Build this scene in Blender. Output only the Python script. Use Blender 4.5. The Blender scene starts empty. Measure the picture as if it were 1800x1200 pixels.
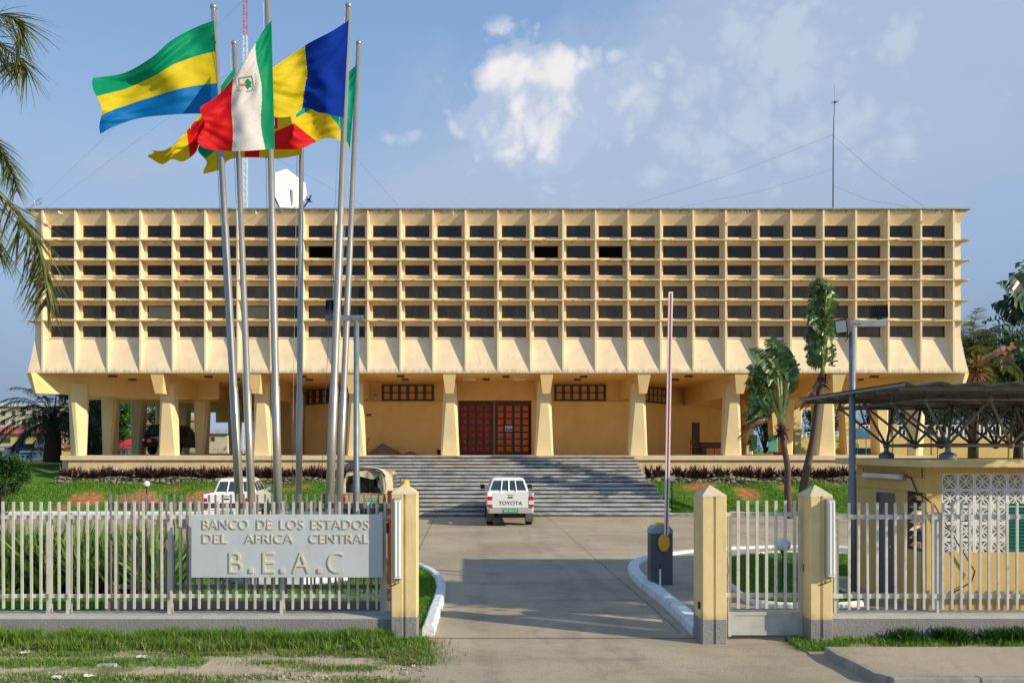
import bpy, math, random
import numpy as np
from mathutils import Vector
random.seed(7)
RG = np.random.default_rng(7)
R = math.radians
sc = bpy.context.scene
COL = sc.collection
# ------------------------------------------------------------------ camera
EYE, FX, VX, VY = 2.85, 1400.0, 825.0, 790.0
cam = bpy.data.cameras.new('camera'); cam_o = bpy.data.objects.new('camera', cam); COL.objects.link(cam_o)
cam.sensor_width = 36; cam.lens = 28; cam.shift_x = 75/1800; cam.shift_y = 190/1800
cam.clip_end = 3000; cam.clip_start = 0.1
cam_o.location = (0, 0, EYE); cam_o.rotation_euler = (R(90), 0, 0)
sc.camera = cam_o
sc.view_settings.view_transform = 'Standard'; sc.view_settings.look = 'None'
sc.view_settings.exposure = 0.24; sc.view_settings.gamma = 1
# ------------------------------------------------------------------ sun and sky
AZ, EL = R(64), R(26)          # azimuth measured from straight behind the camera towards the right
to_sun = Vector((math.sin(AZ)*math.cos(EL), -math.cos(AZ)*math.cos(EL), math.sin(EL)))
sun = bpy.data.lights.new('sun', 'SUN'); sun.energy = 4.3; sun.angle = R(0.5); sun.color = (1.0, 0.88, 0.68)
sun_o = bpy.data.objects.new('sun', sun); COL.objects.link(sun_o)
sun_o.rotation_euler = to_sun.to_track_quat('Z', 'Y').to_euler(); sun_o.location = (20, -20, 30)
W = bpy.data.worlds.new('World'); sc.world = W; W.use_nodes = True
NT = W.node_tree; NT.nodes.clear()

class NG:
    def __init__(s, nt): s.nt = nt
    def n(s, t, **k):
        o = s.nt.nodes.new(t)
        for a, b in k.items(): setattr(o, a, b)
        return o
    def put(s, sock, v):
        if hasattr(v, 'is_linked') or hasattr(v, 'links'): s.nt.links.new(v, sock)
        else: sock.default_value = v
    def m(s, op, a, b=0.0, c=None, clamp=False):
        o = s.n('ShaderNodeMath', operation=op, use_clamp=clamp)
        s.put(o.inputs[0], a); s.put(o.inputs[1], b)
        if c is not None: s.put(o.inputs[2], c)
        return o.outputs[0]
    def step(s, v, lo, hi, a=0.0, b=1.0):
        o = s.n('ShaderNodeMapRange', interpolation_type='SMOOTHSTEP')
        s.put(o.inputs[0], v); s.put(o.inputs[1], lo); s.put(o.inputs[2], hi); s.put(o.inputs[3], a); s.put(o.inputs[4], b)
        return o.outputs[0]
    def mix(s, f, a, b):
        o = s.n('ShaderNodeMix', data_type='RGBA')
        s.put(o.inputs[0], f)
        s.put(o.inputs[6], a if not isinstance(a, tuple) else (*a[:3], 1)); s.put(o.inputs[7], b if not isinstance(b, tuple) else (*b[:3], 1))
        return o.outputs[2]
    def noise(s, vec, scale, detail=4, rough=.55, dist=0.0):
        o = s.n('ShaderNodeTexNoise'); s.put(o.inputs['Scale'], scale); s.put(o.inputs['Detail'], detail)
        s.put(o.inputs['Roughness'], rough); s.put(o.inputs['Distortion'], dist)
        if vec is not None: s.nt.links.new(vec, o.inputs['Vector'])
        return o.outputs['Fac']
    def map(s, vec, sc_=(1, 1, 1), loc=(0, 0, 0), rot=(0, 0, 0)):
        o = s.n('ShaderNodeMapping'); s.nt.links.new(vec, o.inputs[0])
        o.inputs['Scale'].default_value = sc_; o.inputs['Location'].default_value = loc; o.inputs['Rotation'].default_value = rot
        return o.outputs[0]

g = NG(NT)
tc = g.n('ShaderNodeTexCoord'); DIR = tc.outputs['Generated']
sky = g.n('ShaderNodeTexSky'); sky.sky_type = 'NISHITA'; sky.sun_disc = False
sky.sun_elevation = EL; sky.sun_rotation = math.atan2(to_sun.x, to_sun.y)
sky.air_density = 1.1; sky.dust_density = 1.0; sky.ozone_density = 2.2
sx = g.n('ShaderNodeSeparateXYZ'); NT.links.new(DIR, sx.inputs[0])
az = g.m('ARCTAN2', sx.outputs[0], sx.outputs[1]); el = g.m('ARCSINE', sx.outputs[2])
def ae(px, py):
    x, z = (px-VX)/FX, (VY-py)/FX; L = math.sqrt(x*x+1+z*z); return math.atan2(x, 1), math.asin(z/L)
def blob(px, py, rx, ry, amp, rot=0.0):
    a0, e0 = ae(px, py)
    da = g.m('MULTIPLY', g.m('SUBTRACT', az, a0), FX/rx); de = g.m('MULTIPLY', g.m('SUBTRACT', el, e0), FX/ry)
    if rot:
        c, s_ = math.cos(rot), math.sin(rot)
        da, de = (g.m('ADD', g.m('MULTIPLY', da, c), g.m('MULTIPLY', de, s_*ry/rx)), g.m('ADD', g.m('MULTIPLY', da, -s_*rx/ry), g.m('MULTIPLY', de, c)))
    d2 = g.m('ADD', g.m('MULTIPLY', da, da), g.m('MULTIPLY', de, de))
    return g.m('MULTIPLY', g.m('EXPONENT', g.m('MULTIPLY', d2, -1.0)), amp)
def total(*l):
    r = l[0]
    for q in l[1:]: r = g.m('ADD', r, q)
    return r
nz_fine = g.noise(DIR, 15, 7, .62); nz_big = g.noise(g.map(DIR, (1, 1, 1.6)), 4.2, 6, .62, .6)
wn_ = g.n('ShaderNodeTexNoise'); wn_.inputs['Scale'].default_value = 9; wn_.inputs['Detail'].default_value = 6; NT.links.new(DIR, wn_.inputs['Vector'])
wv = g.n('ShaderNodeVectorMath', operation='MULTIPLY_ADD'); NT.links.new(wn_.outputs['Color'], wv.inputs[0]); wv.inputs[1].default_value = (.09, .09, .09); NT.links.new(DIR, wv.inputs[2])
def puffs(scale):
    v = g.n('ShaderNodeTexVoronoi', feature='F1'); v.inputs['Scale'].default_value = scale; NT.links.new(wv.outputs[0], v.inputs['Vector']); return v.outputs['Distance']
pf = g.m('ADD', g.m('MULTIPLY', puffs(24), -1.0), g.m('MULTIPLY', puffs(55), -.55))
tex = g.m('ADD', g.m('ADD', pf, .72), g.m('MULTIPLY', g.m('SUBTRACT', nz_fine, .5), 1.3))
mass = total(blob(915, 195, 110, 100, 1.5), blob(1000, 200, 90, 90, .6), blob(1110, 200, 110, 70, .45), blob(965, 135, 56, 44, .7), blob(878, 135, 44, 30, .55), blob(940, 260, 90, 70, .6), blob(1050, 190, 90, 40, .45), blob(1125, 120, 40, 30, .4), blob(690, 245, 70, 14, .75), blob(742, 233, 26, 13, .5), blob(850, 210, 50, 26, .4))
lowfade = g.step(el, ae(900, 330)[1], ae(900, 150)[1], .35, 1.0)
mass_m = g.m('MULTIPLY', g.step(mass, .15, .4), g.m('MULTIPLY', g.step(g.m('ADD', mass, g.m('MULTIPLY', tex, 1.2)), .38, g.m('MULTIPLY_ADD', lowfade, -.75, 1.55)), g.step(az, ae(1010, 200)[0], ae(1200, 200)[0], 1.0, .35)))
hi = total(blob(930, 180, 105, 90, .5), blob(1050, 185, 60, 34, .35), blob(975, 108, 38, 30, 1.15), blob(1000, 130, 26, 30, .5), blob(882, 124, 46, 28, .9), blob(850, 150, 26, 20, .4), blob(955, 240, 32, 44, 1.05), blob(905, 175, 50, 30, .3), blob(1134, 104, 14, 16, .6), blob(1158, 138, 12, 14, .5), blob(675, 246, 34, 10, .6), blob(745, 233, 18, 9, .6), blob(1000, 150, 30, 30, .3))
hi_m = g.m('MULTIPLY', g.step(g.m('ADD', hi, g.m('MULTIPLY', tex, 1.0)), .42, 1.55), mass_m)
veil = total(blob(1330, 130, 330, 190, .8), blob(1620, 90, 330, 220, .8), blob(1180, 150, 200, 140, .4), blob(900, 250, 200, 120, .5), blob(1000, 330, 500, 50, .45), blob(350, 320, 500, 70, .35), blob(1530, 240, 90, 90, .45), blob(1200, 290, 240, 60, .45))
veil_m = g.step(g.m('ADD', veil, g.m('MULTIPLY', g.m('SUBTRACT', nz_big, .5), 2.0)), .05, 1.0)
streaks = g.m('MULTIPLY', g.step(g.m('ADD', total(blob(1290, 60, 120, 60, .35), blob(1400, 120, 60, 200, .3), blob(1330, 170, 170, 150, .6), blob(1560, 200, 60, 90, .55), blob(1230, 240, 120, 60, .3), blob(1050, 330, 160, 40, .3), blob(960, 290, 70, 60, .5), blob(880, 260, 60, 60, .5), blob(1040, 190, 90, 50, .5), blob(1600, 60, 140, 60, .3)), g.m('MULTIPLY', tex, .8)), .35, .9), .8)
storm = g.m('MULTIPLY', g.step(el, R(21), R(-2)), g.step(nz_big, .1, .7, .75, 1.0))
side = g.m('MINIMUM', g.m('ABSOLUTE', az), 1.0)
grad = g.mix(g.step(el, R(9), R(33)), (2.3, 3.15, 4.5), (1.35, 2.35, 3.95))
skyc = g.mix(.82, sky.outputs[0], grad)
c1 = g.mix(g.m('MULTIPLY', veil_m, .92), skyc, (2.45, 3.05, 4.05))
c2 = g.mix(g.m('MULTIPLY', streaks, .75), c1, (3.35, 3.85, 4.6))
c3 = g.mix(g.m('MULTIPLY', mass_m, .9), c2, g.mix(g.step(tex, -.1, .75), (2.65, 3.25, 4.35), (4.3, 4.5, 4.9)))
c3 = g.mix(g.m('MULTIPLY', hi_m, .9), c3, (5.3, 5.15, 5.1))
c4 = g.mix(g.m('MULTIPLY', storm, g.step(side, .12, .62, .12, .9)), c3, (1.1, 1.55, 2.35))
bg = g.n('ShaderNodeBackground'); NT.links.new(c4, bg.inputs[0]); bg.inputs[1].default_value = 0.145
wo = g.n('ShaderNodeOutputWorld'); NT.links.new(bg.outputs[0], wo.inputs[0])

# ------------------------------------------------------------------ helpers
def X(px, Y): return (px-VX)/FX*Y
def Z(py, Y): return EYE+(VY-py)/FX*Y
def P(px, py, Y): return Vector((X(px, Y), Y, Z(py, Y)))
def GY(py, z=0.0): return (EYE-z)*FX/(py-VY)      # depth of a ground point seen in row py

class MB:
    def __init__(s): s.v = []; s.f = []; s.mi = []; s.cur = 0
    def add(s, vs, fs):
        b = len(s.v); s.v += [tuple(q) for q in vs]
        for f in fs: s.f.append(tuple(b+i for i in f)); s.mi.append(s.cur)
        return s
    def box(s, x0, x1, y0, y1, z0, z1):
        return s.add([(x0,y0,z0),(x1,y0,z0),(x1,y1,z0),(x0,y1,z0),(x0,y0,z1),(x1,y0,z1),(x1,y1,z1),(x0,y1,z1)],
                     [(0,3,2,1),(4,5,6,7),(0,1,5,4),(1,2,6,5),(2,3,7,6),(3,0,4,7)])
    def cbox(s, c, d): return s.box(c[0]-d[0]/2, c[0]+d[0]/2, c[1]-d[1]/2, c[1]+d[1]/2, c[2]-d[2]/2, c[2]+d[2]/2)
    def loft(s, rings, closed=True, cap=True):
        n = len(rings[0]); vs = [p for r in rings for p in r]; fs = []
        for i in range(len(rings)-1):
            for j in range(n if closed else n-1):
                a, b = i*n+j, i*n+(j+1) % n; fs.append((a, b, b+n, a+n))
        if cap: fs += [tuple(range(n))[::-1], tuple((len(rings)-1)*n+j for j in range(n))]
        return s.add(vs, fs)
    def extr_x(s, poly, x0, x1):           # poly of (y, z)
        return s.loft([[(x0, y, z) for y, z in poly], [(x1, y, z) for y, z in poly]])
    def extr_y(s, poly, y0, y1):           # poly of (x, z)
        return s.loft([[(x, y0, z) for x, z in poly], [(x, y1, z) for x, z in poly]])
    def extr_z(s, poly, z0, z1):
        return s.loft([[(x, y, z0) for x, y in poly], [(x, y, z1) for x, y in poly]])
    def tube(s, pts, r, n=8, cap=True):
        pts = [Vector(p) for p in pts]; rings = []
        rr = r if isinstance(r, (list, tuple)) else [r]*len(pts)
        t0 = (pts[1]-pts[0]).normalized(); up = Vector((0, 0, 1)) if abs(t0.z) < .9 else Vector((1, 0, 0))
        u = t0.cross(up).normalized()
        for i, p in enumerate(pts):
            t = (pts[min(i+1, len(pts)-1)]-pts[max(i-1, 0)]).normalized()
            u = (u-t*u.dot(t)).normalized(); w = t.cross(u)
            rings.append([p+(u*math.cos(2*math.pi*k/n)+w*math.sin(2*math.pi*k/n))*rr[i] for k in range(n)])
        return s.loft(rings, True, cap)
    def lathe(s, c, prof, n=16, axis='z'):
        rings = []
        for r, h in prof:
            ring = []
            for k in range(n):
                a = 2*math.pi*k/n
                if axis == 'z': ring.append((c[0]+r*math.cos(a), c[1]+r*math.sin(a), c[2]+h))
                elif axis == 'x': ring.append((c[0]+h, c[1]+r*math.cos(a), c[2]+r*math.sin(a)))
                else: ring.append((c[0]+r*math.cos(a), c[1]+h, c[2]-r*math.sin(a)))
            rings.append(ring)
        return s.loft(rings)
    def ball(s, c, r, n=16, m=9):
        pr = [(max(1e-3, r*math.sin(math.pi*i/m)), -r*math.cos(math.pi*i/m)) for i in range(m+1)]
        return s.lathe(c, pr, n)
    def build(s, name, mat, parent=None, smooth=False, world=True, bevel=0.0, auto=False):
        me = bpy.data.meshes.new(name); me.from_pydata(s.v, [], s.f)
        mats = mat if isinstance(mat, (list, tuple)) else [mat]
        for q in mats: me.materials.append(q)
        if len(mats) > 1: me.polygons.foreach_set('material_index', s.mi)
        if smooth: me.polygons.foreach_set('use_smooth', [True]*len(me.polygons))
        me.update()
        return link(me, name, parent, world, bevel)
def link(me, name, parent=None, world=True, bevel=0.0):
    o = bpy.data.objects.new(name, me); COL.objects.link(o)
    if parent:
        o.parent = parent
        if world:
            p, L = parent, Vector((0, 0, 0))
            while p: L += p.location; p = p.parent
            o.location = -L
    if bevel:
        m = o.modifiers.new('bevel', 'BEVEL'); m.width = bevel; m.segments = 2; m.limit_method = 'ANGLE'; m.angle_limit = R(35)
    return o
def npmesh(name, V, F, mat, parent=None, world=True, smooth=False):
    V = np.asarray(V, dtype=np.float32).reshape(-1, 3); F = np.asarray(F, dtype=np.int32); k = F.shape[1]
    me = bpy.data.meshes.new(name); me.vertices.add(len(V)); me.vertices.foreach_set('co', V.ravel())
    me.loops.add(F.size); me.loops.foreach_set('vertex_index', F.ravel())
    me.polygons.add(len(F)); me.polygons.foreach_set('loop_start', np.arange(0, F.size, k, dtype=np.int32))
    me.polygons.foreach_set('loop_total', np.full(len(F), k, dtype=np.int32))
    if smooth: me.polygons.foreach_set('use_smooth', np.ones(len(F), dtype=bool))
    me.materials.append(mat); me.update(calc_edges=True); me.validate()
    return link(me, name, parent, world)
def tag(o, label=None, cat=None, group=None, kind=None):
    if label: o['label'] = label
    if cat: o['category'] = cat
    if group: o['group'] = group
    if kind: o['kind'] = kind
    return o
def thing(name, loc, label, cat, group=None, rz=0.0):
    o = bpy.data.objects.new(name, None); COL.objects.link(o); o.location = loc; o.rotation_euler = (0, 0, rz)
    o.empty_display_size = .2
    return tag(o, label, cat, group)
def copy_tree(o, parent=None, loc=None, rz=None, label=None, scale=None):
    c = o.copy(); COL.objects.link(c)
    if parent is not None: c.parent = parent
    if loc is not None: c.location = loc
    if rz is not None: c.rotation_euler = (0, 0, rz)
    if scale is not None: c.scale = scale
    if label: c['label'] = label
    for ch in [q for q in list(COL.objects) if q.parent == o]: copy_tree(ch, c)
    return c
def jit(a): return random.uniform(-a, a)

# ------------------------------------------------------------------ materials
def material(name, col, rough=.7, metal=0.0, var=.0, vscale=3.0, col2=None, c2s=(.45, .7), c2scale=1.5, bump=0.0, bscale=40, streak=None, st_amt=.5,
             island=0.0, transl=0.0, spec=.5, stretch=(1, 1, 1), coat=0.0, emit=None, grime=None, grime_amt=.5, gscale=.6, band=None):
    m = bpy.data.materials.new(name); m.use_nodes = True; nt = m.node_tree; q = NG(nt)
    b = nt.nodes['Principled BSDF']; b.inputs['Roughness'].default_value = rough; b.inputs['Metallic'].default_value = metal
    b.inputs['Specular IOR Level'].default_value = spec; b.inputs['Coat Weight'].default_value = coat
    geo = q.n('ShaderNodeNewGeometry'); pos = geo.outputs['Position']
    c = (*col, 1)
    vec = q.map(pos, stretch) if stretch != (1, 1, 1) else pos
    out = None
    if col2 is not None:
        out = q.mix(q.step(q.noise(vec, c2scale, 6, .62), c2s[0], c2s[1]), col, col2)
    if var:
        src = out if out is not None else c
        hs = q.n('ShaderNodeHueSaturation'); q.put(hs.inputs['Color'], src)
        q.put(hs.inputs['Value'], q.step(q.noise(vec, vscale, 8, .65), .25, .75, 1-var, 1+var)); out = hs.outputs[0]
    if island:
        src = out if out is not None else c
        hs = q.n('ShaderNodeHueSaturation'); q.put(hs.inputs['Color'], src)
        q.put(hs.inputs['Value'], q.m('MULTIPLY_ADD', geo.outputs['Random Per Island'], 2*island, 1-island))
        q.put(hs.inputs['Hue'], q.m('MULTIPLY_ADD', geo.outputs['Random Per Island'], -.035, .515)); out = hs.outputs[0]
    if streak is not None:      # vertical weathering runs
        src = out if out is not None else c
        sn = q.noise(q.map(pos, (2.2, 2.2, .16)), 3.0, 6, .7); pn = q.noise(pos, .55, 5, .6)
        f = q.m('MULTIPLY', q.step(sn, .5, .82), q.step(pn, .42, .68)); out = q.mix(q.m('MULTIPLY', f, st_amt), src, streak)
    if grime is not None:
        src = out if out is not None else c
        out = q.mix(q.m('MULTIPLY', q.step(q.noise(pos, gscale, 9, .7, .4), .5, .72), grime_amt), src, grime)
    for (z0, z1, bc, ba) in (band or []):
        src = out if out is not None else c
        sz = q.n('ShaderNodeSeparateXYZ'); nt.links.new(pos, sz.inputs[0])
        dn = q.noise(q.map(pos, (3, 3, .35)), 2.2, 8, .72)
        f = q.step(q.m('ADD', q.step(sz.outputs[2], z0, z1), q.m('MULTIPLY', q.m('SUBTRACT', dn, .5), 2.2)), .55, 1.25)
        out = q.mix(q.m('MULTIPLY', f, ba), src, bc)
    if out is not None: nt.links.new(out, b.inputs['Base Color'])
    else: b.inputs['Base Color'].default_value = c
    if bump:
        bn = q.n('ShaderNodeBump'); bn.inputs['Strength'].default_value = bump; bn.inputs['Distance'].default_value = .02
        nt.links.new(q.noise(vec, bscale, 5, .6), bn.inputs['Height']); nt.links.new(bn.outputs[0], b.inputs['Normal'])
    if transl:
        t = q.n('ShaderNodeBsdfTranslucent'); mx = q.n('ShaderNodeMixShader'); mx.inputs[0].default_value = transl
        if out is not None: nt.links.new(out, t.inputs[0])
        else: t.inputs[0].default_value = c
        nt.links.new(b.outputs[0], mx.inputs[1]); nt.links.new(t.outputs[0], mx.inputs[2])
        nt.links.new(mx.outputs[0], nt.nodes['Material Output'].inputs[0])
    if emit: b.inputs['Emission Color'].default_value = (*emit[0], 1); b.inputs['Emission Strength'].default_value = emit[1]
    return m
def glass_material(name, tint, refl=1.0, dust=None, warm=(1, 1, 1)):
    m = bpy.data.materials.new(name); m.use_nodes = True; nt = m.node_tree; q = NG(nt); nt.nodes.remove(nt.nodes['Principled BSDF'])
    t = q.n('ShaderNodeBsdfTransparent'); t.inputs[0].default_value = (*tint, 1)
    gl = q.n('ShaderNodeBsdfGlossy'); gl.inputs['Roughness'].default_value = .03; gl.inputs[0].default_value = (.8*refl*warm[0], .82*refl*warm[1], .85*refl*warm[2], 1)
    fr = q.n('ShaderNodeFresnel'); fr.inputs[0].default_value = 1.55; mx = q.n('ShaderNodeMixShader')
    bn = q.n('ShaderNodeBump'); bn.inputs['Strength'].default_value = .12; bn.inputs['Distance'].default_value = .02
    geo = q.n('ShaderNodeNewGeometry'); nt.links.new(q.noise(geo.outputs['Position'], 1.6, 2, .5), bn.inputs['Height']); nt.links.new(bn.outputs[0], gl.inputs['Normal'])
    nt.links.new(q.m('ADD', fr.outputs[0], .035, clamp=True), mx.inputs[0]); nt.links.new(t.outputs[0], mx.inputs[1]); nt.links.new(gl.outputs[0], mx.inputs[2])
    res = mx.outputs[0]
    if dust:
        df = q.n('ShaderNodeBsdfDiffuse'); m2 = q.n('ShaderNodeMixShader')
        cell = q.noise(q.map(geo.outputs['Position'], (.61, .3, 1.0)), 1.0, 1, .5)
        nt.links.new(q.mix(q.step(cell, .35, .65), tuple(.75*k for k in dust[0]), tuple(1.3*k for k in dust[0])), df.inputs[0])
        nt.links.new(q.m('MULTIPLY', q.step(q.noise(geo.outputs['Position'], 1.7, 6, .7), .25, .75, .5, 1.4), dust[1]), m2.inputs[0])
        nt.links.new(res, m2.inputs[1]); nt.links.new(df.outputs[0], m2.inputs[2]); res = m2.outputs[0]
    nt.links.new(res, nt.nodes['Material Output'].inputs[0]); return m

M = {}
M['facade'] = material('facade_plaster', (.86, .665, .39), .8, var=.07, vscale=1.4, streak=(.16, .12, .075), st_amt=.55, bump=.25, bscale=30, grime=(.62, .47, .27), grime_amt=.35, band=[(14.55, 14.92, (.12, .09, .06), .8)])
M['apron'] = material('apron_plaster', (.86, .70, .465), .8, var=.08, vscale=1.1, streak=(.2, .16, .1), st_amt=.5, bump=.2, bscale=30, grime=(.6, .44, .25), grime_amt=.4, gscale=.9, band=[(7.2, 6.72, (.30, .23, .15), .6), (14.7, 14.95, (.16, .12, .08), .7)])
M['ledge'] = material('ledge_concrete', (.72, .57, .32), .85, var=.15, vscale=2.2, col2=(.24, .19, .11), c2s=(.5, .68), c2scale=3.2, bump=.3, bscale=40)
M['soffit'] = material('soffit_paint', (.90, .55, .18), .8, var=.07, vscale=1.0, bump=.15, bscale=25, grime=(.5, .28, .1), grime_amt=.3)
M['hall'] = material('hall_render', (.92, .60, .22), .85, var=.06, vscale=.9, bump=.4, bscale=60, grime=(.66, .42, .16), grime_amt=.3)
M['column'] = material('column_render', (.82, .65, .36), .85, var=.06, vscale=1.3, bump=.4, bscale=50, grime=(.6, .41, .2), grime_amt=.25)
M['terrace'] = material('terrace_render', (.72, .55, .30), .85, var=.1, vscale=1.4, streak=(.2, .15, .1), st_amt=.7, bump=.6, bscale=60)
M['frame'] = material('bronze_frame', (.15, .085, .04), .45, metal=.3)
M['doorbz'] = material('door_bronze', (.1, .06, .035), .4, metal=.4, var=.2, vscale=8)
M['glass'] = glass_material('tinted_window_glass', (.93, .88, .80), .5, ((.12, .09, .07), .08), (1.15, .95, .78))
M['carglass'] = glass_material('vehicle_glass', (.16, .24, .22))
M['glass_dark'] = glass_material('dark_window_glass', (.7, .66, .64), .6, ((.10, .09, .09), .12), (1.0, .97, .95))
M['curtain'] = material('curtain', (.42, .34, .26), .9, var=.45, vscale=1.3, stretch=(1, 1, .2))
M['curtain_light'] = material('curtain_light', (.95, .92, .74), .9)
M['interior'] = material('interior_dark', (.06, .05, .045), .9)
M['roofedge'] = material('roof_flashing', (.33, .32, .30), .6, var=.3, vscale=4)
M['steel'] = material('pole_stainless', (.42, .39, .34), .36, metal=.6, var=.12, vscale=2, stretch=(6, 6, 1))
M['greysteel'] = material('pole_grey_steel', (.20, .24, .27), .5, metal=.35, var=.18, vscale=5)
M['fence'] = material('fence_silver_paint', (.60, .585, .53), .45, metal=.15, var=.12, vscale=4, col2=(.30, .22, .14), c2s=(.56, .78), c2scale=7)
M['gate'] = material('weathered_gate_paint', (.25, .215, .19), .6, metal=.1, var=.15, vscale=5, col2=(.16, .10, .07), c2s=(.6, .8), c2scale=6)
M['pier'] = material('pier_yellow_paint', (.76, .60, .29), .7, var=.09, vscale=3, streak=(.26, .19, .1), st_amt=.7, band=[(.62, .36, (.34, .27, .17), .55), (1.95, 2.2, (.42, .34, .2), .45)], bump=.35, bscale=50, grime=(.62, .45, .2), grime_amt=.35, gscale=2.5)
M['piercap'] = material('pier_cap_paint', (.66, .56, .36), .75, var=.12, vscale=6, bump=.4, bscale=50)
M['wallgrey'] = material('grey_render', (.26, .25, .245), .85, var=.1, vscale=2.5, bump=.7, bscale=30, grime=(.2, .19, .17), grime_amt=.5, gscale=1.4)
M['walltop'] = material('wall_coping', (.42, .40, .37), .85, var=.12, vscale=3, bump=.5, bscale=40)
M['signboard'] = material('sign_board', (.50, .545, .57), .5, var=.06, vscale=2, streak=(.33, .36, .37), st_amt=1.0, band=[(1.6, 1.9, (.62, .65, .66), .5)])
M['letters'] = material('sign_letters', (.62, .55, .40), .6, var=.08, vscale=20)
M['white'] = material('white_paint', (.82, .82, .78), .6, var=.06, vscale=3)
M['kerbwhite'] = material('kerb_whitewash', (.72, .74, .74), .8, var=.12, vscale=6, col2=(.38, .37, .34), c2s=(.56, .74), c2scale=5, bump=.7, bscale=25)
M['kerbgrey'] = material('kerb_stained', (.3, .28, .25), .9, var=.2, vscale=4, bump=.7, bscale=25)
M['black'] = material('black_plastic', (.012, .012, .014), .45)
M['rubber'] = material('tyre_rubber', (.02, .02, .02), .85)
M['amber'] = material('amber_plastic', (.85, .42, .02), .35)
M['yellow'] = material('yellow_plastic', (.80, .50, .02), .4)
M['slate'] = material('barrier_cabinet', (.085, .09, .115), .5, var=.1, vscale=6)
M['slate_top'] = material('barrier_cabinet_top', (.27, .35, .45), .4)
M['redstripe'] = material('boom_red', (.45, .03, .03), .5)
M['diffuser'] = material('lamp_diffuser', (.66, .70, .66), .25, coat=.3, var=.05, vscale=30)
M['tubewhite'] = material('lamp_tube', (.9, .9, .88), .4)
M['globe'] = material('globe_glass', (.80, .76, .68), .3, var=.08, vscale=6)
M['carwhite'] = material('white_car_paint', (.80, .80, .78), .25, coat=.6)
M['carbeige'] = material('beige_truck_paint', (.46, .36, .20), .5, var=.12, vscale=4)
M['carblack'] = material('black_car_paint', (.012, .010, .010), .2, coat=.8)
M['canvas'] = material('pale_canvas', (.56, .50, .36), .85, var=.15, vscale=5, bump=.9, bscale=9)
M['lightred'] = material('red_lens', (.45, .008, .02), .2, coat=.5)
M['lightclear'] = material('clear_lens', (.75, .7, .68), .2, coat=.5)
M['chrome'] = material('chrome', (.7, .7, .7), .15, metal=1)
M['bumper'] = material('silver_bumper', (.52, .50, .47), .4, metal=.3)
M['plategreen'] = material('plate_green', (.01, .30, .20), .5)
M['platemark'] = material('plate_marks', (.55, .6, .2), .5)
M['platered'] = material('plate_red', (.55, .02, .04), .5)
M['textblack'] = material('black_lettering', (.02, .02, .022), .4)
M['orangestud'] = material('orange_studs', (.80, .20, .03), .22, coat=.4, island=.12)
M['orangeshaded'] = material('orange_studs_shaded', (.48, .07, .015), .2, coat=.6, island=.15)  # same studs, with the unlit left leaf's shade put into the colour
M['bark'] = material('palm_bark', (.11, .075, .05), .9, var=.35, vscale=9, bump=1, bscale=14, stretch=(1, 1, 5))
M['barkdark'] = material('dark_bark', (.05, .035, .025), .9, var=.35, vscale=9, bump=1, bscale=14)
def leafm(n, c, tr=.3, isl=.45, c2=None, sc2=.9, rough=.5): return material(n, c, rough, island=isl, transl=tr, col2=c2, c2scale=sc2, c2s=(.42, .62))
M['coconut'] = leafm('coconut_leaflets', (.12, .17, .03), .45, .4, (.22, .21, .05))
M['oilpalm'] = leafm('dark_palm_leaflets', (.028, .06, .03), .2, .45)
M['broad'] = leafm('broad_leaf', (.075, .17, .045), .35, .4, (.16, .25, .07), 2.2, .35)
M['banana'] = leafm('banana_leaf', (.025, .075, .035), .2, .35, (.045, .11, .05), 2.2, .35)
M['broad2'] = leafm('broad_leaf_dark', (.04, .11, .04), .3, .4, (.08, .16, .05), 2.2, .35)
M['stalk'] = material('pale_stalk', (.33, .38, .12), .5, var=.25, vscale=5)
M['deadleaf'] = leafm('dead_leaf', (.32, .16, .085), .2, .4)
M['gold'] = leafm('golden_leaf', (.32, .21, .06), .2, .5)
M['tree'] = leafm('tree_leaves', (.022, .055, .016), .25, .5, (.04, .085, .02))
M['treebright'] = leafm('bright_tree_leaves', (.07, .21, .02), .3, .4)
M['treemid'] = leafm('mid_tree_leaves', (.06, .09, .025), .3, .5, (.12, .12, .04))
M['bush'] = leafm('bush_leaves', (.03, .10, .012), .25, .5)
M['sword'] = leafm('sword_leaves', (.13, .30, .04), .45, .5, (.30, .40, .08), 3)
M['purple'] = leafm('purple_leaves', (.06, .022, .022), .15, .55, (.085, .045, .03), 2)
M['grassblade'] = leafm('grass_blades', (.10, .26, .015), .35, .45, (.15, .28, .03), 1.5)
M['grassdry'] = leafm('dry_grass_blades', (.19, .26, .05), .3, .5, (.12, .24, .03), 1.5)
M['flower'] = leafm('red_blossom', (.45, .1, .05), .2, .4)

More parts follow.
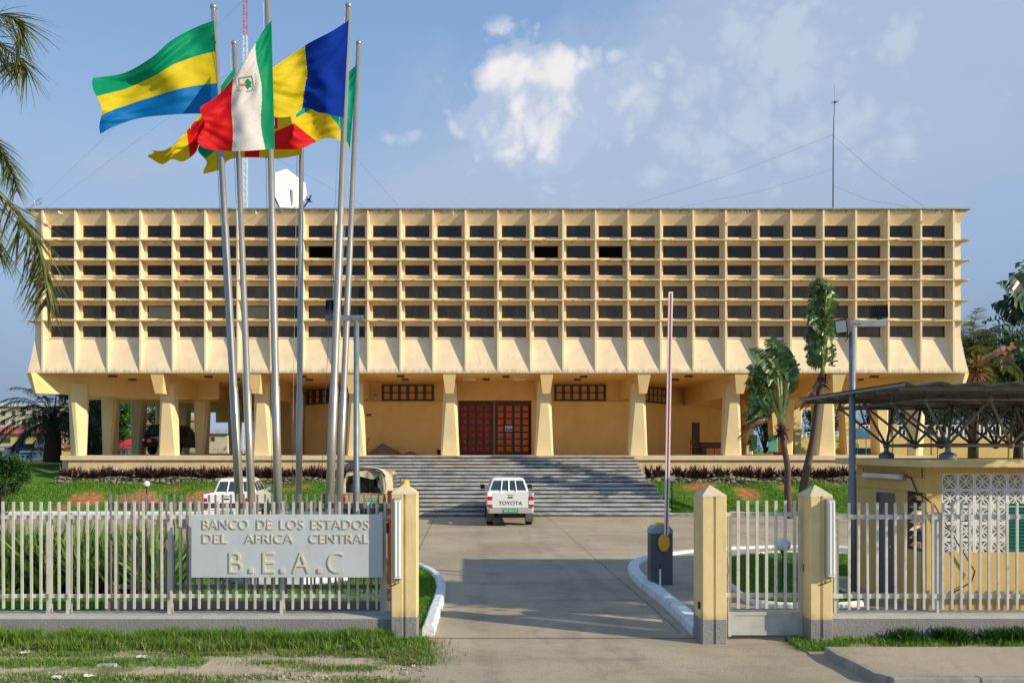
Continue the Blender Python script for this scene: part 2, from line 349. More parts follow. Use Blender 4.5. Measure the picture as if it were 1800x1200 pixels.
def ground_mats():
    # lawn / terrain with bare red earth patches on the bank
    m = bpy.data.materials.new('lawn_and_bank'); m.use_nodes = True; nt = m.node_tree; q = NG(nt); b = nt.nodes['Principled BSDF']
    geo = q.n('ShaderNodeNewGeometry'); pos = geo.outputs['Position']; b.inputs['Roughness'].default_value = .95; b.inputs['Specular IOR Level'].default_value = .1
    fine = q.noise(pos, 9, 8, .75); big = q.noise(pos, .5, 5, .6)
    gcol = q.mix(q.step(fine, .32, .68), (.05, .135, .012), (.135, .27, .03))
    gcol = q.mix(q.m('MULTIPLY', q.step(big, .5, .68), .45), gcol, (.17, .2, .045))
    s = q.n('ShaderNodeSeparateXYZ'); nt.links.new(pos, s.inputs[0])
    acc = None
    for (cx, cy, rx, ry, a) in BARE:
        dx = q.m('MULTIPLY', q.m('SUBTRACT', s.outputs[0], cx), 1/rx); dy = q.m('MULTIPLY', q.m('SUBTRACT', s.outputs[1], cy), 1/ry)
        e = q.m('MULTIPLY', q.m('EXPONENT', q.m('MULTIPLY', q.m('ADD', q.m('MULTIPLY', dx, dx), q.m('MULTIPLY', dy, dy)), -1)), a)
        acc = e if acc is None else q.m('MAXIMUM', acc, e)
    n2 = q.noise(pos, 3.2, 10, .75, 1.2)
    bare = q.step(q.m('ADD', acc, q.m('MULTIPLY', q.m('SUBTRACT', n2, .5), 3.2)), .5, .66)
    earth = q.mix(q.step(q.noise(pos, 5, 6, .7), .35, .65), (.30, .10, .04), (.50, .25, .09))
    nt.links.new(q.mix(bare, gcol, earth), b.inputs['Base Color'])
    bn = q.n('ShaderNodeBump'); bn.inputs['Strength'].default_value = .9; bn.inputs['Distance'].default_value = .06
    nt.links.new(q.noise(pos, 14, 6, .7), bn.inputs['Height']); nt.links.new(bn.outputs[0], b.inputs['Normal'])
    M['lawn'] = m
    # old concrete paving
    m = bpy.data.materials.new('old_concrete'); m.use_nodes = True; nt = m.node_tree; q = NG(nt); b = nt.nodes['Principled BSDF']
    geo = q.n('ShaderNodeNewGeometry'); pos = geo.outputs['Position']; b.inputs['Roughness'].default_value = .92; b.inputs['Specular IOR Level'].default_value = .2
    c = q.mix(q.step(q.noise(pos, .35, 8, .65, .4), .35, .68), (.50, .41, .295), (.36, .30, .22))
    c = q.mix(q.m('MULTIPLY', q.step(q.noise(q.map(pos, (.25, 1.6, 1)), .9, 8, .7), .5, .75), .55), c, (.185, .165, .14))
    c = q.mix(q.m('MULTIPLY', q.step(q.noise(pos, 55, 3, .8), .5, .72), .5), c, (.14, .12, .095))
    c = q.mix(q.m('MULTIPLY', q.step(q.noise(pos, 11, 6, .75), .48, .7), .35), c, (.24, .195, .14))
    c = q.mix(q.m('MULTIPLY', q.step(q.noise(q.map(pos, (1, .4, 1), (3, 1, 0)), .8, 9, .75, 1.0), .56, .66), .4), c, (.19, .165, .13))
    c = q.mix(q.m('MULTIPLY', q.step(q.noise(pos, 2.2, 8, .75), .54, .66), .3), c, (.47, .41, .32))
    s = q.n('ShaderNodeSeparateXYZ'); nt.links.new(pos, s.inputs[0])
    wob = q.m('MULTIPLY', q.m('SUBTRACT', q.noise(pos, 1.3, 4, .7), .5), .12)
    def joint(ax, at, w):
        return q.step(q.m('ABSOLUTE', q.m('SUBTRACT', q.m('ADD', s.outputs[ax], wob), at)), w, w*.3)
    j = None
    for ax, at, w in [(0, -1.45, .025), (0, 3.3, .02), (1, 17.0, .02), (1, 14.4, .012), (1, 27.5, .02), (0, -9.5, .03), (0, 9.4, .03), (1, 31.2, .03)]:
        k = joint(ax, at, w); j = k if j is None else q.m('MAXIMUM', j, k)
    inside = q.step(s.outputs[1], 12.3, 12.5)
    c = q.mix(q.m('MULTIPLY', q.m('MULTIPLY', j, inside), .7), c, (.07, .06, .05))
    tm = None
    for xc in (.35, 1.95, 2.5):
        e_ = q.step(q.m('ABSOLUTE', q.m('SUBTRACT', q.m('ADD', s.outputs[0], q.m('MULTIPLY', q.m('SUBTRACT', q.noise(q.map(pos, (.1, .12, 1)), 1.0, 2, .5), .5), 3.0)), xc)), .28, .08)
        tm = e_ if tm is None else q.m('MAXIMUM', tm, e_)
    c = q.mix(q.m('MULTIPLY', q.m('MULTIPLY', tm, q.step(q.noise(pos, 1.6, 7, .7), .4, .65)), .3), c, (.12, .105, .09))
    c = q.mix(q.m('MULTIPLY', q.step(q.noise(pos, 3.2, 3, .5), .70, .76), .5), c, (.10, .09, .08))
    # winding hairline cracks
    vo = q.n('ShaderNodeTexVoronoi', feature='DISTANCE_TO_EDGE'); vo.inputs['Scale'].default_value = .33; vo.inputs['Randomness'].default_value = 1
    nz = q.n('ShaderNodeTexNoise'); nz.inputs['Scale'].default_value = 1.8; nz.inputs['Detail'].default_value = 5; nt.links.new(pos, nz.inputs['Vector'])
    va = q.n('ShaderNodeVectorMath', operation='MULTIPLY_ADD'); nt.links.new(nz.outputs['Color'], va.inputs[0]); va.inputs[1].default_value = (.9, .9, 0); nt.links.new(pos, va.inputs[2])
    nt.links.new(va.outputs[0], vo.inputs['Vector'])
    c = q.mix(q.m('MULTIPLY', q.step(vo.outputs['Distance'], .004, .0005), .2), c, (.08, .07, .06))
    nt.links.new(c, b.inputs['Base Color'])
    bn = q.n('ShaderNodeBump'); bn.inputs['Strength'].default_value = .8; bn.inputs['Distance'].default_value = .02
    nt.links.new(q.noise(pos, 22, 8, .8), bn.inputs['Height']); nt.links.new(bn.outputs[0], b.inputs['Normal'])
    M['concrete'] = m
    # stairs: pale treads blackened in patches with ochre stains
    def stair(name, base, dark, ochre):
        m = bpy.data.materials.new(name); m.use_nodes = True; nt = m.node_tree; q = NG(nt); b = nt.nodes['Principled BSDF']
        geo = q.n('ShaderNodeNewGeometry'); pos = geo.outputs['Position']; b.inputs['Roughness'].default_value = .8
        c = q.mix(q.step(q.noise(q.map(pos, (.9, 2, 3)), 1.3, 8, .7), .42, .66), base, dark)
        c = q.mix(q.m('MULTIPLY', q.step(q.noise(pos, 9, 5, .7), .5, .7), .5), c, dark)
        s = q.n('ShaderNodeSeparateXYZ'); nt.links.new(pos, s.inputs[0])
        o = q.m('MULTIPLY', q.step(q.noise(q.map(pos, (.6, 1, 2)), 1.1, 6, .7), .45, .62), q.step(s.outputs[2], 1.5, 2.6))
        c = q.mix(q.m('MULTIPLY', o, .7), c, ochre)
        nt.links.new(c, b.inputs['Base Color']); return m
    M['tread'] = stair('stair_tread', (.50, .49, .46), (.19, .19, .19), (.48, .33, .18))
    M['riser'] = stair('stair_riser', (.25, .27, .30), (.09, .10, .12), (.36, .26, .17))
    # rubble masonry
    m = bpy.data.materials.new('rubble_stone'); m.use_nodes = True; nt = m.node_tree; q = NG(nt); b = nt.nodes['Principled BSDF']
    geo = q.n('ShaderNodeNewGeometry'); pos = q.map(geo.outputs['Position'], (1, 1, 1.5)); b.inputs['Roughness'].default_value = .9
    vo = q.n('ShaderNodeTexVoronoi', feature='DISTANCE_TO_EDGE'); vo.inputs['Scale'].default_value = 3.2; nt.links.new(pos, vo.inputs['Vector'])
    vc = q.n('ShaderNodeTexVoronoi'); vc.inputs['Scale'].default_value = 3.2; nt.links.new(pos, vc.inputs['Vector'])
    sp = q.n('ShaderNodeSeparateColor'); nt.links.new(vc.outputs['Color'], sp.inputs[0])
    c = q.mix(sp.outputs[0], (.34, .30, .22), (.20, .17, .12)); c = q.mix(q.step(vo.outputs['Distance'], .07, .02), c, (.05, .04, .03))
    c = q.mix(q.m('MULTIPLY', q.step(q.noise(pos, 3, 6, .7), .52, .7), .6), c, (.12, .11, .05))
    nt.links.new(c, b.inputs['Base Color'])
    bn = q.n('ShaderNodeBump'); bn.inputs['Strength'].default_value = 1; bn.inputs['Distance'].default_value = .1
    nt.links.new(q.step(vo.outputs['Distance'], 0, .2), bn.inputs['Height']); nt.links.new(bn.outputs[0], b.inputs['Normal'])
    M['rubble'] = m
BARE = [(-17.6, 36.7, .9, .8, 1.1), (-18.4, 36.0, .7, .4, .8), (-15.2, 36.6, 1.2, .9, 1.0), (-12.3, 36.8, .9, .8, 1.1), (-8.2, 37.9, .8, .5, 1), (-14.0, 37.8, .8, .5, .7),
        (10.9, 38.0, 1.0, .55, 1.0), (13.0, 37.3, .7, .8, .95), (15.0, 37.8, .6, .7, .8), (11.5, 37.2, .5, .5, .7), (-10.3, 38.1, 1.2, .3, .8), (17.5, 38.1, .7, .35, .7)]
ground_mats()

# ------------------------------------------------------------------ terrain
def terrain_z(x, y):
    def ss(a, b, t): t = min(1, max(0, (t-a)/(b-a))); return t*t*(3-2*t)
    bank = ss(34.9, 38.6, y)*1.22
    if x < -20.5: bank += ss(0, 4, -20.5-x)*ss(36, 46, y)*.75
    if x > 24: bank += ss(0, 4, x-24)*ss(36, 46, y)*.3
    back = ss(39, 47, y)*.45
    far = -ss(70, 120, y)*.6
    h = bank+back*(1-ss(0, 3, -20.5-x))+far
    if 35 < y < 39: h += .12*math.sin(x*1.7+y*2)*math.sin(x*.6-y*1.3)*(1 if abs(y-37) < 1.9 else .3)
    return h-.03
def make_terrain():
    xs = [-900, -500, -250, -120, -80, -60, -50, -42]+[-38+i*.4 for i in range(196)]+[42, 50, 60, 80, 120, 250, 500, 900]
    ys = [-60, -30, -10, 0, 10, 20, 30, 33, 34.5]+[34.8+i*.3 for i in range(44)]+[49, 52, 56, 60, 66, 72, 80, 90, 100, 110, 120, 200, 400, 1500]
    v = [(x, y, terrain_z(x, y)) for y in ys for x in xs]; n = len(xs)
    f = [(j*n+i, j*n+i+1, (j+1)*n+i+1, (j+1)*n+i) for j in range(len(ys)-1) for i in range(n-1)]
    o = npmesh('terrain', v, f, M['lawn'], smooth=True); tag(o, kind='structure')
make_terrain()
mb = MB(); mb.box(-70, 70, -30, 34.75, -.5, 0); tag(mb.build('pavement', M['concrete']), kind='structure')

def outline(pts, closed=True, n=8):      # Catmull-Rom through (x, y)
    out = []; N = len(pts); rng = range(N if closed else N-1)
    for i in rng:
        p = [pts[(i+k-1) % N] if closed else pts[min(max(i+k-1, 0), N-1)] for k in range(4)]
        for s in range(n):
            t = s/n
            out.append(tuple(.5*((2*p[1][a])+(-p[0][a]+p[2][a])*t+(2*p[0][a]-5*p[1][a]+4*p[2][a]-p[3][a])*t*t+(-p[0][a]+3*p[1][a]-3*p[2][a]+p[3][a])*t**3) for a in (0, 1)))
    if not closed: out.append(tuple(pts[-1]))
    return out
def kerb(path, w, h, name, mat, closed=False, label=None, z0=0):
    mb = MB(); rings = []
    for i, p in enumerate(path):
        a = path[max(i-1, 0)] if not closed else path[i-1]; b = path[min(i+1, len(path)-1)] if not closed else path[(i+1) % len(path)]
        t = Vector((b[0]-a[0], b[1]-a[1])).normalized(); nn = Vector((-t.y, t.x)); c = Vector(p)
        hh = h+jit(.008); ww = w*(1+jit(.05)); ch = min(.04, h*.3)
        o = [c-nn*ww/2, c-nn*(ww/2-.005), c-nn*(ww/2-ch), c+nn*(ww/2-ch), c+nn*(ww/2-.005), c+nn*ww/2]; hs = [z0-.05, hh-ch, hh, hh, hh-ch, z0-.05]
        rings.append([(q.x, q.y, k) for q, k in zip(o, hs)])
    if closed: rings.append(rings[0])
    mb.loft(rings, True, not closed)
    return mb.build(name, mat, smooth=False)
def fill(path, z, name, mat, thick=.3):
    me = bpy.data.meshes.new(name); n = len(path)
    me.from_pydata([(x, y, z) for x, y in path]+[(x, y, z-thick) for x, y in path], [], [tuple(range(n))]+[(i+n, (i+1) % n+n, (i+1) % n, i) for i in range(n)])
    me.materials.append(mat); me.update()
    if me.polygons[0].normal.z < 0: me.flip_normals()
    return tag(link(me, name), kind='structure')

# left island (lawn round the flagpoles)
isl_l = [(-.72, 12.2), (-.70, 13.2), (-.66, 14.6), (-.66, 16.0), (-.82, 17.4), (-1.3, 18.8), (-2.6, 20.2), (-4.6, 20.8), (-6.2, 20.4), (-7.0, 19.3), (-7.6, 17.9), (-9.0, 16.9), (-12.5, 16.5), (-18, 16.4)]
pl = outline(isl_l, False, 6)
fill(pl+[(-18, 12.2)], .11, 'lawn', M['lawn'])
tag(kerb([(x+.09, y) for x, y in pl], .2, .17, 'kerb', M['kerbwhite']), 'whitewashed kerb curving round the lawn left of the driveway', 'kerb')
# right island with barrier
isl_r = [(3.55, 12.2), (3.62, 13.4), (3.66, 15), (3.66, 16.6), (3.74, 18.0), (4.0, 19.2), (4.6, 20.2), (5.8, 21.3), (7.4, 22.1), (9.5, 22.4), (11.5, 21.6), (13.5, 20.0), (18, 19.5)]
pr = outline(isl_r, False, 6)
fill(pr+[(18, 12.2)], .10, 'footpath', M['concrete'])
tag(kerb(pr, .26, .17, 'kerb', M['kerbwhite']), 'thick whitewashed kerb curving past the barrier on the right of the driveway', 'kerb')
gi = outline([(5.15, 14.0), (5.2, 15.6), (5.35, 17.6), (5.9, 19.2), (7.2, 20.5), (8.8, 20.9), (10.2, 20.2), (11, 18.6), (11.2, 16.5), (7.4, 16.6), (7.1, 14.2)], True, 6)
fill(gi, .16, 'lawn', M['lawn'])
tag(kerb(gi, .1, .2, 'kerb', M['kerbwhite'], True), 'thin white kerb ringing the small lawn behind the pedestrian gate', 'kerb')
# far kerbs along the foot of the bank
tag(kerb([(-60, 34.75), (-30, 34.75), (-15, 34.75), (-6.1, 34.7)], .2, .16, 'kerb', M['kerbwhite']), 'long pale kerb below the grass bank left of the stairs', 'kerb')
far_r = outline([(8.7, 34.0), (9.8, 33.9), (11.0, 34.2)], False, 5)
tag(kerb(far_r, .2, .16, 'kerb', M['kerbgrey']), 'dark stained kerb starting at the right foot of the stairs', 'kerb')
tag(kerb([(11.2, 34.25), (14, 33.4), (17, 32.6), (24, 32.2), (60, 32.2)], .22, .2, 'kerb', M['kerbwhite']), 'white kerb at the foot of the two leaning palms', 'kerb')
fill([(9.2, 34.8), (11.2, 34.3), (14, 33.5), (17, 32.7), (24, 32.3), (60, 32.3), (60, 35.2), (9.2, 35.2)], .07, 'lawn', M['lawn'], .1)

# ------------------------------------------------------------------ the bank building
FY, WY = 40.0, 40.39
BX0, BX1 = -21.44, 24.33; PIT = (BX1-BX0)/28
bld = thing('bank_building', (1.4, 40.8, 2.55), 'long cream concrete bank with a grid of recessed windows raised on tapered columns', 'building')
zt, zb = 14.96, 6.71
led_z = [13.38, 12.38, 11.38, 10.36, 9.34]
rows = [(13.60, 14.21), (12.56, 13.19), (11.68, 12.20), (10.52, 11.14), (9.50, 10.16), (8.54, 9.12)]
WW = 1.24
YB = 64.0
mb = MB()   # wall behind the grid
edges = [z for r in rows for z in r]
bands = [(8.3, rows[5][0]), (rows[5][1], rows[4][0]), (rows[4][1], rows[3][0]), (rows[3][1], rows[2][0]), (rows[2][1], rows[1][0]), (rows[1][1], rows[0][0]), (rows[0][1], 14.7)]
for a, b in bands: mb.box(BX0-.4, BX1+.4, WY+.003, WY+.25, a, b)
for k in range(29):
    x = BX0+k*PIT; mb.box(max(x-PIT/2+WW/2, BX0-.5), min(x+PIT/2-WW/2, BX1+.5), WY, WY+.22, 8.31, 14.69)
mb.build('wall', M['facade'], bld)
# parapet and apron
mb = MB(); mb.extr_x([(FY+.02, 14.90), (WY, 14.24), (WY+.3, 14.24), (WY+.3, 14.90)], BX0-.3, BX1+.3)
for sx_, xa in ((-1, BX0), (1, BX1)):
    xo = xa+sx_*.72; xi = xa+sx_*.5
    mb.loft([[(xa, FY+.02, 14.9), (xo, FY+.02, 14.9), (xo, YB, 14.9), (xa, YB, 14.9)][::sx_], [(xa, FY+.24, 14.3), (xi, FY+.24, 14.3), (xi, YB, 14.3), (xa, YB, 14.3)][::sx_]])
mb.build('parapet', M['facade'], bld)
ap = [(WY, 8.50), (WY-.07, 8.2), (WY-.175, 7.7), (WY-.28, 7.2), (FY+.02, 6.84), (FY, 6.74), (FY, 6.70), (WY+.3, 6.70), (WY+.3, 8.50)]
mb = MB(); mb.extr_x(ap, BX0-.02, BX1+.02)
for sx_, xa in ((-1, BX0), (1, BX1)):
    rg = []
    for dy, z, t in ((.24, 8.5, .5), (.2, 8.2, .535), (.14, 7.7, .60), (.07, 7.2, .67), (.01, 6.80, .745), (0, 6.74, .765), (0, 6.70, .765)):
        xo = xa+sx_*t; rg.append([(xa+sx_*.02, FY+dy, z), (xo, FY+dy, z), (xo, YB, z), (xa+sx_*.02, YB, z)][::sx_])
    mb.loft(rg)
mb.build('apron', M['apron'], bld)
mb = MB()
for sx_, xa in ((-1, BX0), (1, BX1)):
    mb = MB(); a, b = sorted((xa-sx_*.1, xa+sx_*.5)); mb.box(a, b, FY+.243, FY+.6, 8.4, 14.4)
    a, b = sorted((xa+sx_*.49, xa+sx_*.2)); mb.box(a, b, FY+.5, YB, 8.4, 14.4)
    mb.build('corner_wall', M['apron'], bld)
mbr = MB(); mbr.extr_z([(-.045, FY-.01), (.045, FY-.01), (.055, WY+.02), (-.055, WY+.02)], 6.76, 14.93)
fin = mbr.build('fin', M['apron'], bld); fin.location.x += BX0
for k in range(1, 29):
    c = fin.copy(); COL.objects.link(c); c.location.x += k*PIT
for z in led_z:
    mb = MB(); mb.extr_x([(FY-.04, z-.035), (FY-.04, z+.02), (WY+.02, z+.07), (WY+.02, z-.05)], BX0-.80, BX1+.80)
    for sx_, xa in ((-1, BX0), (1, BX1)):
        a = [(xa+sx_*.80, z-.035), (xa+sx_*.80, z+.02), (xa+sx_*.3, z+.07), (xa+sx_*.3, z-.05)][::sx_]; mb.extr_y(a, WY+.021, YB)
    mb.build('ledge', M['ledge'], bld)
# windows: 100 as parts, the rest as one part
def curtain_kind(r, k):
    if r <= 1: return None
    if r == 2: return None if k < 20 else ('dark' if k in (22, 25) else None)
    rr = random.Random(r//1*0+k*13+(k*k) % 7)
    v = rr.random()
    if (r, k) in ((4, 3), (4, 6)): return 'light'
    if v < .12: return 'half'
    return 'dark'
order = [(r, k) for r in (1, 0, 4, 3, 5, 2) for k in range(28)]
curt = MB(); rest_f = MB(); rest_p = MB(); OPEN = {(1, 15), (1, 17), (1, 8)}
for n, (r, k) in enumerate(order):
    z0, z1 = rows[r]; cx = BX0+(k+.5)*PIT; x0, x1 = cx-WW/2, cx+WW/2
    own = n < 100
    f = MB() if own else rest_f
    y0, y1 = WY+.05, WY+.1
    f.box(x0, x0+.04, y0, y1, z0, z1); f.box(x1-.04, x1, y0, y1, z0, z1); f.box(x0+.04, x1-.04, y0, y1, z0, z0+.04); f.box(x0+.04, x1-.04, y0, y1, z1-.04, z1)
    if r in (2, 5):
        f.cur = 1; f.box(x0-.03, x1+.03, WY-.05, WY+.0, z0-.075, z0-.015); f.cur = 0
    p = MB() if own else rest_p
    if (r, k) not in OPEN:
        p.add([(x0+.03, y0+.02, z0+.03), (x1-.03, y0+.02, z0+.03), (x1-.03, y0+.02, z1-.03), (x0+.03, y0+.02, z1-.03)], [(0, 1, 2, 3)])
    if own:
        fo = f.build('window', [M['frame'], M['apron']], bld)
        if p.v: p.build('pane', M['glass_dark' if r <= 2 else 'glass'], fo)
    ck = curtain_kind(r, k)
    if ck:
        a, b = x0, x1
        if ck == 'half': b = x1-.35
        npl = int((b-a)/.055); pts = [(a+(b-a)*i/(npl*2), WY+.11+(.018 if i % 2 else -.02)+jit(.006)) for i in range(npl*2+1)]
        curt.cur = 1 if ck == 'light' else 0
        vs = [(x, y, z0-.05) for x, y in pts]+[(x, y, z1+.05) for x, y in pts]; m_ = len(pts)
        curt.add(vs, [(i, i+1, i+1+m_, i+m_) for i in range(m_-1)])
fo = rest_f.build('window', [M['frame'], M['apron']], bld); tag(fo, kind='stuff'); rest_p.build('pane', M['glass'], fo)
curt.build('curtain', [M['curtain'], M['curtain_light']], bld)
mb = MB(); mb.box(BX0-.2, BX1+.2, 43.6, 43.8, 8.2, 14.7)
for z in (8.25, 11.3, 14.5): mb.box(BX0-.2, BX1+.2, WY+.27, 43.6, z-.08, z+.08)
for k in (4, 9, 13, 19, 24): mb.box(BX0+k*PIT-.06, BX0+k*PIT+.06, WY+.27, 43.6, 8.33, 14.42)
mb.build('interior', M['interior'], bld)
mb = MB(); mb.box(BX0-.86, BX1+.86, FY-.06, YB+.1, 14.91, 14.97); mb.build('roof', M['roofedge'], bld)
mb = MB(); mb.box(BX0-.5, BX1+.5, WY+.31, YB, 6.72, 6.95); mb.build('soffit', M['soffit'], bld)
mb = MB(); mb.box(BX0-.4, BX1+.4, YB-.3, YB, 6.95, 14.9); mb.build('back_wall', M['facade'], bld)
# beams with prow shaped noses
bk = [BX0+(k+.5)*PIT for k in range(3, 25, 3)]
BZ = 5.70
def beam(name, o, d, L, w=.36):
    o = Vector(o); d = Vector(d).normalized(); s = Vector((-d.y, d.x, 0))
    mb = MB(); a = o+d*.95; b = o+d*L; hw = w/2
    mb.loft([[a-s*hw+Vector((0, 0, BZ)), a+s*hw+Vector((0, 0, BZ)), a+s*hw+Vector((0, 0, 6.718)), a-s*hw+Vector((0, 0, 6.718))],
             [b-s*hw+Vector((0, 0, BZ)), b+s*hw+Vector((0, 0, BZ)), b+s*hw+Vector((0, 0, 6.718)), b-s*hw+Vector((0, 0, 6.718))]])
    t, q = .34, .19     # half widths top / bottom of the nose
    f0 = o+d*.05; f1 = o+d*.32
    mb.loft([[f1-s*q+Vector((0, 0, BZ-.01)), f1+s*q+Vector((0, 0, BZ-.01)), f0+s*t+Vector((0, 0, 6.698)), f0-s*t+Vector((0, 0, 6.698))],
             [a+d*.3-s*(hw+.004)+Vector((0, 0, BZ-.01)), a+d*.3+s*(hw+.004)+Vector((0, 0, BZ-.01)), a+d*.3+s*(hw+.004)+Vector((0, 0, 6.698)), a+d*.3-s*(hw+.004)+Vector((0, 0, 6.698))]])
    return mb.build(name, M['soffit_beam'], bld)
M['soffit_beam'] = material('beam_paint', (.88, .62, .27), .8, var=.06, vscale=1.2, bump=.2, bscale=30)
for i, x in enumerate(bk): beam('beam', (x, FY, 0), (0, 1, 0), 22 if i in (0, 7) else 13)
beam('beam', (BX0-.74, FY, 0), (1, 1, 0), 8.2); beam('beam', (BX1+.74, FY, 0), (-1, 1, 0), 8.2)
for y in (45.4, 49.3, 53.2, 57.1, 61.0):
    beam('beam', (BX0-.74, y, 0), (1, 0, 0), 6.4); beam('beam', (BX1+.74, y, 0), (-1, 0, 0), 6.4)
mb = MB()
for y in (45.5, 53.4, 61.0):
    for a, b in ((-20.7, -14.4), (17.6, 23.5)): mb.box(a, b, y+.2, y+.5, BZ+.02, 6.719)
mb.box(-14.39, 17.59, 60.9, 61.2, BZ+.02, 6.719); mb.box(-14.39, -13.9, 53.6, 53.9, BZ+.02, 6.719)
mb.box(-20, 23, 62.8, 63.1, 5.0, 6.719)
mb.build('cross_beam', M['soffit_beam'], bld)
# columns: lateral wide at the foot, deep at the head, big chamfers closing towards the foot
def col_ring(w, fw, d, fd, z):
    return [(-fw/2, -d/2, z), (fw/2, -d/2, z), (w/2, -fd/2, z), (w/2, fd/2, z), (fw/2, d/2, z), (-fw/2, d/2, z), (-w/2, fd/2, z), (-w/2, -fd/2, z)]
mb = MB(); mb.loft([col_ring(.98, .80, .52, .34, 2.55), col_ring(.70, .34, .92, .62, BZ), col_ring(.66, .34, .92, .62, BZ+.6)])
colm = None
def column(x, y, rz):
    global colm
    if colm is None:
        colm = mb.build('column', M['column'], bld, world=False); o = colm
    else: o = colm.copy(); COL.objects.link(o)
    o.location = Vector((x, y, 0))-bld.location; o.rotation_euler = (0, 0, rz)
for x in bk: column(x, FY+1.72, 0)
for a, xc in ((1, BX0-.74), (-1, BX1+.74)):
    column(xc+a*1.72, FY+1.72, a*R(-45))
    for y in (45.4, 49.3, 53.2, 57.1, 61.0): column(xc+a*1.72, y, R(90))
for x in (bk[0], bk[7]):
    for y in (46.9, 53.4, 61.0): column(x, y, R(90))
for x in bk[1:7]: column(x, 61.6, 0)
for x, y in ((bk[1], 50.2), (bk[1], 55.4), (bk[1]+2.3, 58.5), (bk[0]+2.45, 57), (bk[6], 56.2), (bk[0]+2.45, 61.6)): column(x, y, R(90))
# hall at ground level
HY = 45.8
def wallseg(mb, a, b, z0, z1, th=.25):
    a, b = Vector((*a, 0)), Vector((*b, 0)); t = (b-a).normalized(); n = Vector((-t.y, t.x, 0))*th
    mb.loft([[(p.x, p.y, z0) for p in (a, b, b+n, a+n)], [(p.x, p.y, z1) for p in (a, b, b+n, a+n)]])
hx0, hx1, dx0, dx1 = -6.05, 9.25, X(806, HY), X(934, HY)
mb = MB(); TH = 5.62
for a, b in (((hx0, HY), (dx0, HY)), ((dx1, HY), (hx1, HY)), ((hx1, HY), (17.4, 54)), ((-14.2, 54), (hx0, HY)), ((17.4, 54), (17.4, 61)), ((-14.2, 61), (-14.2, 54))):
    mb = MB(); wallseg(mb, a, b, 2.55, TH); mb.build('hall_wall', M['hall'], bld)
mb = MB()
for a, b in (((hx0+.1, HY+.14), (hx1-.1, HY+.14)), ((hx1-.1, HY+.14), (17.3, 54.1)), ((-14.1, 54.1), (hx0+.1, HY+.14))): wallseg(mb, a, b, TH, 6.719)
mb.build('upper_wall', M['hall'], bld)
mb = MB(); mb.box(dx0-.35, dx1+.35, HY-.18, HY+.12, Z(704, HY), 6.719); mb.box(dx0-.35, dx0, HY-.18, HY-.003, 2.55, Z(704, HY)); mb.box(dx1, dx1+.35, HY-.18, HY-.003, 2.55, Z(704, HY))
mb.build('porch_wall', M['hall'], bld)
# doors
zd = Z(704.5, HY)
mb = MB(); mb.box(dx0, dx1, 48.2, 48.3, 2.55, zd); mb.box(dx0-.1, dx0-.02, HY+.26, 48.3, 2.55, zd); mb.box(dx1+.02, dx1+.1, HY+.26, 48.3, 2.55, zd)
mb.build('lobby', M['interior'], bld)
def door_leaf(x0, x1, lit, y):
    fr = MB(); w = .05
    fr.box(x0, x0+w, y, y+.08, 2.56, zd); fr.box(x1-w, x1, y, y+.08, 2.56, zd); fr.box(x0+w, x1-w, y, y+.08, 2.56, 2.62); fr.box(x0+w, x1-w, y, y+.08, zd-.06, zd)
    d = fr.build('door', M['doorbz'], bld)
    la = MB(); st = MB(); nx, nzz = 4, 7; sx_ = (x1-x0-2*w-.06)/nx; top = zd-.22; sz = (top-2.68)/nzz
    la.box(x0+w, x1-w, y+.03, y+.06, top, zd-.06)
    for i in range(nx):
        for j in range(nzz):
            cx, cz = x0+w+.03+(i+.5)*sx_, 2.68+(j+.5)*sz; h = .15
            if j == 3 and i == 1 and lit: continue
            st = MB(); st.add([(cx-h, y+.015, cz-h), (cx+h, y+.015, cz-h), (cx+h, y+.015, cz+h), (cx-h, y+.015, cz+h), (cx, y-.12, cz)], [(0, 1, 4), (1, 2, 4), (2, 3, 4), (3, 0, 4), (3, 2, 1, 0)]); st.build('stud', M['orangestud'] if lit else M['orangeshaded'], d)
            for q in (-1, 1):
                la.box(cx+q*.155-.012, cx+q*.155+.012, y+.03, y+.05, cz-.19, cz+.19); la.box(cx-.19, cx+.19, y+.03, y+.049, cz+q*.155-.012, cz+q*.155+.012)
            la.box(cx-sx_/2, cx-.155, y+.031, y+.048, cz-.07, cz-.05); la.box(cx-sx_/2, cx-.155, y+.031, y+.048, cz+.05, cz+.07)
            la.box(cx-.07, cx-.05, y+.031, y+.048, cz-sz/2, cz-.155); la.box(cx+.05, cx+.07, y+.031, y+.048, cz-sz/2, cz-.155)
    la.build('lattice', M['doorbz'], d)
    gp = MB(); gp.box(x0+w, x1-w, y+.062, y+.07, 2.62, top); gp.build('pane', M['glass'], d)
xm = X(868.5, HY)
door_leaf(dx0, xm-.05, False, HY+.06); door_leaf(xm+.05, dx1, True, HY)
mb = MB(); mb.box(xm-.048, xm+.048, HY-.02, HY+.12, 2.552, zd-.001); mb.build('door_post', material('door_post_tan', (.3, .19, .08), .5), bld)
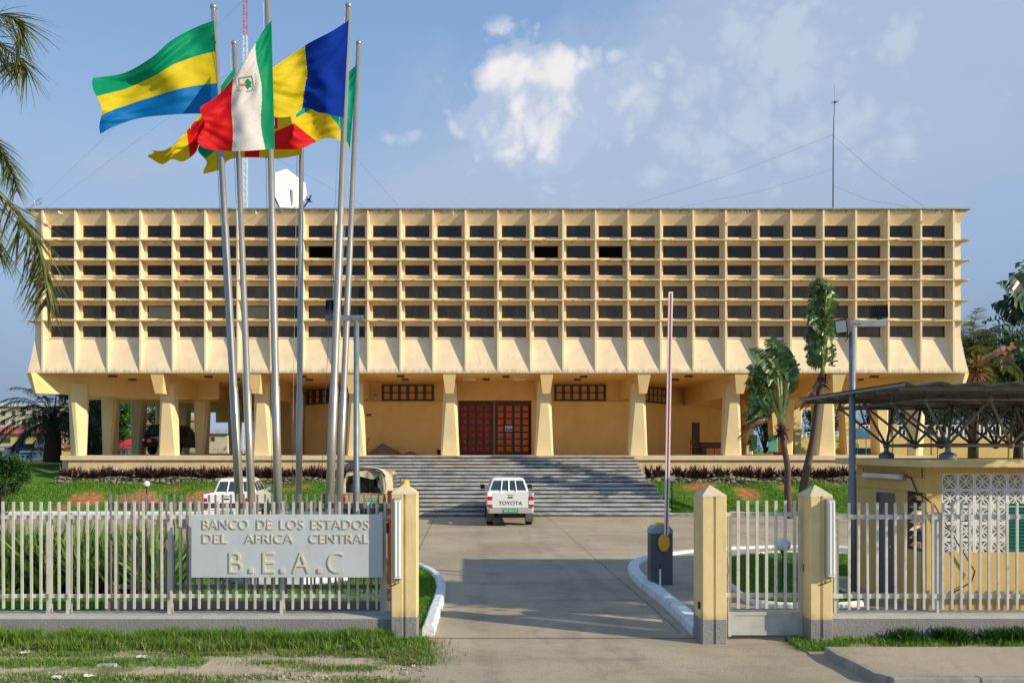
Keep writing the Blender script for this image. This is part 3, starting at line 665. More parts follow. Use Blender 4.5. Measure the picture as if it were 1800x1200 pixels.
# clerestories
def clerestory(a, b, nx, yo=-.05):
    a, b = Vector(a), Vector(b); L = (b-a).length; t = (b-a).normalized(); n = Vector((t.y, -t.x))
    z0, z1 = TH+.04, TH+.99
    def bx(m_, u0, u1, d0, d1, za, zb_):
        c = [a+t*u0+n*d0, a+t*u1+n*d0, a+t*u1+n*d1, a+t*u0+n*d1]
        m_.loft([[(p.x, p.y, za) for p in c][::-1], [(p.x, p.y, zb_) for p in c][::-1]])
    fr, pn = MB(), MB(); bx(pn, 0, L, .0, .02, z0, z1)
    for u in (0, L-.06): bx(fr, u, u+.06, .02, .08, z0, z1)
    bx(fr, .06, L-.06, .02, .08, z0, z0+.06); bx(fr, .06, L-.06, .02, .08, z1-.06, z1)
    s = (L-.12)/nx; sqs = []
    for i in range(nx):
        c = .06+(i+.5)*s
        bx(fr, c-s/2-.015, c-s/2+.015, .021, .07, z0+.06, z1-.06)
        for za in (z0+.1, z0+.52):
            sq = MB(); bx(sq, c-.15, c+.15, .02, .045, za, za+.34); sqs.append(sq)
            bx(fr, c-.2, c-.16, .022, .06, za+.02, za+.3); bx(fr, c+.16, c+.2, .022, .06, za+.02, za+.3)
            bx(fr, c-s/2+.016, c-.16, .022, .055, za+.15, za+.18)
        bx(fr, c-s/2+.016, c+s/2-.016, .023, .06, z0+.47, z0+.5)
    o = fr.build('clerestory_window', material('clerestory_frame', (.13, .1, .055), .6) if 'clf' not in M else M['clf'], bld)
    pn.build('pane', M['black'], o)
    if 'clp' not in M: M['clp'] = material('clerestory_panel', (.60, .32, .10), .6)
    for sq in sqs: sq.build('panel', M['clp'], o)
yy = HY+.14
clerestory((X(671, yy), yy), (X(763, yy), yy), 6); clerestory((X(974, yy), yy), (X(1065, yy), yy), 6)
clerestory((9.25-.1+.8, yy+.8), (9.15+2.9, yy+2.9), 6); clerestory((-10.2, yy+4.25), (-6.5, yy+.55), 7)
# side door in the angled wall, small fittings
def on_right(u, z, d=.0): # along right angled wall
    a, b = Vector((hx1, HY)), Vector((17.4, 54)); t = (b-a).normalized(); n = Vector((t.y, -t.x)); p = a+t*u+n*d; return p, t, n
mb = MB(); p, t, n = on_right(7.0, 0, .0)
c = [p, p+t*.95, p+t*.95+n*.03, p+n*.03]; mb.loft([[(q.x, q.y, 2.55) for q in c][::-1], [(q.x, q.y, 4.6) for q in c][::-1]])
mb.build('side_door', material('side_door_brown', (.09, .045, .025), .6), bld)
# soffit fittings
lights = [(x, y) for x in (-18.1, -13.2, -8.3, -3.6, 1.45, 6.3, 11.3, 16.2, 21) for y in (41.4, 43.2)]
for i, (x, y) in enumerate(lights):
    mb = MB(); mb.cbox((x+jit(.6), y+(.3 if i % 3 else 0), 6.66), (.36, .3, .1)); mb.build('soffit_light', M['frame'], bld)
for px in (826, 913):
    mb = MB(); c = P(px, 664, 43.2); mb.cbox((c.x, 43.2, 6.68), (.72, .2, .07)); mb.cur = 1
    for q in (-.06, .06): mb.tube([(c.x-.32, 43.2+q, 6.62), (c.x+.32, 43.2+q, 6.62)], .02, 6)
    mb.build('strip_light', [M['white'], M['tubewhite']], bld)
# terrace
TX0, TX1, TY = -20.95, 23.75, 40.8
mb = MB(); mb.box(TX0, TX1, TY, YB, 2.32, 2.55); mb.build('terrace_slab', material('terrace_coping', (.74, .60, .39), .85, var=.1, vscale=3, grime=(.4, .31, .2), grime_amt=.5, gscale=1.5), bld)
mb = MB(); mb.box(TX0+.35, TX1-.3, TY+.12, YB-.1, .5, 2.318); mb.box(TX0-.05, TX0+.9, TY+.3, TY+2, .5, 2.3); mb.build('terrace_wall', M['terrace'], bld)

# ------------------------------------------------------------------ stairs
st = thing('staircase', (1.4, 37, 0), 'wide weathered concrete staircase with stained treads up to the bank entrance', 'stairs')
SX0, SX1 = -5.55, 8.33
z = 0.0; y = 33.75; LX0, LX1 = -5.85, 8.5
def step_(x0, x1, y0, y1, z0, z1):
    mb = MB()
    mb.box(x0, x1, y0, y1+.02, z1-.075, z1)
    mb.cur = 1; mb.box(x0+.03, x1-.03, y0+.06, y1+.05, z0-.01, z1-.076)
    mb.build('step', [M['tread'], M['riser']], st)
for i in range(8): step_(LX0-.02*(8-i), LX1+.02*(8-i), y, y+(.38 if i < 7 else .9), z, z+.1625); y += .38; z += .1625
y += .52
for i in range(8): step_(SX0, SX1, y, y+(.38 if i < 7 else TY-y), z, z+.15625); y += .38; z += .15625
mb = MB(); mb.extr_x([(33.85, -.1), (36.9, 1.1), (37.4, 1.12), (40.8, 2.4), (40.9, -.1)], SX0+.2, SX1-.2); mb.build('base', M['riser'], st)
for px in (703, 774, 842, 913, 985, 1055): pass

# ------------------------------------------------------------------ retaining wall and purple plants
def rubble(name, x0, x1, label, ret=False):
    V, F = [], []; nx = int((x1-x0)/.12); nzz = 6; YW = 38.75
    for i in range(nx+1):
        for j in range(nzz+1):
            x = x0+(x1-x0)*i/nx; z = 1.0+.5*j/nzz+(.06*math.sin(x*2.1)+jit(.02) if j == nzz else 0)
            V.append((x, YW-.08*math.sin(x*5.1+j*2.3)*math.sin(x*2.7+j)-.05*jit(1), z))
    n = nzz+1
    for i in range(nx):
        for j in range(nzz): a = i*n+j; F.append((a, a+n, a+n+1, a+1))
    b = len(V)
    for i in range(nx+1): V.append((V[i*n+nzz][0], YW+.5, V[i*n+nzz][2]))
    for i in range(nx): F.append((i*n+nzz, (i+1)*n+nzz, b+i+1, b+i))
    o = npmesh(name, V, F, M['rubble']); tag(o, label, 'retaining wall')
    return o
rubble('retaining_wall', -20.2, -5.75, 'low rubble stone wall under the purple plants left of the stairs')
rubble('retaining_wall', 8.6, 23.4, 'low rubble stone wall under the purple plants right of the stairs')
mb = MB(); mb.box(-20.2, -5.7, 39.2, 40.9, 1.0, 1.52); mb.box(8.5, 23.4, 39.2, 40.9, 1.0, 1.52)
tag(mb.build('planting_bed', material('bed_soil', (.14, .07, .04), .95, var=.3, bump=.8)), kind='structure')
def blades(roots, tips, widths, bend, mat, name, parent=None, seg=3, world=True):
    """tapered curved blades: roots/tips (n,3), bend adds droop"""
    r = np.asarray(roots, float); t = np.asarray(tips, float); n = len(r); w = np.asarray(widths, float).reshape(-1, 1)
    d = t-r; side = np.cross(d, np.array([0, 0, 1.0])+RG.normal(0, .3, (n, 3))); side /= np.linalg.norm(side, axis=1, keepdims=True)+1e-9
    V = []
    for i in range(seg+1):
        s = i/seg; c = r+d*s; c[:, 2] += np.asarray(bend)*(4*s*(1-s))
        ww = w*(1-s**1.6)*.5+.0008; V.append(c-side*ww); V.append(c+side*ww)
    V = np.stack(V, 1); base = (np.arange(n)*(2*(seg+1)))[:, None, None]
    F = np.array([[2*i, 2*i+1, 2*i+3, 2*i+2] for i in range(seg)])[None]+base
    return npmesh(name, V.reshape(-1, 3), F.reshape(-1, 4), mat, parent, world)
def rosette(name, n, L, w, mat, up=(.2, 1.3), parent=None):
    a = RG.uniform(0, 2*math.pi, n); e = RG.uniform(up[0], up[1], n); l = L*RG.uniform(.6, 1.1, n)
    roots = np.stack([.04*np.cos(a), .04*np.sin(a), RG.uniform(0, .12, n)], 1)
    tips = roots+np.stack([np.cos(a)*np.cos(e)*l, np.sin(a)*np.cos(e)*l, np.sin(e)*l], 1)
    return blades(roots, tips, np.full(n, w), l*.12, mat, name, parent)
ros = [rosette('purple_plant', 34, .52, .075, M['purple'], (.1, 1.45)) for _ in range(4)]
for i, o in enumerate(ros): tag(o, 'dark purple spiky plant above the rubble wall left of the stairs', 'plant', 'purple plants along the left retaining wall'); o.location = (-19.9+i*.3, 39.0, 1.5)
x = -18.7; cnt = 0
def put(o, x, y, z, left, s=None):
    c = o.copy(); COL.objects.link(c); c.location = (x, y, z); c.rotation_euler = (0, 0, random.uniform(0, 6.3)); k = s or random.uniform(.75, 1.15); c.scale = (k, k, k*random.uniform(.8, 1.1))
    if not left: c['label'] = 'dark purple spiky plant above the rubble wall right of the stairs'; c['group'] = 'purple plants along the right retaining wall'
while x < -5.9: put(random.choice(ros), x, 39.0+jit(.15), 1.5, True); put(random.choice(ros), x+.13, 39.4+jit(.15), 1.52, True); x += .27
x = 8.8
while x < 22.8:
    put(random.choice(ros), x, 39.0+jit(.15), 1.5, False)
    if random.random() < .8: put(random.choice(ros), x+.13, 39.4+jit(.15), 1.52, False)
    x += random.uniform(.24, .36)
for i, (px, w, lab) in enumerate(((199, .9, 'left'), (262, .85, 'middle'), (335, 1.4, 'right'))):
    rings = []; c = P(px, 826, 39.9)
    mb = MB(); n = 12
    for rr, h in ((1, 0), (1, .12), (.85, .24), (.5, .33), (.05, .36)):
        rings.append([(c.x+rr*w*.7*math.cos(2*math.pi*k/n)*(1+.12*math.sin(k*2.3+i)), c.y+rr*.25*math.sin(2*math.pi*k/n), 1.52+h*1.25) for k in range(n)])
    mb.loft(rings); tag(mb.build('boulder', material('pale_rock', (.44, .40, .34), .9, var=.2, vscale=4, bump=.8, bscale=10) if i == 0 else bpy.data.materials['pale_rock'], smooth=True), '%s one of three pale boulders behind the purple plants, against the terrace wall' % lab, 'boulder')

# ------------------------------------------------------------------ flagpoles and flags
pn = 8
mb = MB(); cc = (X(512, 17.25), 17.25)
oct_ = lambda r: [(cc[0]+r*math.cos(R(22.5+45*k)), cc[1]+r*math.sin(R(22.5+45*k))) for k in range(8)]
mb.extr_z(oct_(1.42), .05, .34); mb.extr_z(oct_(1.3), .34, .40)
tag(mb.build('flagpole_plinth', M['kerbwhite'], bevel=.02), 'low white octagonal plinth carrying the six flagpoles', 'plinth')
poles = {}
def pole(key, top, bot, Yt, Yb, label, r0=.095, r1=.055, mat='steel'):
    T, B = P(*top, Yt), P(*bot, Yb); d = (B-T).normalized()
    B2 = T+(B-T)*((T.z-.3)/(T.z-B.z))
    t = thing('flagpole', B2, label, 'flagpole', 'flagpoles standing on the white plinth')
    pts = [B2+(T-B2)*k for k in (0, .33, .331, .62, .621, 1)]; rr = [r0, r0*.96, r0*.84, r0*.8, r0*.7, r1]
    mb = MB(); mb.tube(pts, rr, 14); mb.build('pole', M[mat], t, smooth=False)
    for p in t.children: p.data.polygons.foreach_set('use_smooth', [True]*len(p.data.polygons))
    mb = MB(); mb.ball(T+(T-B2).normalized()*.05, .068 if Yt > 17.5 else .07, 14, 8); mb.build('finial', M['steel'], t, smooth=True)
    mb = MB(); mb.tube([T+Vector((-.08, -.03, -.2)), B2+Vector((-.14, -.03, 1.5))], .005, 4); mb.build('halyard', M['greysteel'] if key != 1 else material('halyard_green', (.03, .2, .14), .7) if 'hal' not in M else M['hal'], t)
    poles[key] = (T, B2)
pole(1, (375.5, 17), (422, 900), 16.6, 17.0, 'outer left flagpole carrying the green, yellow and blue striped flag')
pole(2, (412, 80), (443, 900), 17.9, 17.6, 'shorter left flagpole just right of the one with the green, yellow and blue flag', r0=.085)
pole(3, (470, -12), (489, 900), 15.9, 16.4, 'middle front flagpole rising past the top edge, with the green, white and red flag', r0=.088)
pole(4, (531, 97), (525, 900), 18.5, 18.2, 'rear flagpole just right of the middle front one, its top hidden by a flag', r0=.075)
pole(5, (612.5, 15), (579, 900), 16.6, 17.0, 'tall right flagpole carrying the blue and yellow flag')
pole(6, (630.5, 80), (595, 900), 17.9, 17.6, 'rightmost flagpole, shorter, with the green edged flag', r0=.085)

def cloth(name, c, rough=.6, tr=.35):
    return material(name, c, rough, transl=tr, var=.05, vscale=4, bump=.5, bscale=5, spec=.2)
FL = {'green': cloth('flag_green', (.0, .30, .13)), 'yellow': cloth('flag_yellow', (.75, .58, .015)), 'blue': cloth('flag_blue', (.0, .17, .50)), 'navy': cloth('flag_navy', (.0, .03, .30), .9, .25),
      'red': cloth('flag_red', (.68, .008, .012)), 'white': cloth('flag_white', (.68, .66, .64), tr=.25), 'mint': cloth('flag_mint', (.0, .34, .22))}
def interp(pts, s):
    d = [0]
    for a, b in zip(pts, pts[1:]): d.append(d[-1]+math.dist(a, b))
    t = s*d[-1]
    for i in range(len(pts)-1):
        if t <= d[i+1] or i == len(pts)-2:
            k = (t-d[i])/max(1e-6, d[i+1]-d[i]); return pts[i][0]+(pts[i+1][0]-pts[i][0])*k, pts[i][1]+(pts[i+1][1]-pts[i][1])*k
def smoothpath(p): return outline(p, False, 8)
def flag(label, top, bot, Y0, dY, colf, names, amp=.12, waves=3.0, ph=0.0, bulge=None):
    top, bot = smoothpath(top), smoothpath(bot); NU, NV = 190, 100
    V, px = [], []
    for i in range(NU+1):
        u = i/NU; a, b = interp(top, u), interp(bot, u)
        for j in range(NV+1):
            v = j/NV; x, y = a[0]+(b[0]-a[0])*v, a[1]+(b[1]-a[1])*v
            e = min(1, u*5)
            s1 = math.sin(waves*2*math.pi*u*.9+v*1.6+ph)*amp*e; s2 = math.sin(7*(u*1.1+v*.75)+ph*2)*amp*.38*e; s3 = math.sin(19*(u*.5-v*.9)+ph+2*math.sin(5*u))*amp*.09*e
            s4 = amp*.24*math.sin(26*(u*.75+v*.62)+3*math.sin(4*v+ph))*math.sin(math.pi*v)*e
            s5 = amp*.07*math.sin(47*(u*.3+v*.8)+4*math.sin(6*u+ph))*e
            an = math.atan2(v+.02, u+.12); s6 = amp*.22*math.sin(an*15+ph+1.5*math.sin(u*4))*min(1, u*4)*(1-.4*u)
            x += -5*max(0, u-.86)/.14*math.sin(v*8+ph)
            Y = Y0+dY*u+s1+s2+s3+s4+s5+s6; V.append(P(x, y, Y)); px.append((x, y))
    F, mi = [], []; n = NV+1
    for i in range(NU):
        for j in range(NV):
            a = i*n+j; F.append((a, a+1, a+n+1, a+n)); q = [px[k] for k in (a, a+1, a+n+1, a+n)]
            mi.append(colf((sum(k[0] for k in q)/4, sum(k[1] for k in q)/4), (i+.5)/NU, (j+.5)/NV))
    me = bpy.data.meshes.new('flag'); me.from_pydata([tuple(v) for v in V], [], F)
    for k in names: me.materials.append(FL[k])
    me.polygons.foreach_set('material_index', mi); me.polygons.foreach_set('use_smooth', [True]*len(F)); me.update()
    o = link(me, 'flag'); tag(o, label, 'flag', 'flags flying from the poles')
    return o, V, px
def below(p, line):
    for a, b in zip(line, line[1:]):
        if min(a[0], b[0]) <= p[0] <= max(a[0], b[0]): return p[1] > a[1]+(b[1]-a[1])*(p[0]-a[0])/(b[0]-a[0]+1e-9)
    return False
# three horizontal bands
flag('green over yellow over blue striped flag flying to the left from the outer left pole', [(376, 36), (340, 50), (300, 72), (268, 100), (225, 126), (190, 134), (165, 137)],
     [(384, 201), (340, 200), (285, 203), (245, 208), (215, 217), (195, 226), (181, 236)], 16.45, -.5, lambda p, u, v: min(2, int(v*3)), ['green', 'yellow', 'blue'], .13, 1.6, .4)
# tricolour with emblem, green by the pole
def c2(p, u, v):
    if p[0] > 451+(p[1]-72)*.073+ (3*math.sin(p[1]*.05)): return 0
    if p[0] > 408+1.5*math.sin(p[1]*.06): return 1
    return 2
f2, V2, px2 = flag('green, white and red banded flag with a tree emblem on its white band', [(477, 36), (462, 55), (450, 75), (430, 105), (411, 136), (385, 166), (357, 188)],
                   [(483, 262), (465, 263), (440, 265), (410, 266), (385, 264), (368, 263), (352, 256)], 15.75, -.45, c2, ['green', 'white', 'red'], .10, 1.3, 1.2)
def nearest(V, px, x, y):
    k = min(range(len(px)), key=lambda i: (px[i][0]-x)**2+(px[i][1]-y)**2); Y = V[k].y-.012; return P(x, y, Y)
def patch(m_, poly, step=None):
    m_.add([nearest(V2, px2, x, y) for x, y in poly], [tuple(range(len(poly)))])
mb = MB()
sh = [(421, 137), (443, 134), (446, 150), (444, 158), (434, 161), (421, 159)]
for a, b in zip(sh, sh[1:]+sh[:1]):
    mb.tube([nearest(V2, px2, *a), nearest(V2, px2, *b)], .007, 4)
mb.cur = 1; patch(mb, [(422, 146.5), (425, 148), (433, 147.5), (433, 150), (425, 150.5), (422, 152.5)])
mb.cur = 2; patch(mb, [(432, 142), (436, 138), (439, 142), (443, 145), (441, 149), (443, 153), (438, 154), (436, 158), (433, 153), (431, 149)])
mb.cur = 3
for i in range(6):
    x, y = 449.5+1.2*math.sin(i*.8), 130+i*5.4
    patch(mb, [(x+(1.9 if k % 2 else .8)*math.cos(k*math.pi/5), y+(1.9 if k % 2 else .8)*math.sin(k*math.pi/5)) for k in range(10)])
mb.cur = 0
for i in range(9):
    a = (413.5+2.2*math.sin(i*.45-1.2), 131+i*3.6); b_ = (a[0]+2.4, a[1]+1.2); mb.tube([nearest(V2, px2, *a), nearest(V2, px2, *b_)], .006, 4)
mb.build('emblem', [material('emblem_grey', (.25, .24, .24), .7), material('emblem_brown', (.42, .14, .05), .7), FL['green'], material('emblem_gold', (.62, .42, .08), .7)], f2, world=False)
# blue / yellow / red vertical bands
def c3(p, u, v):
    L = 538+2*math.sin(p[1]*.06) if p[1] < 140 else 538-(p[1]-140)*.14
    return 0 if p[0] > L else (1 if p[0] > 476 else 2)
flag('blue and yellow banded flag flying left from the tall right pole', [(613, 36), (585, 54), (560, 67), (538, 79), (505, 101), (475, 121), (440, 135)],
     [(604, 207), (590, 204), (575, 200), (560, 198), (545, 191), (533, 190), (515, 204), (478, 207), (445, 205)], 16.5, -.35, c3, ['navy', 'yellow', 'red'], .12, 1.7, 2.2)
# diagonal green / yellow / red
def c4_(p, u, v):
    if p[0] < 558 and below(p, [(440, 240), (482, 232), (517, 217), (558, 250)]): return 2
    if p[0] < 488 and p[1] < 226: return 2
    if p[0] > 577 and not below(p, [(577, 200), (590, 214), (600, 230), (616, 262), (640, 300)]): return 0
    if p[0] < 550 and p[1] < 200-(548-p[0])*-.55-8 and p[0] > 520: return 0
    return 1
flag('green, yellow and red diagonal flag hanging from the rightmost pole behind the blue one', [(628, 113), (610, 130), (590, 150), (560, 160), (530, 165), (500, 170), (478, 175)],
     [(615, 262), (605, 252), (590, 245), (572, 243), (552, 251), (530, 261), (500, 263), (478, 262)], 17.75, -.3, c4_, ['mint', 'yellow', 'red'], .13, 2.0, .9)
# green / red / yellow, fly end
def c5(p, u, v):
    if p[0] > 383: return 0
    if not below(p, [(330, 245), (338, 214), (352, 212), (360, 203)]) and p[0] > 334: return 2
    return 1 if p[0] > 328+(p[1]-228)*.12 else 2
flag('red and yellow fly end of a flag drooping from the shorter left pole', [(413, 118), (395, 142), (375, 172), (352, 201), (330, 228), (303, 256), (285, 265), (266, 264)],
     [(422, 262), (400, 262), (370, 258), (352, 252), (344, 268), (330, 280), (318, 284), (302, 280), (285, 289), (264, 281)], 17.75, -.35, c5, ['green', 'red', 'yellow'], .12, 1.6, 2.9)
def c6(p, u, v):
    if 430 < p[0] < 456: return 1
    if p[0] < 379 and not below(p, [(340, 282), (360, 280), (372, 270), (380, 262)]): return 0
    return 2
flag('yellow, green and red flag hanging low behind the others from the rear pole', [(531, 225), (500, 232), (470, 238), (440, 240), (400, 243), (370, 248), (351, 255)],
     [(531, 271), (505, 277), (480, 279), (455, 277), (430, 277), (405, 280), (393, 290), (385, 299), (363, 306)], 18.35, -.3, c6, ['green', 'red', 'yellow'], .09, 1.8, .1)

# ------------------------------------------------------------------ lamp posts with floodlights
def floodlight(t, c, w, h, d, face, mat='black', lens=False, world=True):
    """face: unit vector it points to"""
    f = Vector(face).normalized(); s = f.cross(Vector((0, 0, 1))).normalized(); u = s.cross(f); c = Vector(c)
    mb = MB()
    def ob(cx, cy, cz, dx, dy, dz):
        vs = [c+s*(cx+i*dx/2)+u*(cz+k*dz/2)+f*(cy+j*dy/2) for k in (-1, 1) for i, j in ((-1, -1), (1, -1), (1, 1), (-1, 1))]
        mb.add(vs, [(0, 3, 2, 1), (4, 5, 6, 7), (0, 1, 5, 4), (1, 2, 6, 5), (2, 3, 7, 6), (3, 0, 4, 7)])
    ob(0, 0, 0, w, d*.5, h); ob(0, d*.3, 0, w*1.06, .02, h*1.06)
    for i in range(9): ob(-w*.44+i*w*.11, -d*.35, 0, .008, d*.3, h*.86)
    ob(0, -d*.05, -h*.58, .09, .06, .05)
    o = mb.build('floodlight', M[mat], t)
    if lens:
        mb = MB(); mb.add([c+s*a*w*.45+u*b*h*.42+f*(d*.3+.013) for a, b in ((-1, -1), (1, -1), (1, 1), (-1, 1))], [(0, 1, 2, 3)]); mb.build('lens', M['diffuser'], o)
    return o
def lamp_post(px, Y, ytop, z0, label, heads, arm):
    t = thing('lamp_post', (X(px, Y), Y, z0), label, 'lamp post'); zt_ = Z(ytop, Y); x = X(px, Y)
    mb = MB(); mb.tube([(x, Y, z0), (x, Y, z0+2.2), (x, Y, z0+2.25), (x, Y, zt_)], [.078, .074, .062, .056], 14); mb.build('post', M['greysteel'], t, smooth=True)
    mb = MB(); a, b = X(arm[0], Y), X(arm[1], Y); zc = Z(arm[2], Y)
    mb.box(a, b, Y-.05, Y-.045, zc-.055, zc+.055); mb.box(a, b, Y-.045, Y+.04, zc+.047, zc+.055); mb.box(a, b, Y-.045, Y+.04, zc-.055, zc-.047)
    for q in (-.07, .04, .12): mb.lathe((x+q, Y-.06, zc), [(.014, -.01), (.014, .02)], 6, 'y')
    mb.build('cross_arm', M['greysteel'], t)
    mb = MB()
    for c in heads: mb.tube([Vector(c[0])+Vector((0, 0, -.16)), Vector(c[0])+Vector((.05, .0, -.28)), (x+.1, Y, zc+.07), (x, Y, zc+.06)], .008, 5)
    mb.build('cable', M['black'], t)
    for c in heads: floodlight(t, *c)
    return t
lamp_post(626.5, 17.0, 557, .1, 'grey steel lamp post with one black floodlight among the flagpoles', [(P(586, 536, 17.0), .32, .22, .14, (.2, 1, -.15))], (572, 640, 559))
lamp_post(1498, 15.0, 563, .1, 'tall grey lamp post with two floodlights beside the guard house', [(P(1545, 547, 15.0), .30, .22, .14, (.25, 1, -.15)), (P(1482, 573, 15.0), .24, .26, .16, (-1, -.55, -.25), 'black', True)], (1484, 1556, 569))

# ------------------------------------------------------------------ fence piers
def gate_pier(xf0, xf1, yf, dp, ztop, label):
    w = xf1-xf0; t = thing('gate_pier', ((xf0+xf1)/2, yf+dp/2, 0), label, 'gate pier'); gr = .022; xm_ = (xf0+xf1)/2; ym = yf+dp/2
    def shape(z0, z1, e=0):
        m_ = MB(); a, b = xf0-e, xf1+e; c, d = yf-e, yf+dp+e
        ch = .012
        poly = [(a+ch, c), (xm_-gr, c), (xm_-gr*.5, c+gr), (xm_+gr*.5, c+gr), (xm_+gr, c), (b-ch, c), (b, c+ch), (b, ym-gr), (b-gr, ym), (b, ym+gr), (b, d-ch), (b-ch, d), (a+ch, d), (a, d-ch), (a, ym+gr), (a+gr, ym), (a, ym-gr), (a, c+ch)]
        m_.extr_z(poly, z0, z1); return m_
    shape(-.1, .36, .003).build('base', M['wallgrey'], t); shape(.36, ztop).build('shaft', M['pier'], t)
    m_ = MB(); m_.loft([[(xf0, yf, ztop), (xf1, yf, ztop), (xf1, yf+dp, ztop), (xf0, yf+dp, ztop)], [(xf0+.006, yf+.006, ztop+.02), (xf1-.006, yf+.006, ztop+.02), (xf1-.006, yf+dp-.006, ztop+.02), (xf0+.006, yf+dp-.006, ztop+.02)],
                        [(xm_-.01, ym-.01, ztop+.155), (xm_+.01, ym-.01, ztop+.155), (xm_+.01, ym+.01, ztop+.155), (xm_-.01, ym+.01, ztop+.155)]])
    m_.build('cap', M['piercap'], t)
    return t
YPL, YPR = 11.86, 11.68
gate_pier(X(687.5, YPL), X(733, YPL), YPL, .42, Z(868.5, YPL), 'square yellow gate pier on the left of the driveway, with a grey foot')
gate_pier(X(1234.5, YPR), X(1277.5, YPR), YPR, .46, Z(872, YPR), 'square yellow gate pier between the driveway and the pedestrian gate')
gate_pier(X(1424.5, YPR), X(1464, YPR), YPR, .46, Z(872, YPR), 'square yellow gate pier right of the pedestrian gate, tube lamp on its front')
def tube_fixture(a, b, r, nrm, label, vertical=True):
    a, b, n_ = Vector(a), Vector(b), Vector(nrm).normalized(); t = (b-a).normalized(); s = t.cross(n_)
    th = thing('tube_lamp', tuple(a), label, 'wall lamp')
    def ob(c0, c1, hw, d0, d1):
        m_ = MB(); ring = lambda c: [c-s*hw+n_*d0, c+s*hw+n_*d0, c+s*hw*.98+n_*(d1-.012), c+s*hw*.8+n_*d1, c-s*hw*.8+n_*d1, c-s*hw*.98+n_*(d1-.012)]
        m_.loft([ring(c0), ring(c1)]); return m_
    ob(a, b, r, 0, .05).build('housing', material('lamp_housing', (.30, .31, .29), .5) if 'lamp_housing' not in bpy.data.materials else bpy.data.materials['lamp_housing'], th)
    ob(a+t*.02, b-t*.02, r*.9, .045, .10).build('diffuser', M['diffuser'], th)
    m_ = MB()
    for q in (-.42, .42): m_.tube([a+t*.05+s*r*q+n_*.098, b-t*.05+s*r*q+n_*.098], .012, 8)
    m_.build('tube', M['tubewhite'], th)
    m_ = MB(); m_.tube([a+t*.01+n_*.02, a-t*.05+n_*.03+s*.02, a-t*.09+s*.07*(-1)+n_*.02, a-t*.11+s*.14*(-1)], .008, 6); m_.build('cable', M['black'], th)
    return th
tube_fixture(P(699.5, 1017, YPL-.005), P(699.5, 875, YPL-.005), .06, (0, -1, 0), 'long upright tube lamp fixed to the left gate pier')
tube_fixture(P(1457, 1014, YPR-.005), P(1457, 876, YPR-.005), .06, (0, -1, 0), 'long upright tube lamp fixed to the pier right of the pedestrian gate')
# beacon and gate guide behind the left pier
t = thing('warning_beacon', (X(713, 12.35), 12.35, 2.1), 'amber warning beacon standing behind the top of the left gate pier', 'beacon')
mb = MB(); x = X(713, 12.35); mb.box(x-.02, x+.02, 12.32, 12.38, 1.7, 2.24); mb.lathe((x, 12.35, 2.24), [(.075, 0), (.075, .03), (.06, .035)], 14); mb.build('mount', M['black'], t)
mb = MB(); mb.lathe((x, 12.35, 2.275), [(.058, 0), (.062, .02), (.06, .07), (.05, .095), (.02, .105)], 14); mb.build('dome', M['yellow'], t, smooth=True)
t = thing('gate_guide_post', (X(686, 12.45), 12.6, 0), 'rust red guide post for the sliding gate, behind the left pier', 'post')
mb = MB(); x = X(686, 12.6); mb.box(x-.045, x+.03, 12.58, 12.68, 0, 2.2); mb.box(x-.07, x+.0, 12.40, 12.62, 1.55, 1.7)
mb.build('post', material('rust_red_steel', (.16, .035, .025), .7, var=.3, vscale=10), t)

# ------------------------------------------------------------------ fences
def picket_mesh(w, z0, z1, d=.025):
    m_ = MB(); m_.box(-w/2, w/2, -d/2, d/2, z0, z1); return m_
def fence(name, label, cat, x0, x1, Y, z_bot, z_top, rails, sp, w, mat, posts=(), group=None, start=None):
    t = thing(name, (x0, Y, .4), label, cat, group)
    xs = []; x = start if start is not None else x0+.08
    while x < x1-.02: xs.append(x); x += sp
    proto = picket_mesh(w, z_bot, z_top).build('picket', mat, t, world=False); proto.location = (xs[0]-x0, -.03, -.4)
    for q in xs[1:]:
        c = proto.copy(); COL.objects.link(c); c.location = (q-x0+jit(.004), -.03, -.4+jit(.006)); c.rotation_euler = (jit(.004), jit(.006), jit(.02))
    for a, b in rails:
        m_ = MB(); m_.box(x0, x1, Y-.01, Y+.028, a, b); m_.build('rail', mat, t)
    for p in posts:
        m_ = MB(); m_.box(p-.035, p+.035, Y+.03, Y+.1, .3, rails[0][1]+.03); m_.build('post', mat, t)
    return t
YF = 12.2
zr = [(Z(911.5, YF), Z(905, YF)), (Z(1050, YF), Z(1043.5, YF))]
fence('fence', 'pale silver picket fence on the low grey wall left of the driveway', 'fence', -11.5, X(687, YF), YF, Z(1069, YF), Z(881, YF), zr, .1425, .034, M['fence'],
      [X(83, YF), X(118, YF), X(297, YF), X(672, YF), X(495, YF)], start=X(41-16.35*16, YF))
fence('fence', 'pale silver picket fence right of the pedestrian gate, in front of the guard house', 'fence', X(1464, YF), 12.5, YF, Z(1070, YF), Z(883, YF), [(Z(912, YF), Z(904, YF)), (Z(1051, YF), Z(1043, YF))], .1425, .034, M['fence'],
      [X(1472, YF), X(1653, YF)], start=X(1491, YF))
YS = 12.55
t = fence('sliding_gate', 'grey weathered sliding gate drawn open behind the sign and fence', 'gate', X(187, YS), X(686, YS), YS, Z(1050, YS), Z(868, YS), [(Z(893, YS), Z(884, YS)), (Z(1034, YS), Z(1027, YS))], .1105, .028, M['gate'])
mb = MB(); mb.box(X(187, YS), X(686, YS), YS, YS+.05, Z(1074, YS), Z(1056, YS)); mb.box(X(187, YS), X(686, YS), YS-.01, YS+.06, .08, .2); mb.build('bottom_panel', M['gate'], t)
mb = MB()
for p in (X(240, YS), X(640, YS)): mb.lathe((p, YS, .1), [(.07, 0), (.07, .05)], 12, 'y')
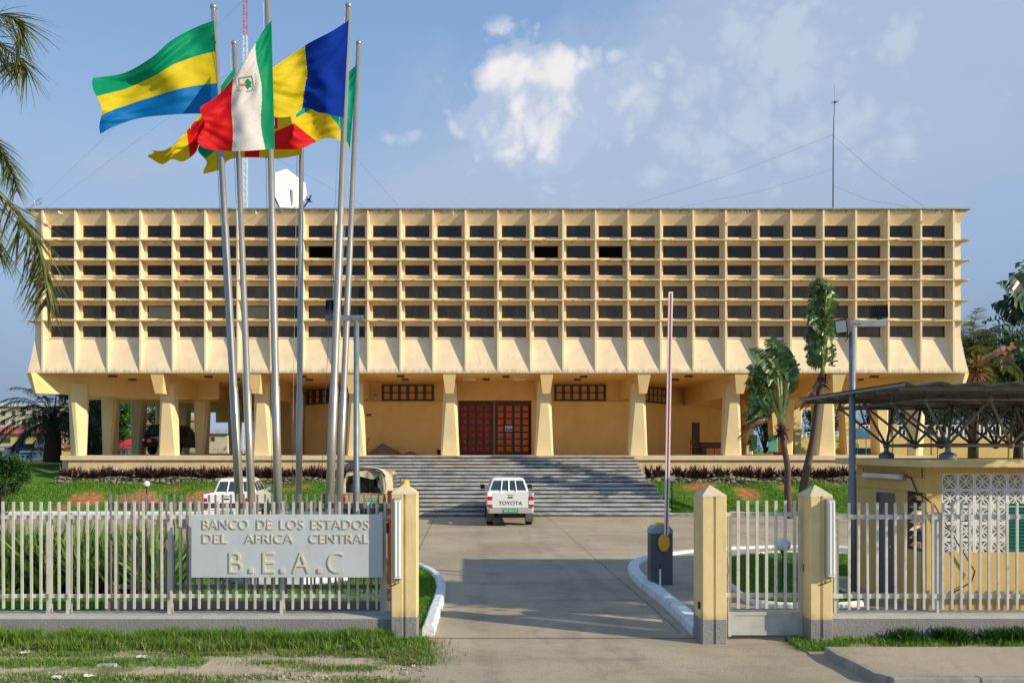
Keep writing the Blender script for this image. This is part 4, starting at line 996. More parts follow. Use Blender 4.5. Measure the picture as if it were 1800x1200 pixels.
mb.build('roller', M['gate'], t)
mb = MB(); mb.box(X(730, 12.05)-.1, X(1236, 12.05), 12.03, 12.06, -.02, .006); tag(mb.build('gate_track', material('rusty_rail', (.22, .09, .04), .8)), 'thin rusty gate track set flush across the driveway', 'rail')
# low walls under the fences
def low_wall(x0, x1, yfront, h, label):
    t = thing('low_wall', ((x0+x1)/2, yfront+.2, 0), label, 'wall')
    m_ = MB(); m_.box(x0, x1, yfront, yfront+.45, -.1, h-.02); m_.build('wall', M['wallgrey'], t)
    m_ = MB(); m_.extr_x([(yfront-.004, h-.02), (yfront-.004, h-.012), (yfront+.1, h+.012), (yfront+.46, h+.02), (yfront+.46, h-.02)], x0, x1); m_.build('coping', M['walltop'], t)
low_wall(-14, X(687, 11.95), 11.97, Z(1085.5, 11.97), 'low grey rendered wall under the left picket fence')
low_wall(X(1464, 11.93), 14, 11.93, Z(1085, 11.93), 'low grey rendered wall under the right picket fence')
# sign
YG = 11.95
sg = thing('sign_board', (X(504, YG), YG, Z(1015, YG)), 'wide grey sign board with raised cream letters fixed to the left fence', 'sign')
mb = MB(); mb.box(X(336, YG), X(672.5, YG), YG, YG+.035, Z(1014.5, YG), Z(904, YG)); mb.build('board', M['signboard'], sg, bevel=.004)
def text_mesh(txt, x0, x1, y0, y1, Y, depth, mat, parent, name='lettering', font_w=0.0, world=True):
    cu = bpy.data.curves.new('t', 'FONT'); cu.body = txt; cu.extrude = .03; cu.offset = font_w; cu.resolution_u = 6
    ob = bpy.data.objects.new('t', cu); COL.objects.link(ob); bpy.context.view_layer.update()
    me = bpy.data.meshes.new_from_object(ob); bpy.data.objects.remove(ob); me.name = name
    co = np.empty(len(me.vertices)*3); me.vertices.foreach_get('co', co); co = co.reshape(-1, 3)
    mn, mx = co.min(0), co.max(0); s = (co-mn)/(mx-mn)
    out = np.stack([x0+s[:, 0]*(x1-x0), Y-s[:, 2]*depth, y1+s[:, 1]*(y0-y1)], 1)
    me.vertices.foreach_set('co', out.ravel()); me.materials.clear(); me.materials.append(mat); me.update()
    return link(me, name, parent, world)
def word(t, a, b, y0, y1, w=-.008): text_mesh(t, X(a, YG), X(b, YG), Z(y0, YG), Z(y1, YG), YG, .016, M['letters'], sg, font_w=w)
for t_, a, b in (('BANCO', 357, 437), ('DE', 452.5, 479), ('LOS', 493, 534.5), ('ESTADOS', 548, 649.2)): word(t_, a, b, 912.7, 929.7)
for t_, a, b in (('DEL', 357, 400), ('AFRICA', 431.3, 515.5), ('CENTRAL', 544.4, 649.2)): word(t_, a, b, 938, 954)
for t_, a, b in (('B', 403, 426.8), ('E', 462.2, 483.5), ('A', 514.6, 543.8), ('C', 575.8, 603.3)): word(t_, a, b, 970, 1006.5, -.012)
for a in (439, 493.7, 559.4):
    mb = MB(); mb.box(X(a, YG), X(a+6.8, YG), YG-.022, YG, Z(1006, YG), Z(998.5, YG)); mb.build('lettering', M['letters'], sg)
# pedestrian gate
YW_ = 11.95
pg = thing('pedestrian_gate', (X(1345, YW_), YW_, 0), 'closed steel pedestrian gate with bars above a solid lower panel', 'gate')
mb = MB(); a, b = X(1280, YW_), X(1413, YW_)
mb.box(a, a+.05, YW_, YW_+.05, .05, Z(903, YW_)+.02); mb.box(b-.06, b, YW_, YW_+.05, .05, Z(903, YW_)+.04)
mb.box(a+.05, b-.06, YW_+.01, YW_+.045, Z(906, YW_), Z(900, YW_)); mb.box(a-.03, b, YW_-.012, YW_-.001, Z(1049, YW_), Z(1041, YW_)); mb.box(a-.03, b, YW_-.012, YW_-.001, Z(907, YW_), Z(900, YW_))
mb.build('frame', M['fence'], pg)
mb = MB(); z0, z1 = .07, Z(1075, YW_); mb.box(a+.05, b-.06, YW_+.012, YW_+.03, z0, z1)
mb.box(a+.05, b-.06, YW_, YW_+.011, z1-.05, z1); mb.box(a+.05, b-.06, YW_, YW_+.011, z0, z0+.06); mb.box(a+.05, a+.09, YW_, YW_+.011, z0+.06, z1-.05); mb.box(b-.1, b-.06, YW_, YW_+.011, z0+.06, z1-.05)
mb.build('panel', material('gate_panel_paint', (.46, .47, .43), .55, var=.15, vscale=3, grime=(.3, .3, .26), grime_amt=.6, gscale=5), pg)
pk = picket_mesh(.042, Z(1068, YW_), Z(879, YW_)).build('picket', M['fence'], pg, world=False); pk.location = (X(1296, YW_)-pg.location.x, -.04, 0)
for i in range(1, 7):
    c = pk.copy(); COL.objects.link(c); c.location.x += i*16.5/FX*YW_
mb = MB(); mb.box(b-.02, b+.02, YW_-.03, YW_+.06, Z(1003, YW_), Z(990, YW_)); mb.build('hinge', M['gate'], pg); mb = MB(); mb.box(a-.04, a+.01, YW_-.03, YW_+.03, 1.0, 1.12); mb.build('latch', M['gate'], pg)
mb = MB(); xx = X(1221, 11.9); mb.cbox((X(1234.5, YPR)-.01, YPR+.12, Z(1066, YPR)), (.03, .05, .1)); tag(mb.build('intercom', M['black']), 'tiny black intercom on the side of the middle gate pier', 'intercom')

# ------------------------------------------------------------------ barrier
YB_ = 16.2; bx = X(1163.5, YB_)
br = thing('boom_barrier', (bx, YB_, .1), 'raised boom barrier with a dark cabinet on the right kerb', 'barrier')
zc = Z(937, YB_)
mb = MB(); mb.box(bx-.225, bx+.225, YB_, YB_+.32, .09, zc); mb.build('cabinet', M['slate'], br, bevel=.015)
mb = MB(); mb.extr_y([(bx-.228, zc), (bx+.228, zc), (bx+.22, zc+.08), (bx+.15, zc+.15), (bx-.15, zc+.15), (bx-.22, zc+.08)], YB_-.004, YB_+.324); mb.build('hood', M['slate_top'], br)
mb = MB(); mb.extr_y([(bx-.12, zc+.15), (bx+.1, zc+.15), (bx+.06, zc+.2), (bx-.06, zc+.2)], YB_+.08, YB_+.26); mb.build('warning_light', M['yellow'], br)
mb = MB(); cx_ = X(1166, YB_); cz_ = Z(953, YB_); mb.lathe((cx_, YB_-.02, cz_), [(.06, 0), (.115, -.01), (.115, -.05), (.09, -.07)], 20, 'y')
for v_ in range(len(mb.v)): q = mb.v[v_]; mb.v[v_] = (q[0], q[1], cz_+(q[2]-cz_)*1.55)
mb.build('hub_cover', M['amber'], br, smooth=False)
mb = MB(); x0, z0, x1, z1 = X(1169, YB_), Z(939, YB_), X(1176.5, YB_), Z(515, YB_)
def slab(m_, a, b, w, d, y):
    m_.loft([[(a[0]-w/2, y-d, a[1]), (a[0]+w/2, y-d, a[1]), (a[0]+w/2, y, a[1]), (a[0]-w/2, y, a[1])], [(b[0]-w/2, y-d, b[1]), (b[0]+w/2, y-d, b[1]), (b[0]+w/2, y, b[1]), (b[0]-w/2, y, b[1])]])
slab(mb, (x0, z0), (x1, z1), .085, .04, YB_-.09)
bo = mb.build('boom', M['white'], br)
mb = MB(); slab(mb, (x0+.0, z0), (x1, z1-.03), .03, .004, YB_-.1301); mb.build('stripe', M['redstripe'], bo)
mb = MB(); xx = X(1161.5, YB_-.4); mb.tube([(xx, YB_-.35, .1), (xx, YB_-.35, .48)], .018, 8); mb.cur = 1; mb.tube([(xx, YB_-.35, .48), (xx, YB_-.35, .58)], .018, 8)
tag(mb.build('marker_post', [M['white'], M['black']]), 'thin white marker post with a black top before the barrier cabinet', 'marker')

# ------------------------------------------------------------------ globe lamps
def globe_lamp(px, py, Y, z0, r, label, world=True):
    t = thing('globe_lamp', (X(px, Y), Y, z0), label, 'garden lamp', 'white globe lamps in the grounds'); x = X(px, Y); zc = Z(py, Y)
    m_ = MB(); m_.tube([(x, Y, z0), (x, Y, zc-r)], .028, 8); m_.lathe((x, Y, zc-r*1.15), [(.05, 0), (.07, .04)], 10); m_.build('post', M['black'], t)
    m_ = MB(); m_.ball((x, Y, zc), r, 20, 12); m_.build('globe', M['globe'], t, smooth=True)
globe_lamp(1377, 957, 15.5, .15, .135, 'globe lamp on the small lawn seen through the pedestrian gate')
globe_lamp(258, 850, 35.2, .1, .14, 'globe lamp at the foot of the left bank')
globe_lamp(1181, 841, 35.9, .2, .15, 'globe lamp on the grass right of the stairs')

# ------------------------------------------------------------------ guard house and canopy
GX, GY0, GY1 = 7.82, 13.62, 16.1
gh = thing('guard_house', (9.5, 14.8, .1), 'small yellow guard house with breeze block wall and flat roof', 'guard house')
M['guard'] = material('guard_house_paint', (.66, .46, .16), .75, var=.08, vscale=2.5, bump=.3, bscale=40, grime=(.5, .35, .13), grime_amt=.35, gscale=1.5)
zR = 2.68
bz0, bz1 = Z(970, GY0), Z(832, GY0)
bx0 = X(1656, GY0)
mb = MB()
mb.box(GX, bx0, GY0, GY0+.15, .05, zR-.13); mb.box(bx0, 13, GY0, GY0+.15, .05, bz0); mb.box(bx0, 13, GY0, GY0+.15, bz1, zR-.13)
# left side wall with door and window openings
dY0, dY1, wY0, wY1 = 14.62, 15.32, 13.74, 14.24
zwin = Z(861, 13.9); zwb = Z(968, 13.9)
mb.box(GX, GX+.15, GY0+.15, wY0, .05, zR-.13); mb.box(GX, GX+.15, wY1, dY0, .05, zR-.13); mb.box(GX, GX+.15, dY1, GY1, .05, zR-.13)
mb.box(GX, GX+.15, wY0, wY1, .05, zwb); mb.box(GX, GX+.15, wY0, wY1, zwin, zR-.13); mb.box(GX, GX+.15, dY0, dY1, 2.05, zR-.13)
mb.box(GX+.15, 13, GY1-.15, GY1, .05, 1.0); mb.box(GX+.15, 13, GY1-.15, GY1, 2.1, zR-.13); mb.box(9.6, 10, GY1-.15, GY1, 1.0, 2.1)
mb.box(GX-.03, GX+.0, GY0+.0, GY1, 2.12, 2.36)
mb.build('wall', M['guard'], gh)
mb = MB(); mb.box(GX-.32, 13.3, GY0-.42, GY1+.22, zR-.12, zR); mb.build('roof_slab', material('guard_roof_paint', (.70, .54, .24), .8, var=.08, vscale=2, grime=(.45, .35, .2), grime_amt=.4, gscale=1.5), gh)
mb = MB(); mb.box(GX+.15, 13, GY0+.15, GY1-.15, .04, .07); mb.build('floor', M['wallgrey'], gh)
mb = MB(); mb.box(GX+.03, GX+.07, dY0+.04, dY1-.04, .1, 2.02); mb.box(GX+.0, GX+.1, dY0, dY0+.04, .1, 2.05); mb.box(GX+.0, GX+.1, dY1-.04, dY1, .1, 2.05); mb.box(GX+.0, GX+.1, dY0+.04, dY1-.04, 2.02, 2.05)
d = mb.build('door', material('guard_door_grey', (.13, .12, .13), .5, var=.15, vscale=3), gh)
mb = MB(); mb.lathe((GX+.0, dY0+.12, 1.05), [(.02, -.03), (.02, .03)], 8, 'x'); mb.build('handle', M['chrome'], d)
wn = MB(); wn.box(GX+.02, GX+.1, wY0, wY0+.03, zwb, zwin); wn.box(GX+.02, GX+.1, wY1-.03, wY1, zwb, zwin); wn.box(GX+.02, GX+.1, wY0+.03, wY1-.03, zwin-.03, zwin); wn.box(GX+.02, GX+.1, wY0+.03, wY1-.03, zwb, zwb+.03)
w_ = wn.build('window', M['frame'], gh); m_ = MB()
for i in range(7):
    z_ = zwb+.06+i*(zwin-zwb-.1)/7; m_.add([(GX+.02, wY0+.03, z_), (GX+.02, wY1-.03, z_), (GX+.08, wY1-.03, z_+.13), (GX+.08, wY0+.03, z_+.13)], [(0, 1, 2, 3)])
m_.build('louvre', glass_material('louvre_glass', (.5, .55, .5), 1.0), w_)
# breeze blocks: square with four leaf petals, modelled
def block():
    m_ = MB(); s = .139; fr = .022; D = .10
    m_.box(-s, s, -D, 0, -s, -s+fr); m_.box(-s, s, -D, 0, s-fr, s); m_.box(-s, -s+fr, -D+.001, -.001, -s+fr, s-fr); m_.box(s-fr, s, -D+.001, -.001, -s+fr, s-fr)
    h = s-fr
    for a in range(4):
        ang = math.pi/4+a*math.pi/2; L = h*1.36; e = Vector((math.cos(ang), 0, math.sin(ang))); q = Vector((-math.sin(ang), 0, math.cos(ang)))
        for sd in (-1, 1):     # each petal outline = two thin curved walls
            rings = []
            for k in range(7):
                u_ = k/6; c = e*(L*u_)+q*sd*(.032*math.sin(math.pi*u_)); wv = .008
                rings.append([tuple(c-q*wv+Vector((0, -D+.004, 0))), tuple(c+q*wv+Vector((0, -D+.004, 0))), tuple(c+q*wv+Vector((0, -.004, 0))), tuple(c-q*wv+Vector((0, -.004, 0)))])
            m_.loft(rings)
    m_.box(-.012, .012, -D+.003, -.003, -.012, .012)
    return m_
bl = block().build('breeze_block', M['white'], gh, world=False)
def bpos(i, j): return Vector((bx0+.144+i*.282, GY0+.12, bz1-.14-j*.284))-gh.location
bl.location = bpos(0, 0); nc = int((13-bx0)/.282)
for j in range(5):
    for i in range(min(nc, 9)):
        if (i, j) == (0, 0) or (4 <= i and j >= 2): continue
        c = bl.copy(); COL.objects.link(c); c.location = bpos(i, j)
mb = MB(); lx = bx0+4*.282+.01; mb.box(lx, 13, GY0+.03, GY0+.05, bz0, bz1-.57)
for k in range(14):
    z_ = bz0+k*.06; mb.add([(lx, GY0+.025, z_), (13, GY0+.025, z_), (13, GY0-.01, z_+.05), (lx, GY0-.01, z_+.05)], [(0, 1, 2, 3)])
mb.build('shutter', material('green_shutter', (.03, .26, .20), .5), gh)
mb = MB()
for j in range(6):
    z_ = bz1-j*.284
    mb.box(bx0, lx if j > 2 else 11.6, GY0+.025, GY0+.11, max(bz0, z_-.006), z_+.002)
mb.build('mortar', M['white'], gh)
tube_fixture((GX-.035, 15.60, Z(835.5, 15.0)), (GX-.035, 14.2, Z(835.5, 15.0)), .055, (-1, 0, 0), 'horizontal tube lamp high on the side of the guard house')
mb = MB(); pts = [(GX-.08, 14.15, 2.38), (GX-.07, 13.98, 2.36), (GX-.06, 13.8, 2.1), (GX-.03, 13.6, 2.02), (GX+.1, 13.55, 1.9), (GX+.28, 13.55, 1.6), (GX+.62, 13.55, 1.05), (GX+.78, 13.55, .78), (GX+.72, 13.55, .6), (GX+.38, 13.55, .4)]
mb.tube(outline([(0, 0), (1, 1)], False, 1) and pts, .012, 6); mb.build('cable', M['black'], gh)
# canopy
cp = thing('canopy', (9.6, 15.5, zR), 'rusty grey space frame canopy with corrugated sheet on the guard house roof', 'canopy')
M['truss'] = material('truss_grey', (.19, .175, .155), .6, metal=.2, var=.25, vscale=6, col2=(.12, .07, .045), c2s=(.55, .72), c2scale=4)
M['sheet'] = material('corrugated_sheet', (.20, .19, .175), .6, metal=.3, var=.3, vscale=3, col2=(.10, .075, .06), c2s=(.5, .7), c2scale=2)
zN, zL = 3.70, 2.93
tx = [7.7+1.1*i for i in range(7)]; ty = [13.46+1.03*j for j in range(4)]
lx_ = [8.4+1.1*i for i in range(6)]; ly = [13.98+1.03*j for j in range(3)]
mb = MB(); nd = mb
def bar(a, b, r=.024): mb.tube([a, b], r, 8)
for i, x in enumerate(tx):
    for j, y in enumerate(ty):
        nd.ball((x, y, zN), .055, 10, 6); mb.tube([(x, y, zN), (x, y, zN+.13)], .02, 6)
        if i+1 < len(tx): bar((x, y, zN), (tx[i+1], y, zN), .028)
        if j+1 < len(ty): bar((x, y, zN), (x, ty[j+1], zN), .028)
for i, x in enumerate(lx_):
    for j, y in enumerate(ly):
        nd.ball((x, y, zL), .065, 10, 6)
        if i+1 < len(lx_): bar((x, y, zL), (lx_[i+1], y, zL), .032)
        if j+1 < len(ly): bar((x, y, zL), (x, ly[j+1], zL), .032)
        for q in (x-.7, x+.4):
            for w_y in (y-.52, y+.51): bar((x, y, zL), (q, w_y, zN))
mb.build('frame', M['truss'], cp, smooth=True)
for (x, y) in ((lx_[0], ly[0]), (lx_[0], ly[2]), (lx_[3], ly[0]), (lx_[3], ly[2])):
    m_ = MB(); m_.lathe((x, y, zR), [(.14, 0), (.14, .08), (.10, .11), (.05, .13), (.04, .26)], 16); m_.build('pedestal', M['greysteel'], cp)
mb = MB()
for y in [13.2+k*.75 for k in range(6)]: mb.box(7.16, 14.3, y, y+.07, zN+.13, zN+.19)
mb.build('purlin', M['truss'], cp)
V, F = [], []; nx = 360; x0, x1 = 7.12, 14.4
for i in range(nx+1):
    x = x0+(x1-x0)*i/nx; c = zN+.225+.032*math.copysign(abs(math.sin(x*10))**.7, math.sin(x*10))
    V += [(x, 13.02, c), (x, 17.25, c), (x, 13.02, c+.008), (x, 17.25, c+.008)]
for i in range(nx):
    a = i*4; b = a+4; F += [(a, a+1, b+1, b), (a+2, b+2, b+3, a+3), (a, b, b+2, a+2), (a+1, a+3, b+3, b+1)]
npmesh('roof_sheet', V, F, M['sheet'], cp, smooth=False)
mb = MB(); mb.box(7.10, 7.12, 13.0, 17.25, zN+.19, zN+.235); mb.build('edge_trim', M['greysteel'], cp)

# ------------------------------------------------------------------ vegetation generators
def frond(base, azi, elev, L, droop, nleaf, ll, mb_r, leafs, w=.035, wind=Vector((0, 0, 0)), curl=0.0, seg=12, hang=.6):
    """rachis into mb_r, leaflets appended to leafs as (root, tip, width)"""
    d = Vector((math.cos(azi)*math.cos(elev), math.sin(azi)*math.cos(elev), math.sin(elev))); p = Vector(base); pts = [p.copy()]
    for i in range(seg):
        d = (d+Vector((0, 0, -droop/seg*(1+i/seg)))+wind/seg).normalized(); p = p+d*L/seg; pts.append(p.copy())
    mb_r.tube(pts, [.03*(1-.85*i/seg) for i in range(seg+1)], 5)
    for k in range(nleaf):
        s = .1+.9*k/nleaf; f = s*seg; i = min(int(f), seg-1); q = pts[i].lerp(pts[i+1], f-i); t = (pts[i+1]-pts[i]).normalized()
        side = t.cross(Vector((0, 0, 1)))
        if side.length < .05: side = Vector((1, 0, 0))
        side.normalize(); l = ll*math.sin(math.pi*(.12+.80*s))**.6*random.uniform(.85, 1.1)
        for sg_ in (-1, 1):
            dd = (side*sg_*random.uniform(.75, 1)+t*random.uniform(.45, .8)+Vector((0, 0, -hang*random.uniform(.5, 1.3)))+wind*.7).normalized()
            leafs.append((q, q+dd*l, w*random.uniform(.7, 1.1)))
def leaf_obj(name, leafs, mat, parent, bend=.06, seg=3):
    r = np.array([tuple(a) for a, b, c in leafs]); t = np.array([tuple(b) for a, b, c in leafs]); w = np.array([c for a, b, c in leafs])
    L = np.linalg.norm(t-r, axis=1); return blades(r, t, w, L*bend, mat, name, parent, seg)
# near coconut palm at the left edge (its trunk stands out of frame)
def coconut():
    Y = 13.0; c = P(-150, 215, Y); t = thing('coconut_palm', (c.x-.5, Y, 0), 'coconut palm reaching drooping fronds into the upper left corner', 'palm tree')
    m_ = MB(); m_.tube(outline3([(c.x-.7, Y, 0), (c.x-.5, Y, 3), (c.x-.2, Y, 6), (c.x, Y, c.z)]), [.2, .17, .15, .14, .13, .13, .13, .13, .13][:7], 10); m_.build('trunk', M['bark'], t, smooth=True)
    rc, lf = MB(), []
    def fr(pts, ll, n, w=.035, hang=.8, wind=Vector((.0, 0, 0))):
        pp = outline3(pts, 8); rc.tube(pp, [.032*(1-.85*i/(len(pp)-1)) for i in range(len(pp))], 5)
        for k in range(n):
            s = .06+.94*k/n; f = s*(len(pp)-1); i = min(int(f), len(pp)-2); q = pp[i].lerp(pp[i+1], f-i); tt = (pp[i+1]-pp[i]).normalized()
            side = tt.cross(Vector((0, -1, .25))).normalized(); l = ll*math.sin(math.pi*(.15+.72*s))**.7*random.uniform(.8, 1.1)
            for sg_ in (-1, 1):
                dd = (side*sg_*random.uniform(.5, 1)+tt*random.uniform(.7, 1.1)+Vector((0, jit(.7), -hang*random.uniform(.6, 1.3)))+wind).normalized()
                lf.append((q, q+dd*l, w*random.uniform(.7, 1.1)))
    q = lambda px, py, y=Y: P(px, py, y)
    fr([c, q(-70, 260), q(-6, 335, Y-.1), q(38, 382, Y-.1), q(66, 430, Y-.1), q(80, 485, Y-.1), q(85, 535, Y-.1)], 1.0, 120, .034, .7, Vector((-.45, 0, 0)))
    fr([c, q(-70, 215, Y+.4), q(-20, 240, Y+.5), q(5, 268, Y+.6), q(22, 300, Y+.6), q(30, 335, Y+.6)], .6, 70, .03, .9)
    fr([c, q(-110, 120), q(-60, 60), q(-15, 28), q(20, 30), q(38, 48), q(36, 75)], .85, 95, .03, 1.2, Vector((.25, 0, 0)))
    fr([c, q(-110, 140, Y+.5), q(-60, 95, Y+.5), q(-20, 70, Y+.6), (X(10, Y), Y+.6, Z(85, Y)), q(18, 110, Y+.6)], .9, 90, .036, 1.1)
    fr([c, q(-100, 270, Y+.3), q(-50, 330, Y+.4), q(-15, 400, Y+.4), q(0, 450, Y+.4)], 1.0, 70, .034, .9, Vector((-.2, 0, 0)))
    for a in range(9): frond(c, R(100+a*22), .5, 3.4, 1.5, 34, .9, rc, lf)
    rc.build('rachis', M['stalk'], t, smooth=True); leaf_obj('frond', lf, M['coconut'], t)
def outline3(pts, n=2):
    pts = [Vector(p) for p in pts]; out = []
    for i in range(len(pts)-1):
        p = [pts[max(i-1, 0)], pts[i], pts[i+1], pts[min(i+2, len(pts)-1)]]
        for s in range(n):
            t = s/n; out.append(.5*((2*p[1])+(-p[0]+p[2])*t+(2*p[0]-5*p[1]+4*p[2]-p[3])*t*t+(-p[0]+3*p[1]-3*p[2]+p[3])*t**3))
    out.append(pts[-1]); return out
coconut()
def palm(name, base, h, r, nf, L, ll, mat, label, lean=(0, 0), droop=1.2, wind=Vector((0, 0, 0)), skirt=None, w=.05, nl=30, elo=-.1, ehi=1.3, trunk='bark', cat='palm tree'):
    t = thing(name, base, label, cat); b = Vector(base); c = b+Vector((lean[0], lean[1], h))
    m_ = MB(); pts = outline3([b, b+Vector((lean[0]*.3, lean[1]*.3, h*.4)), b+Vector((lean[0]*.7, lean[1]*.7, h*.75)), c], 3); m_.tube(pts, [r*(1.25-.45*i/(len(pts)-1)) for i in range(len(pts))], 10); m_.build('trunk', M[trunk], t, smooth=True)
    rc, lf = MB(), []
    for i in range(nf): frond(c+Vector((jit(.08), jit(.08), jit(.1))), i*2.4+jit(.2), elo+(ehi-elo)*((i+.5)/nf), L*random.uniform(.8, 1.1), droop, nl, ll, rc, lf, w, wind)
    rc.build('rachis', M['stalk'] if trunk == 'bark' else M['barkdark'], t, smooth=True); leaf_obj('frond', lf, M[mat], t)
    if skirt:
        lf = []; rc = MB()
        for i in range(14): frond(c-Vector((0, 0, .15)), i*2.4, -.9-jit(.3), L*.3, .8, 8, ll*.8, rc, lf, w, wind)
        leaf_obj('dead_frond', lf, M[skirt], t)
    return t
# dark palm at the left end of the building
bp = P(92, 812, 47); palm('oil_palm', (bp.x, 47, bp.z), Z(742, 47)-bp.z, .42, 40, 3.7, .8, 'oilpalm', 'dark stout palm standing off the left end of the terrace', (.1, 0), 1.25, Vector((-.2, 0, 0)), None, .05, 44, -.12, 1.35, 'barkdark')
# windblown palm behind the right end
bp = P(1708, 800, 50); palm('windblown_palm', (bp.x, 50, 1.5), Z(628, 50)-1.5, .2, 34, 3.6, .95, 'coconut', 'tall palm with windblown crown just right of the building', (.1, 0), 1.5, Vector((.12, -.1, .1)), None, .085, 60, -.2, 1.45)
# golden short leaved plant before it
def tuft_tree(name, base, h, label, mats, n=110, L=1.2, w=.16):
    t = thing(name, base, label, 'palm tree'); b = Vector(base); c = b+Vector((.15, 0, h)); m_ = MB(); m_.tube([b, b+Vector((0, 0, h*.6)), c], [.22, .2, .18], 9); m_.build('trunk', M['bark'], t, smooth=True)
    lf = []
    for i in range(n):
        a = random.uniform(0, 6.3); e = random.uniform(-.3, 1.3); d = Vector((math.cos(a)*math.cos(e), math.sin(a)*math.cos(e), math.sin(e)))
        lf.append((c+Vector((0, 0, jit(.2))), c+d*L*random.uniform(.5, 1), w))
    leaf_obj('leaves', lf, M[mats[0]], t, .12)
    lf = []
    for i in range(n//2):
        a = random.uniform(0, 6.3); e = random.uniform(-1.4, -.3); d = Vector((math.cos(a)*math.cos(e), math.sin(a)*math.cos(e), math.sin(e))); lf.append((c-Vector((0, 0, .2)), c+d*L*random.uniform(.6, 1.1), w*1.1))
    leaf_obj('dead_leaves', lf, M[mats[1]], t, .1)
c = P(1716, 650, 46.5); tuft_tree('golden_palm', (c.x-.1, 46.5, 1.4), c.z-1.4, 'small palm with golden upper leaves and a brown dead skirt right of the building', ('gold', 'deadleaf'))

def blade_leaf(m_, root, tip, width, nrm, tears=0, droop=.0, seg=10, fold=.25, ripple=.0):
    """broad banana-like blade with folds, tears and a drooping tip"""
    root, tip = Vector(root), Vector(tip); d = tip-root; L = d.length; t = d.normalized(); s = t.cross(Vector(nrm)).normalized(); n = s.cross(t)
    prev = None; ph = random.uniform(0, 6)
    offs = []
    for i in range(seg+1):
        u = i/seg; c = root+d*u+n*(math.sin(math.pi*u)*L*.1)+Vector((0, 0, -droop*u*u*L)); w = width*(math.sin(math.pi*min(1, u*.93+.07))**.6)
        offs.append((c, w))
    for sd in (-1, 1):
        i = 0
        while i < seg:
            a, b = offs[i], offs[i+1]; dj = jit(.12) if tears else 0; rp = ripple*math.sin(i*1.9+ph+sd)
            def edge(o, u_, k=0): return o[0]+s*sd*o[1]*(.5)+n*(o[1]*fold+rp+dj)+t*(k)+Vector((0, 0, -o[1]*droop*.8))
            gap = .012*L if tears and random.random() < tears else 0
            m_.add([a[0], b[0], edge(b, 0, -gap), edge(a, 0, gap)], [(0, 1, 2, 3)] if sd == 1 else [(0, 3, 2, 1)])
            i += 1
def traveller(name, label, foot, top, crown_leaves, Y, r0=.2, bark_top=None):
    b = Vector((X(foot[0], Y), Y, foot[1])); c = P(*top, Y); t = thing(name, b, label, 'palm tree', 'leaning broad-leaved palms at the foot of the bank')
    m_ = MB(); mid = b.lerp(c, .5)+Vector((.08, 0, .1)); pp = outline3([b-Vector((0, 0, .2)), b.lerp(c, .25), mid, b.lerp(c, .8), c], 4)
    m_.tube(pp, [r0*(1.15-.45*i/(len(pp)-1))*(1+.05*(i % 2)) for i in range(len(pp))], 10); m_.build('trunk', M['bark'], t, smooth=True)
    lf = []
    for i in range(46):
        a = random.uniform(0, 6.3); lf.append((c+Vector((jit(.15), jit(.15), -random.uniform(.0, .5))), c+Vector((math.cos(a)*.34, math.sin(a)*.34, -.1-random.uniform(.0, .7))), .09))
    leaf_obj('fibre', lf, M['barkdark'], t)
    return t, c
# left of the pair
YT = 33.0
tp, c = traveller('traveller_palm', 'shorter leaning palm with torn banana-like leaves left of its taller twin', (1388, .1), (1374, 745), None, YT, .13)
stk, lv, lv2, dd = MB(), MB(), MB(), MB()
def stalk_leaf(st_, lm, c0, elbow, tip, w, tears=.3, droop=.1, r=.05, ripple=.06, nrm=(0, -1, .3)):
    st_.tube(outline3([c0, c0.lerp(elbow, .5), elbow], 3), [r, r*.9, r*.85, r*.8, r*.7, r*.6, r*.5], 6); blade_leaf(lm, elbow, tip, w, (nrm[0]+jit(.5), nrm[1], nrm[2]+jit(.4)), tears, droop, 14, .25, ripple)
q = lambda px, py: P(px, py, YT+jit(.35))
for (e, tip, w) in [((1372, 660), (1345, 585), .75), ((1366, 660), (1318, 602), .7), ((1380, 668), (1372, 595), .55), ((1386, 672), (1384, 612), .55), ((1362, 665), (1310, 640), .8), ((1368, 672), (1322, 652), .6),
                    ((1356, 680), (1306, 668), .75), ((1376, 650), (1356, 580), .6), ((1390, 690), (1396, 628), .45), ((1350, 685), (1312, 700), .7), ((1352, 700), (1316, 716), .6), ((1372, 640), (1335, 630), .7), ((1384, 650), (1362, 610), .6),
                    ((1374, 625), (1350, 590), .6), ((1384, 640), (1398, 655), .4)]:
    stalk_leaf(stk, lv2 if random.random() < .6 else lv, c, q(*e), q(*tip), w*random.uniform(1.0, 1.25), .5, .12, .075)
for i in range(7): blade_leaf(lv if i % 2 else lv2, q(1356, 680+i*8), q(1310+jit(9), 690+i*9), .38, (jit(.4), -1, .5), .7, .3, 12, .3, .07)
for i in range(4): blade_leaf(lv, q(1362, 655+i*9), q(1318+jit(10), 650+i*10), .55, (jit(.4), -1, .5), .6, .15, 12, .3, .09)
for i in range(10): blade_leaf(dd, q(1350, 735)+Vector((0, 0, jit(.1))), q(1302+jit(8), 742+jit(12)), .12, (0, -1, .3), .3, .5)
stk.build('stalk', M['stalk'], tp, smooth=True); lv.build('leaves', M['broad'], tp); lv2.build('dark_leaves', M['broad2'], tp); dd.build('dead_leaf', M['deadleaf'], tp)
tp, c = traveller('traveller_palm', 'taller leaning palm whose torn leaves reach up past the lower window rows', (1404, .1), (1446, 655), None, YT+.8, .15)
YT2 = YT+.8; q = lambda px, py: P(px, py, YT2+jit(.35)); stk, lv, lv2, dd = MB(), MB(), MB(), MB()
stalk_leaf(stk, lv, c, q(1452, 560), q(1436, 486), .75, .5, .02, .1)
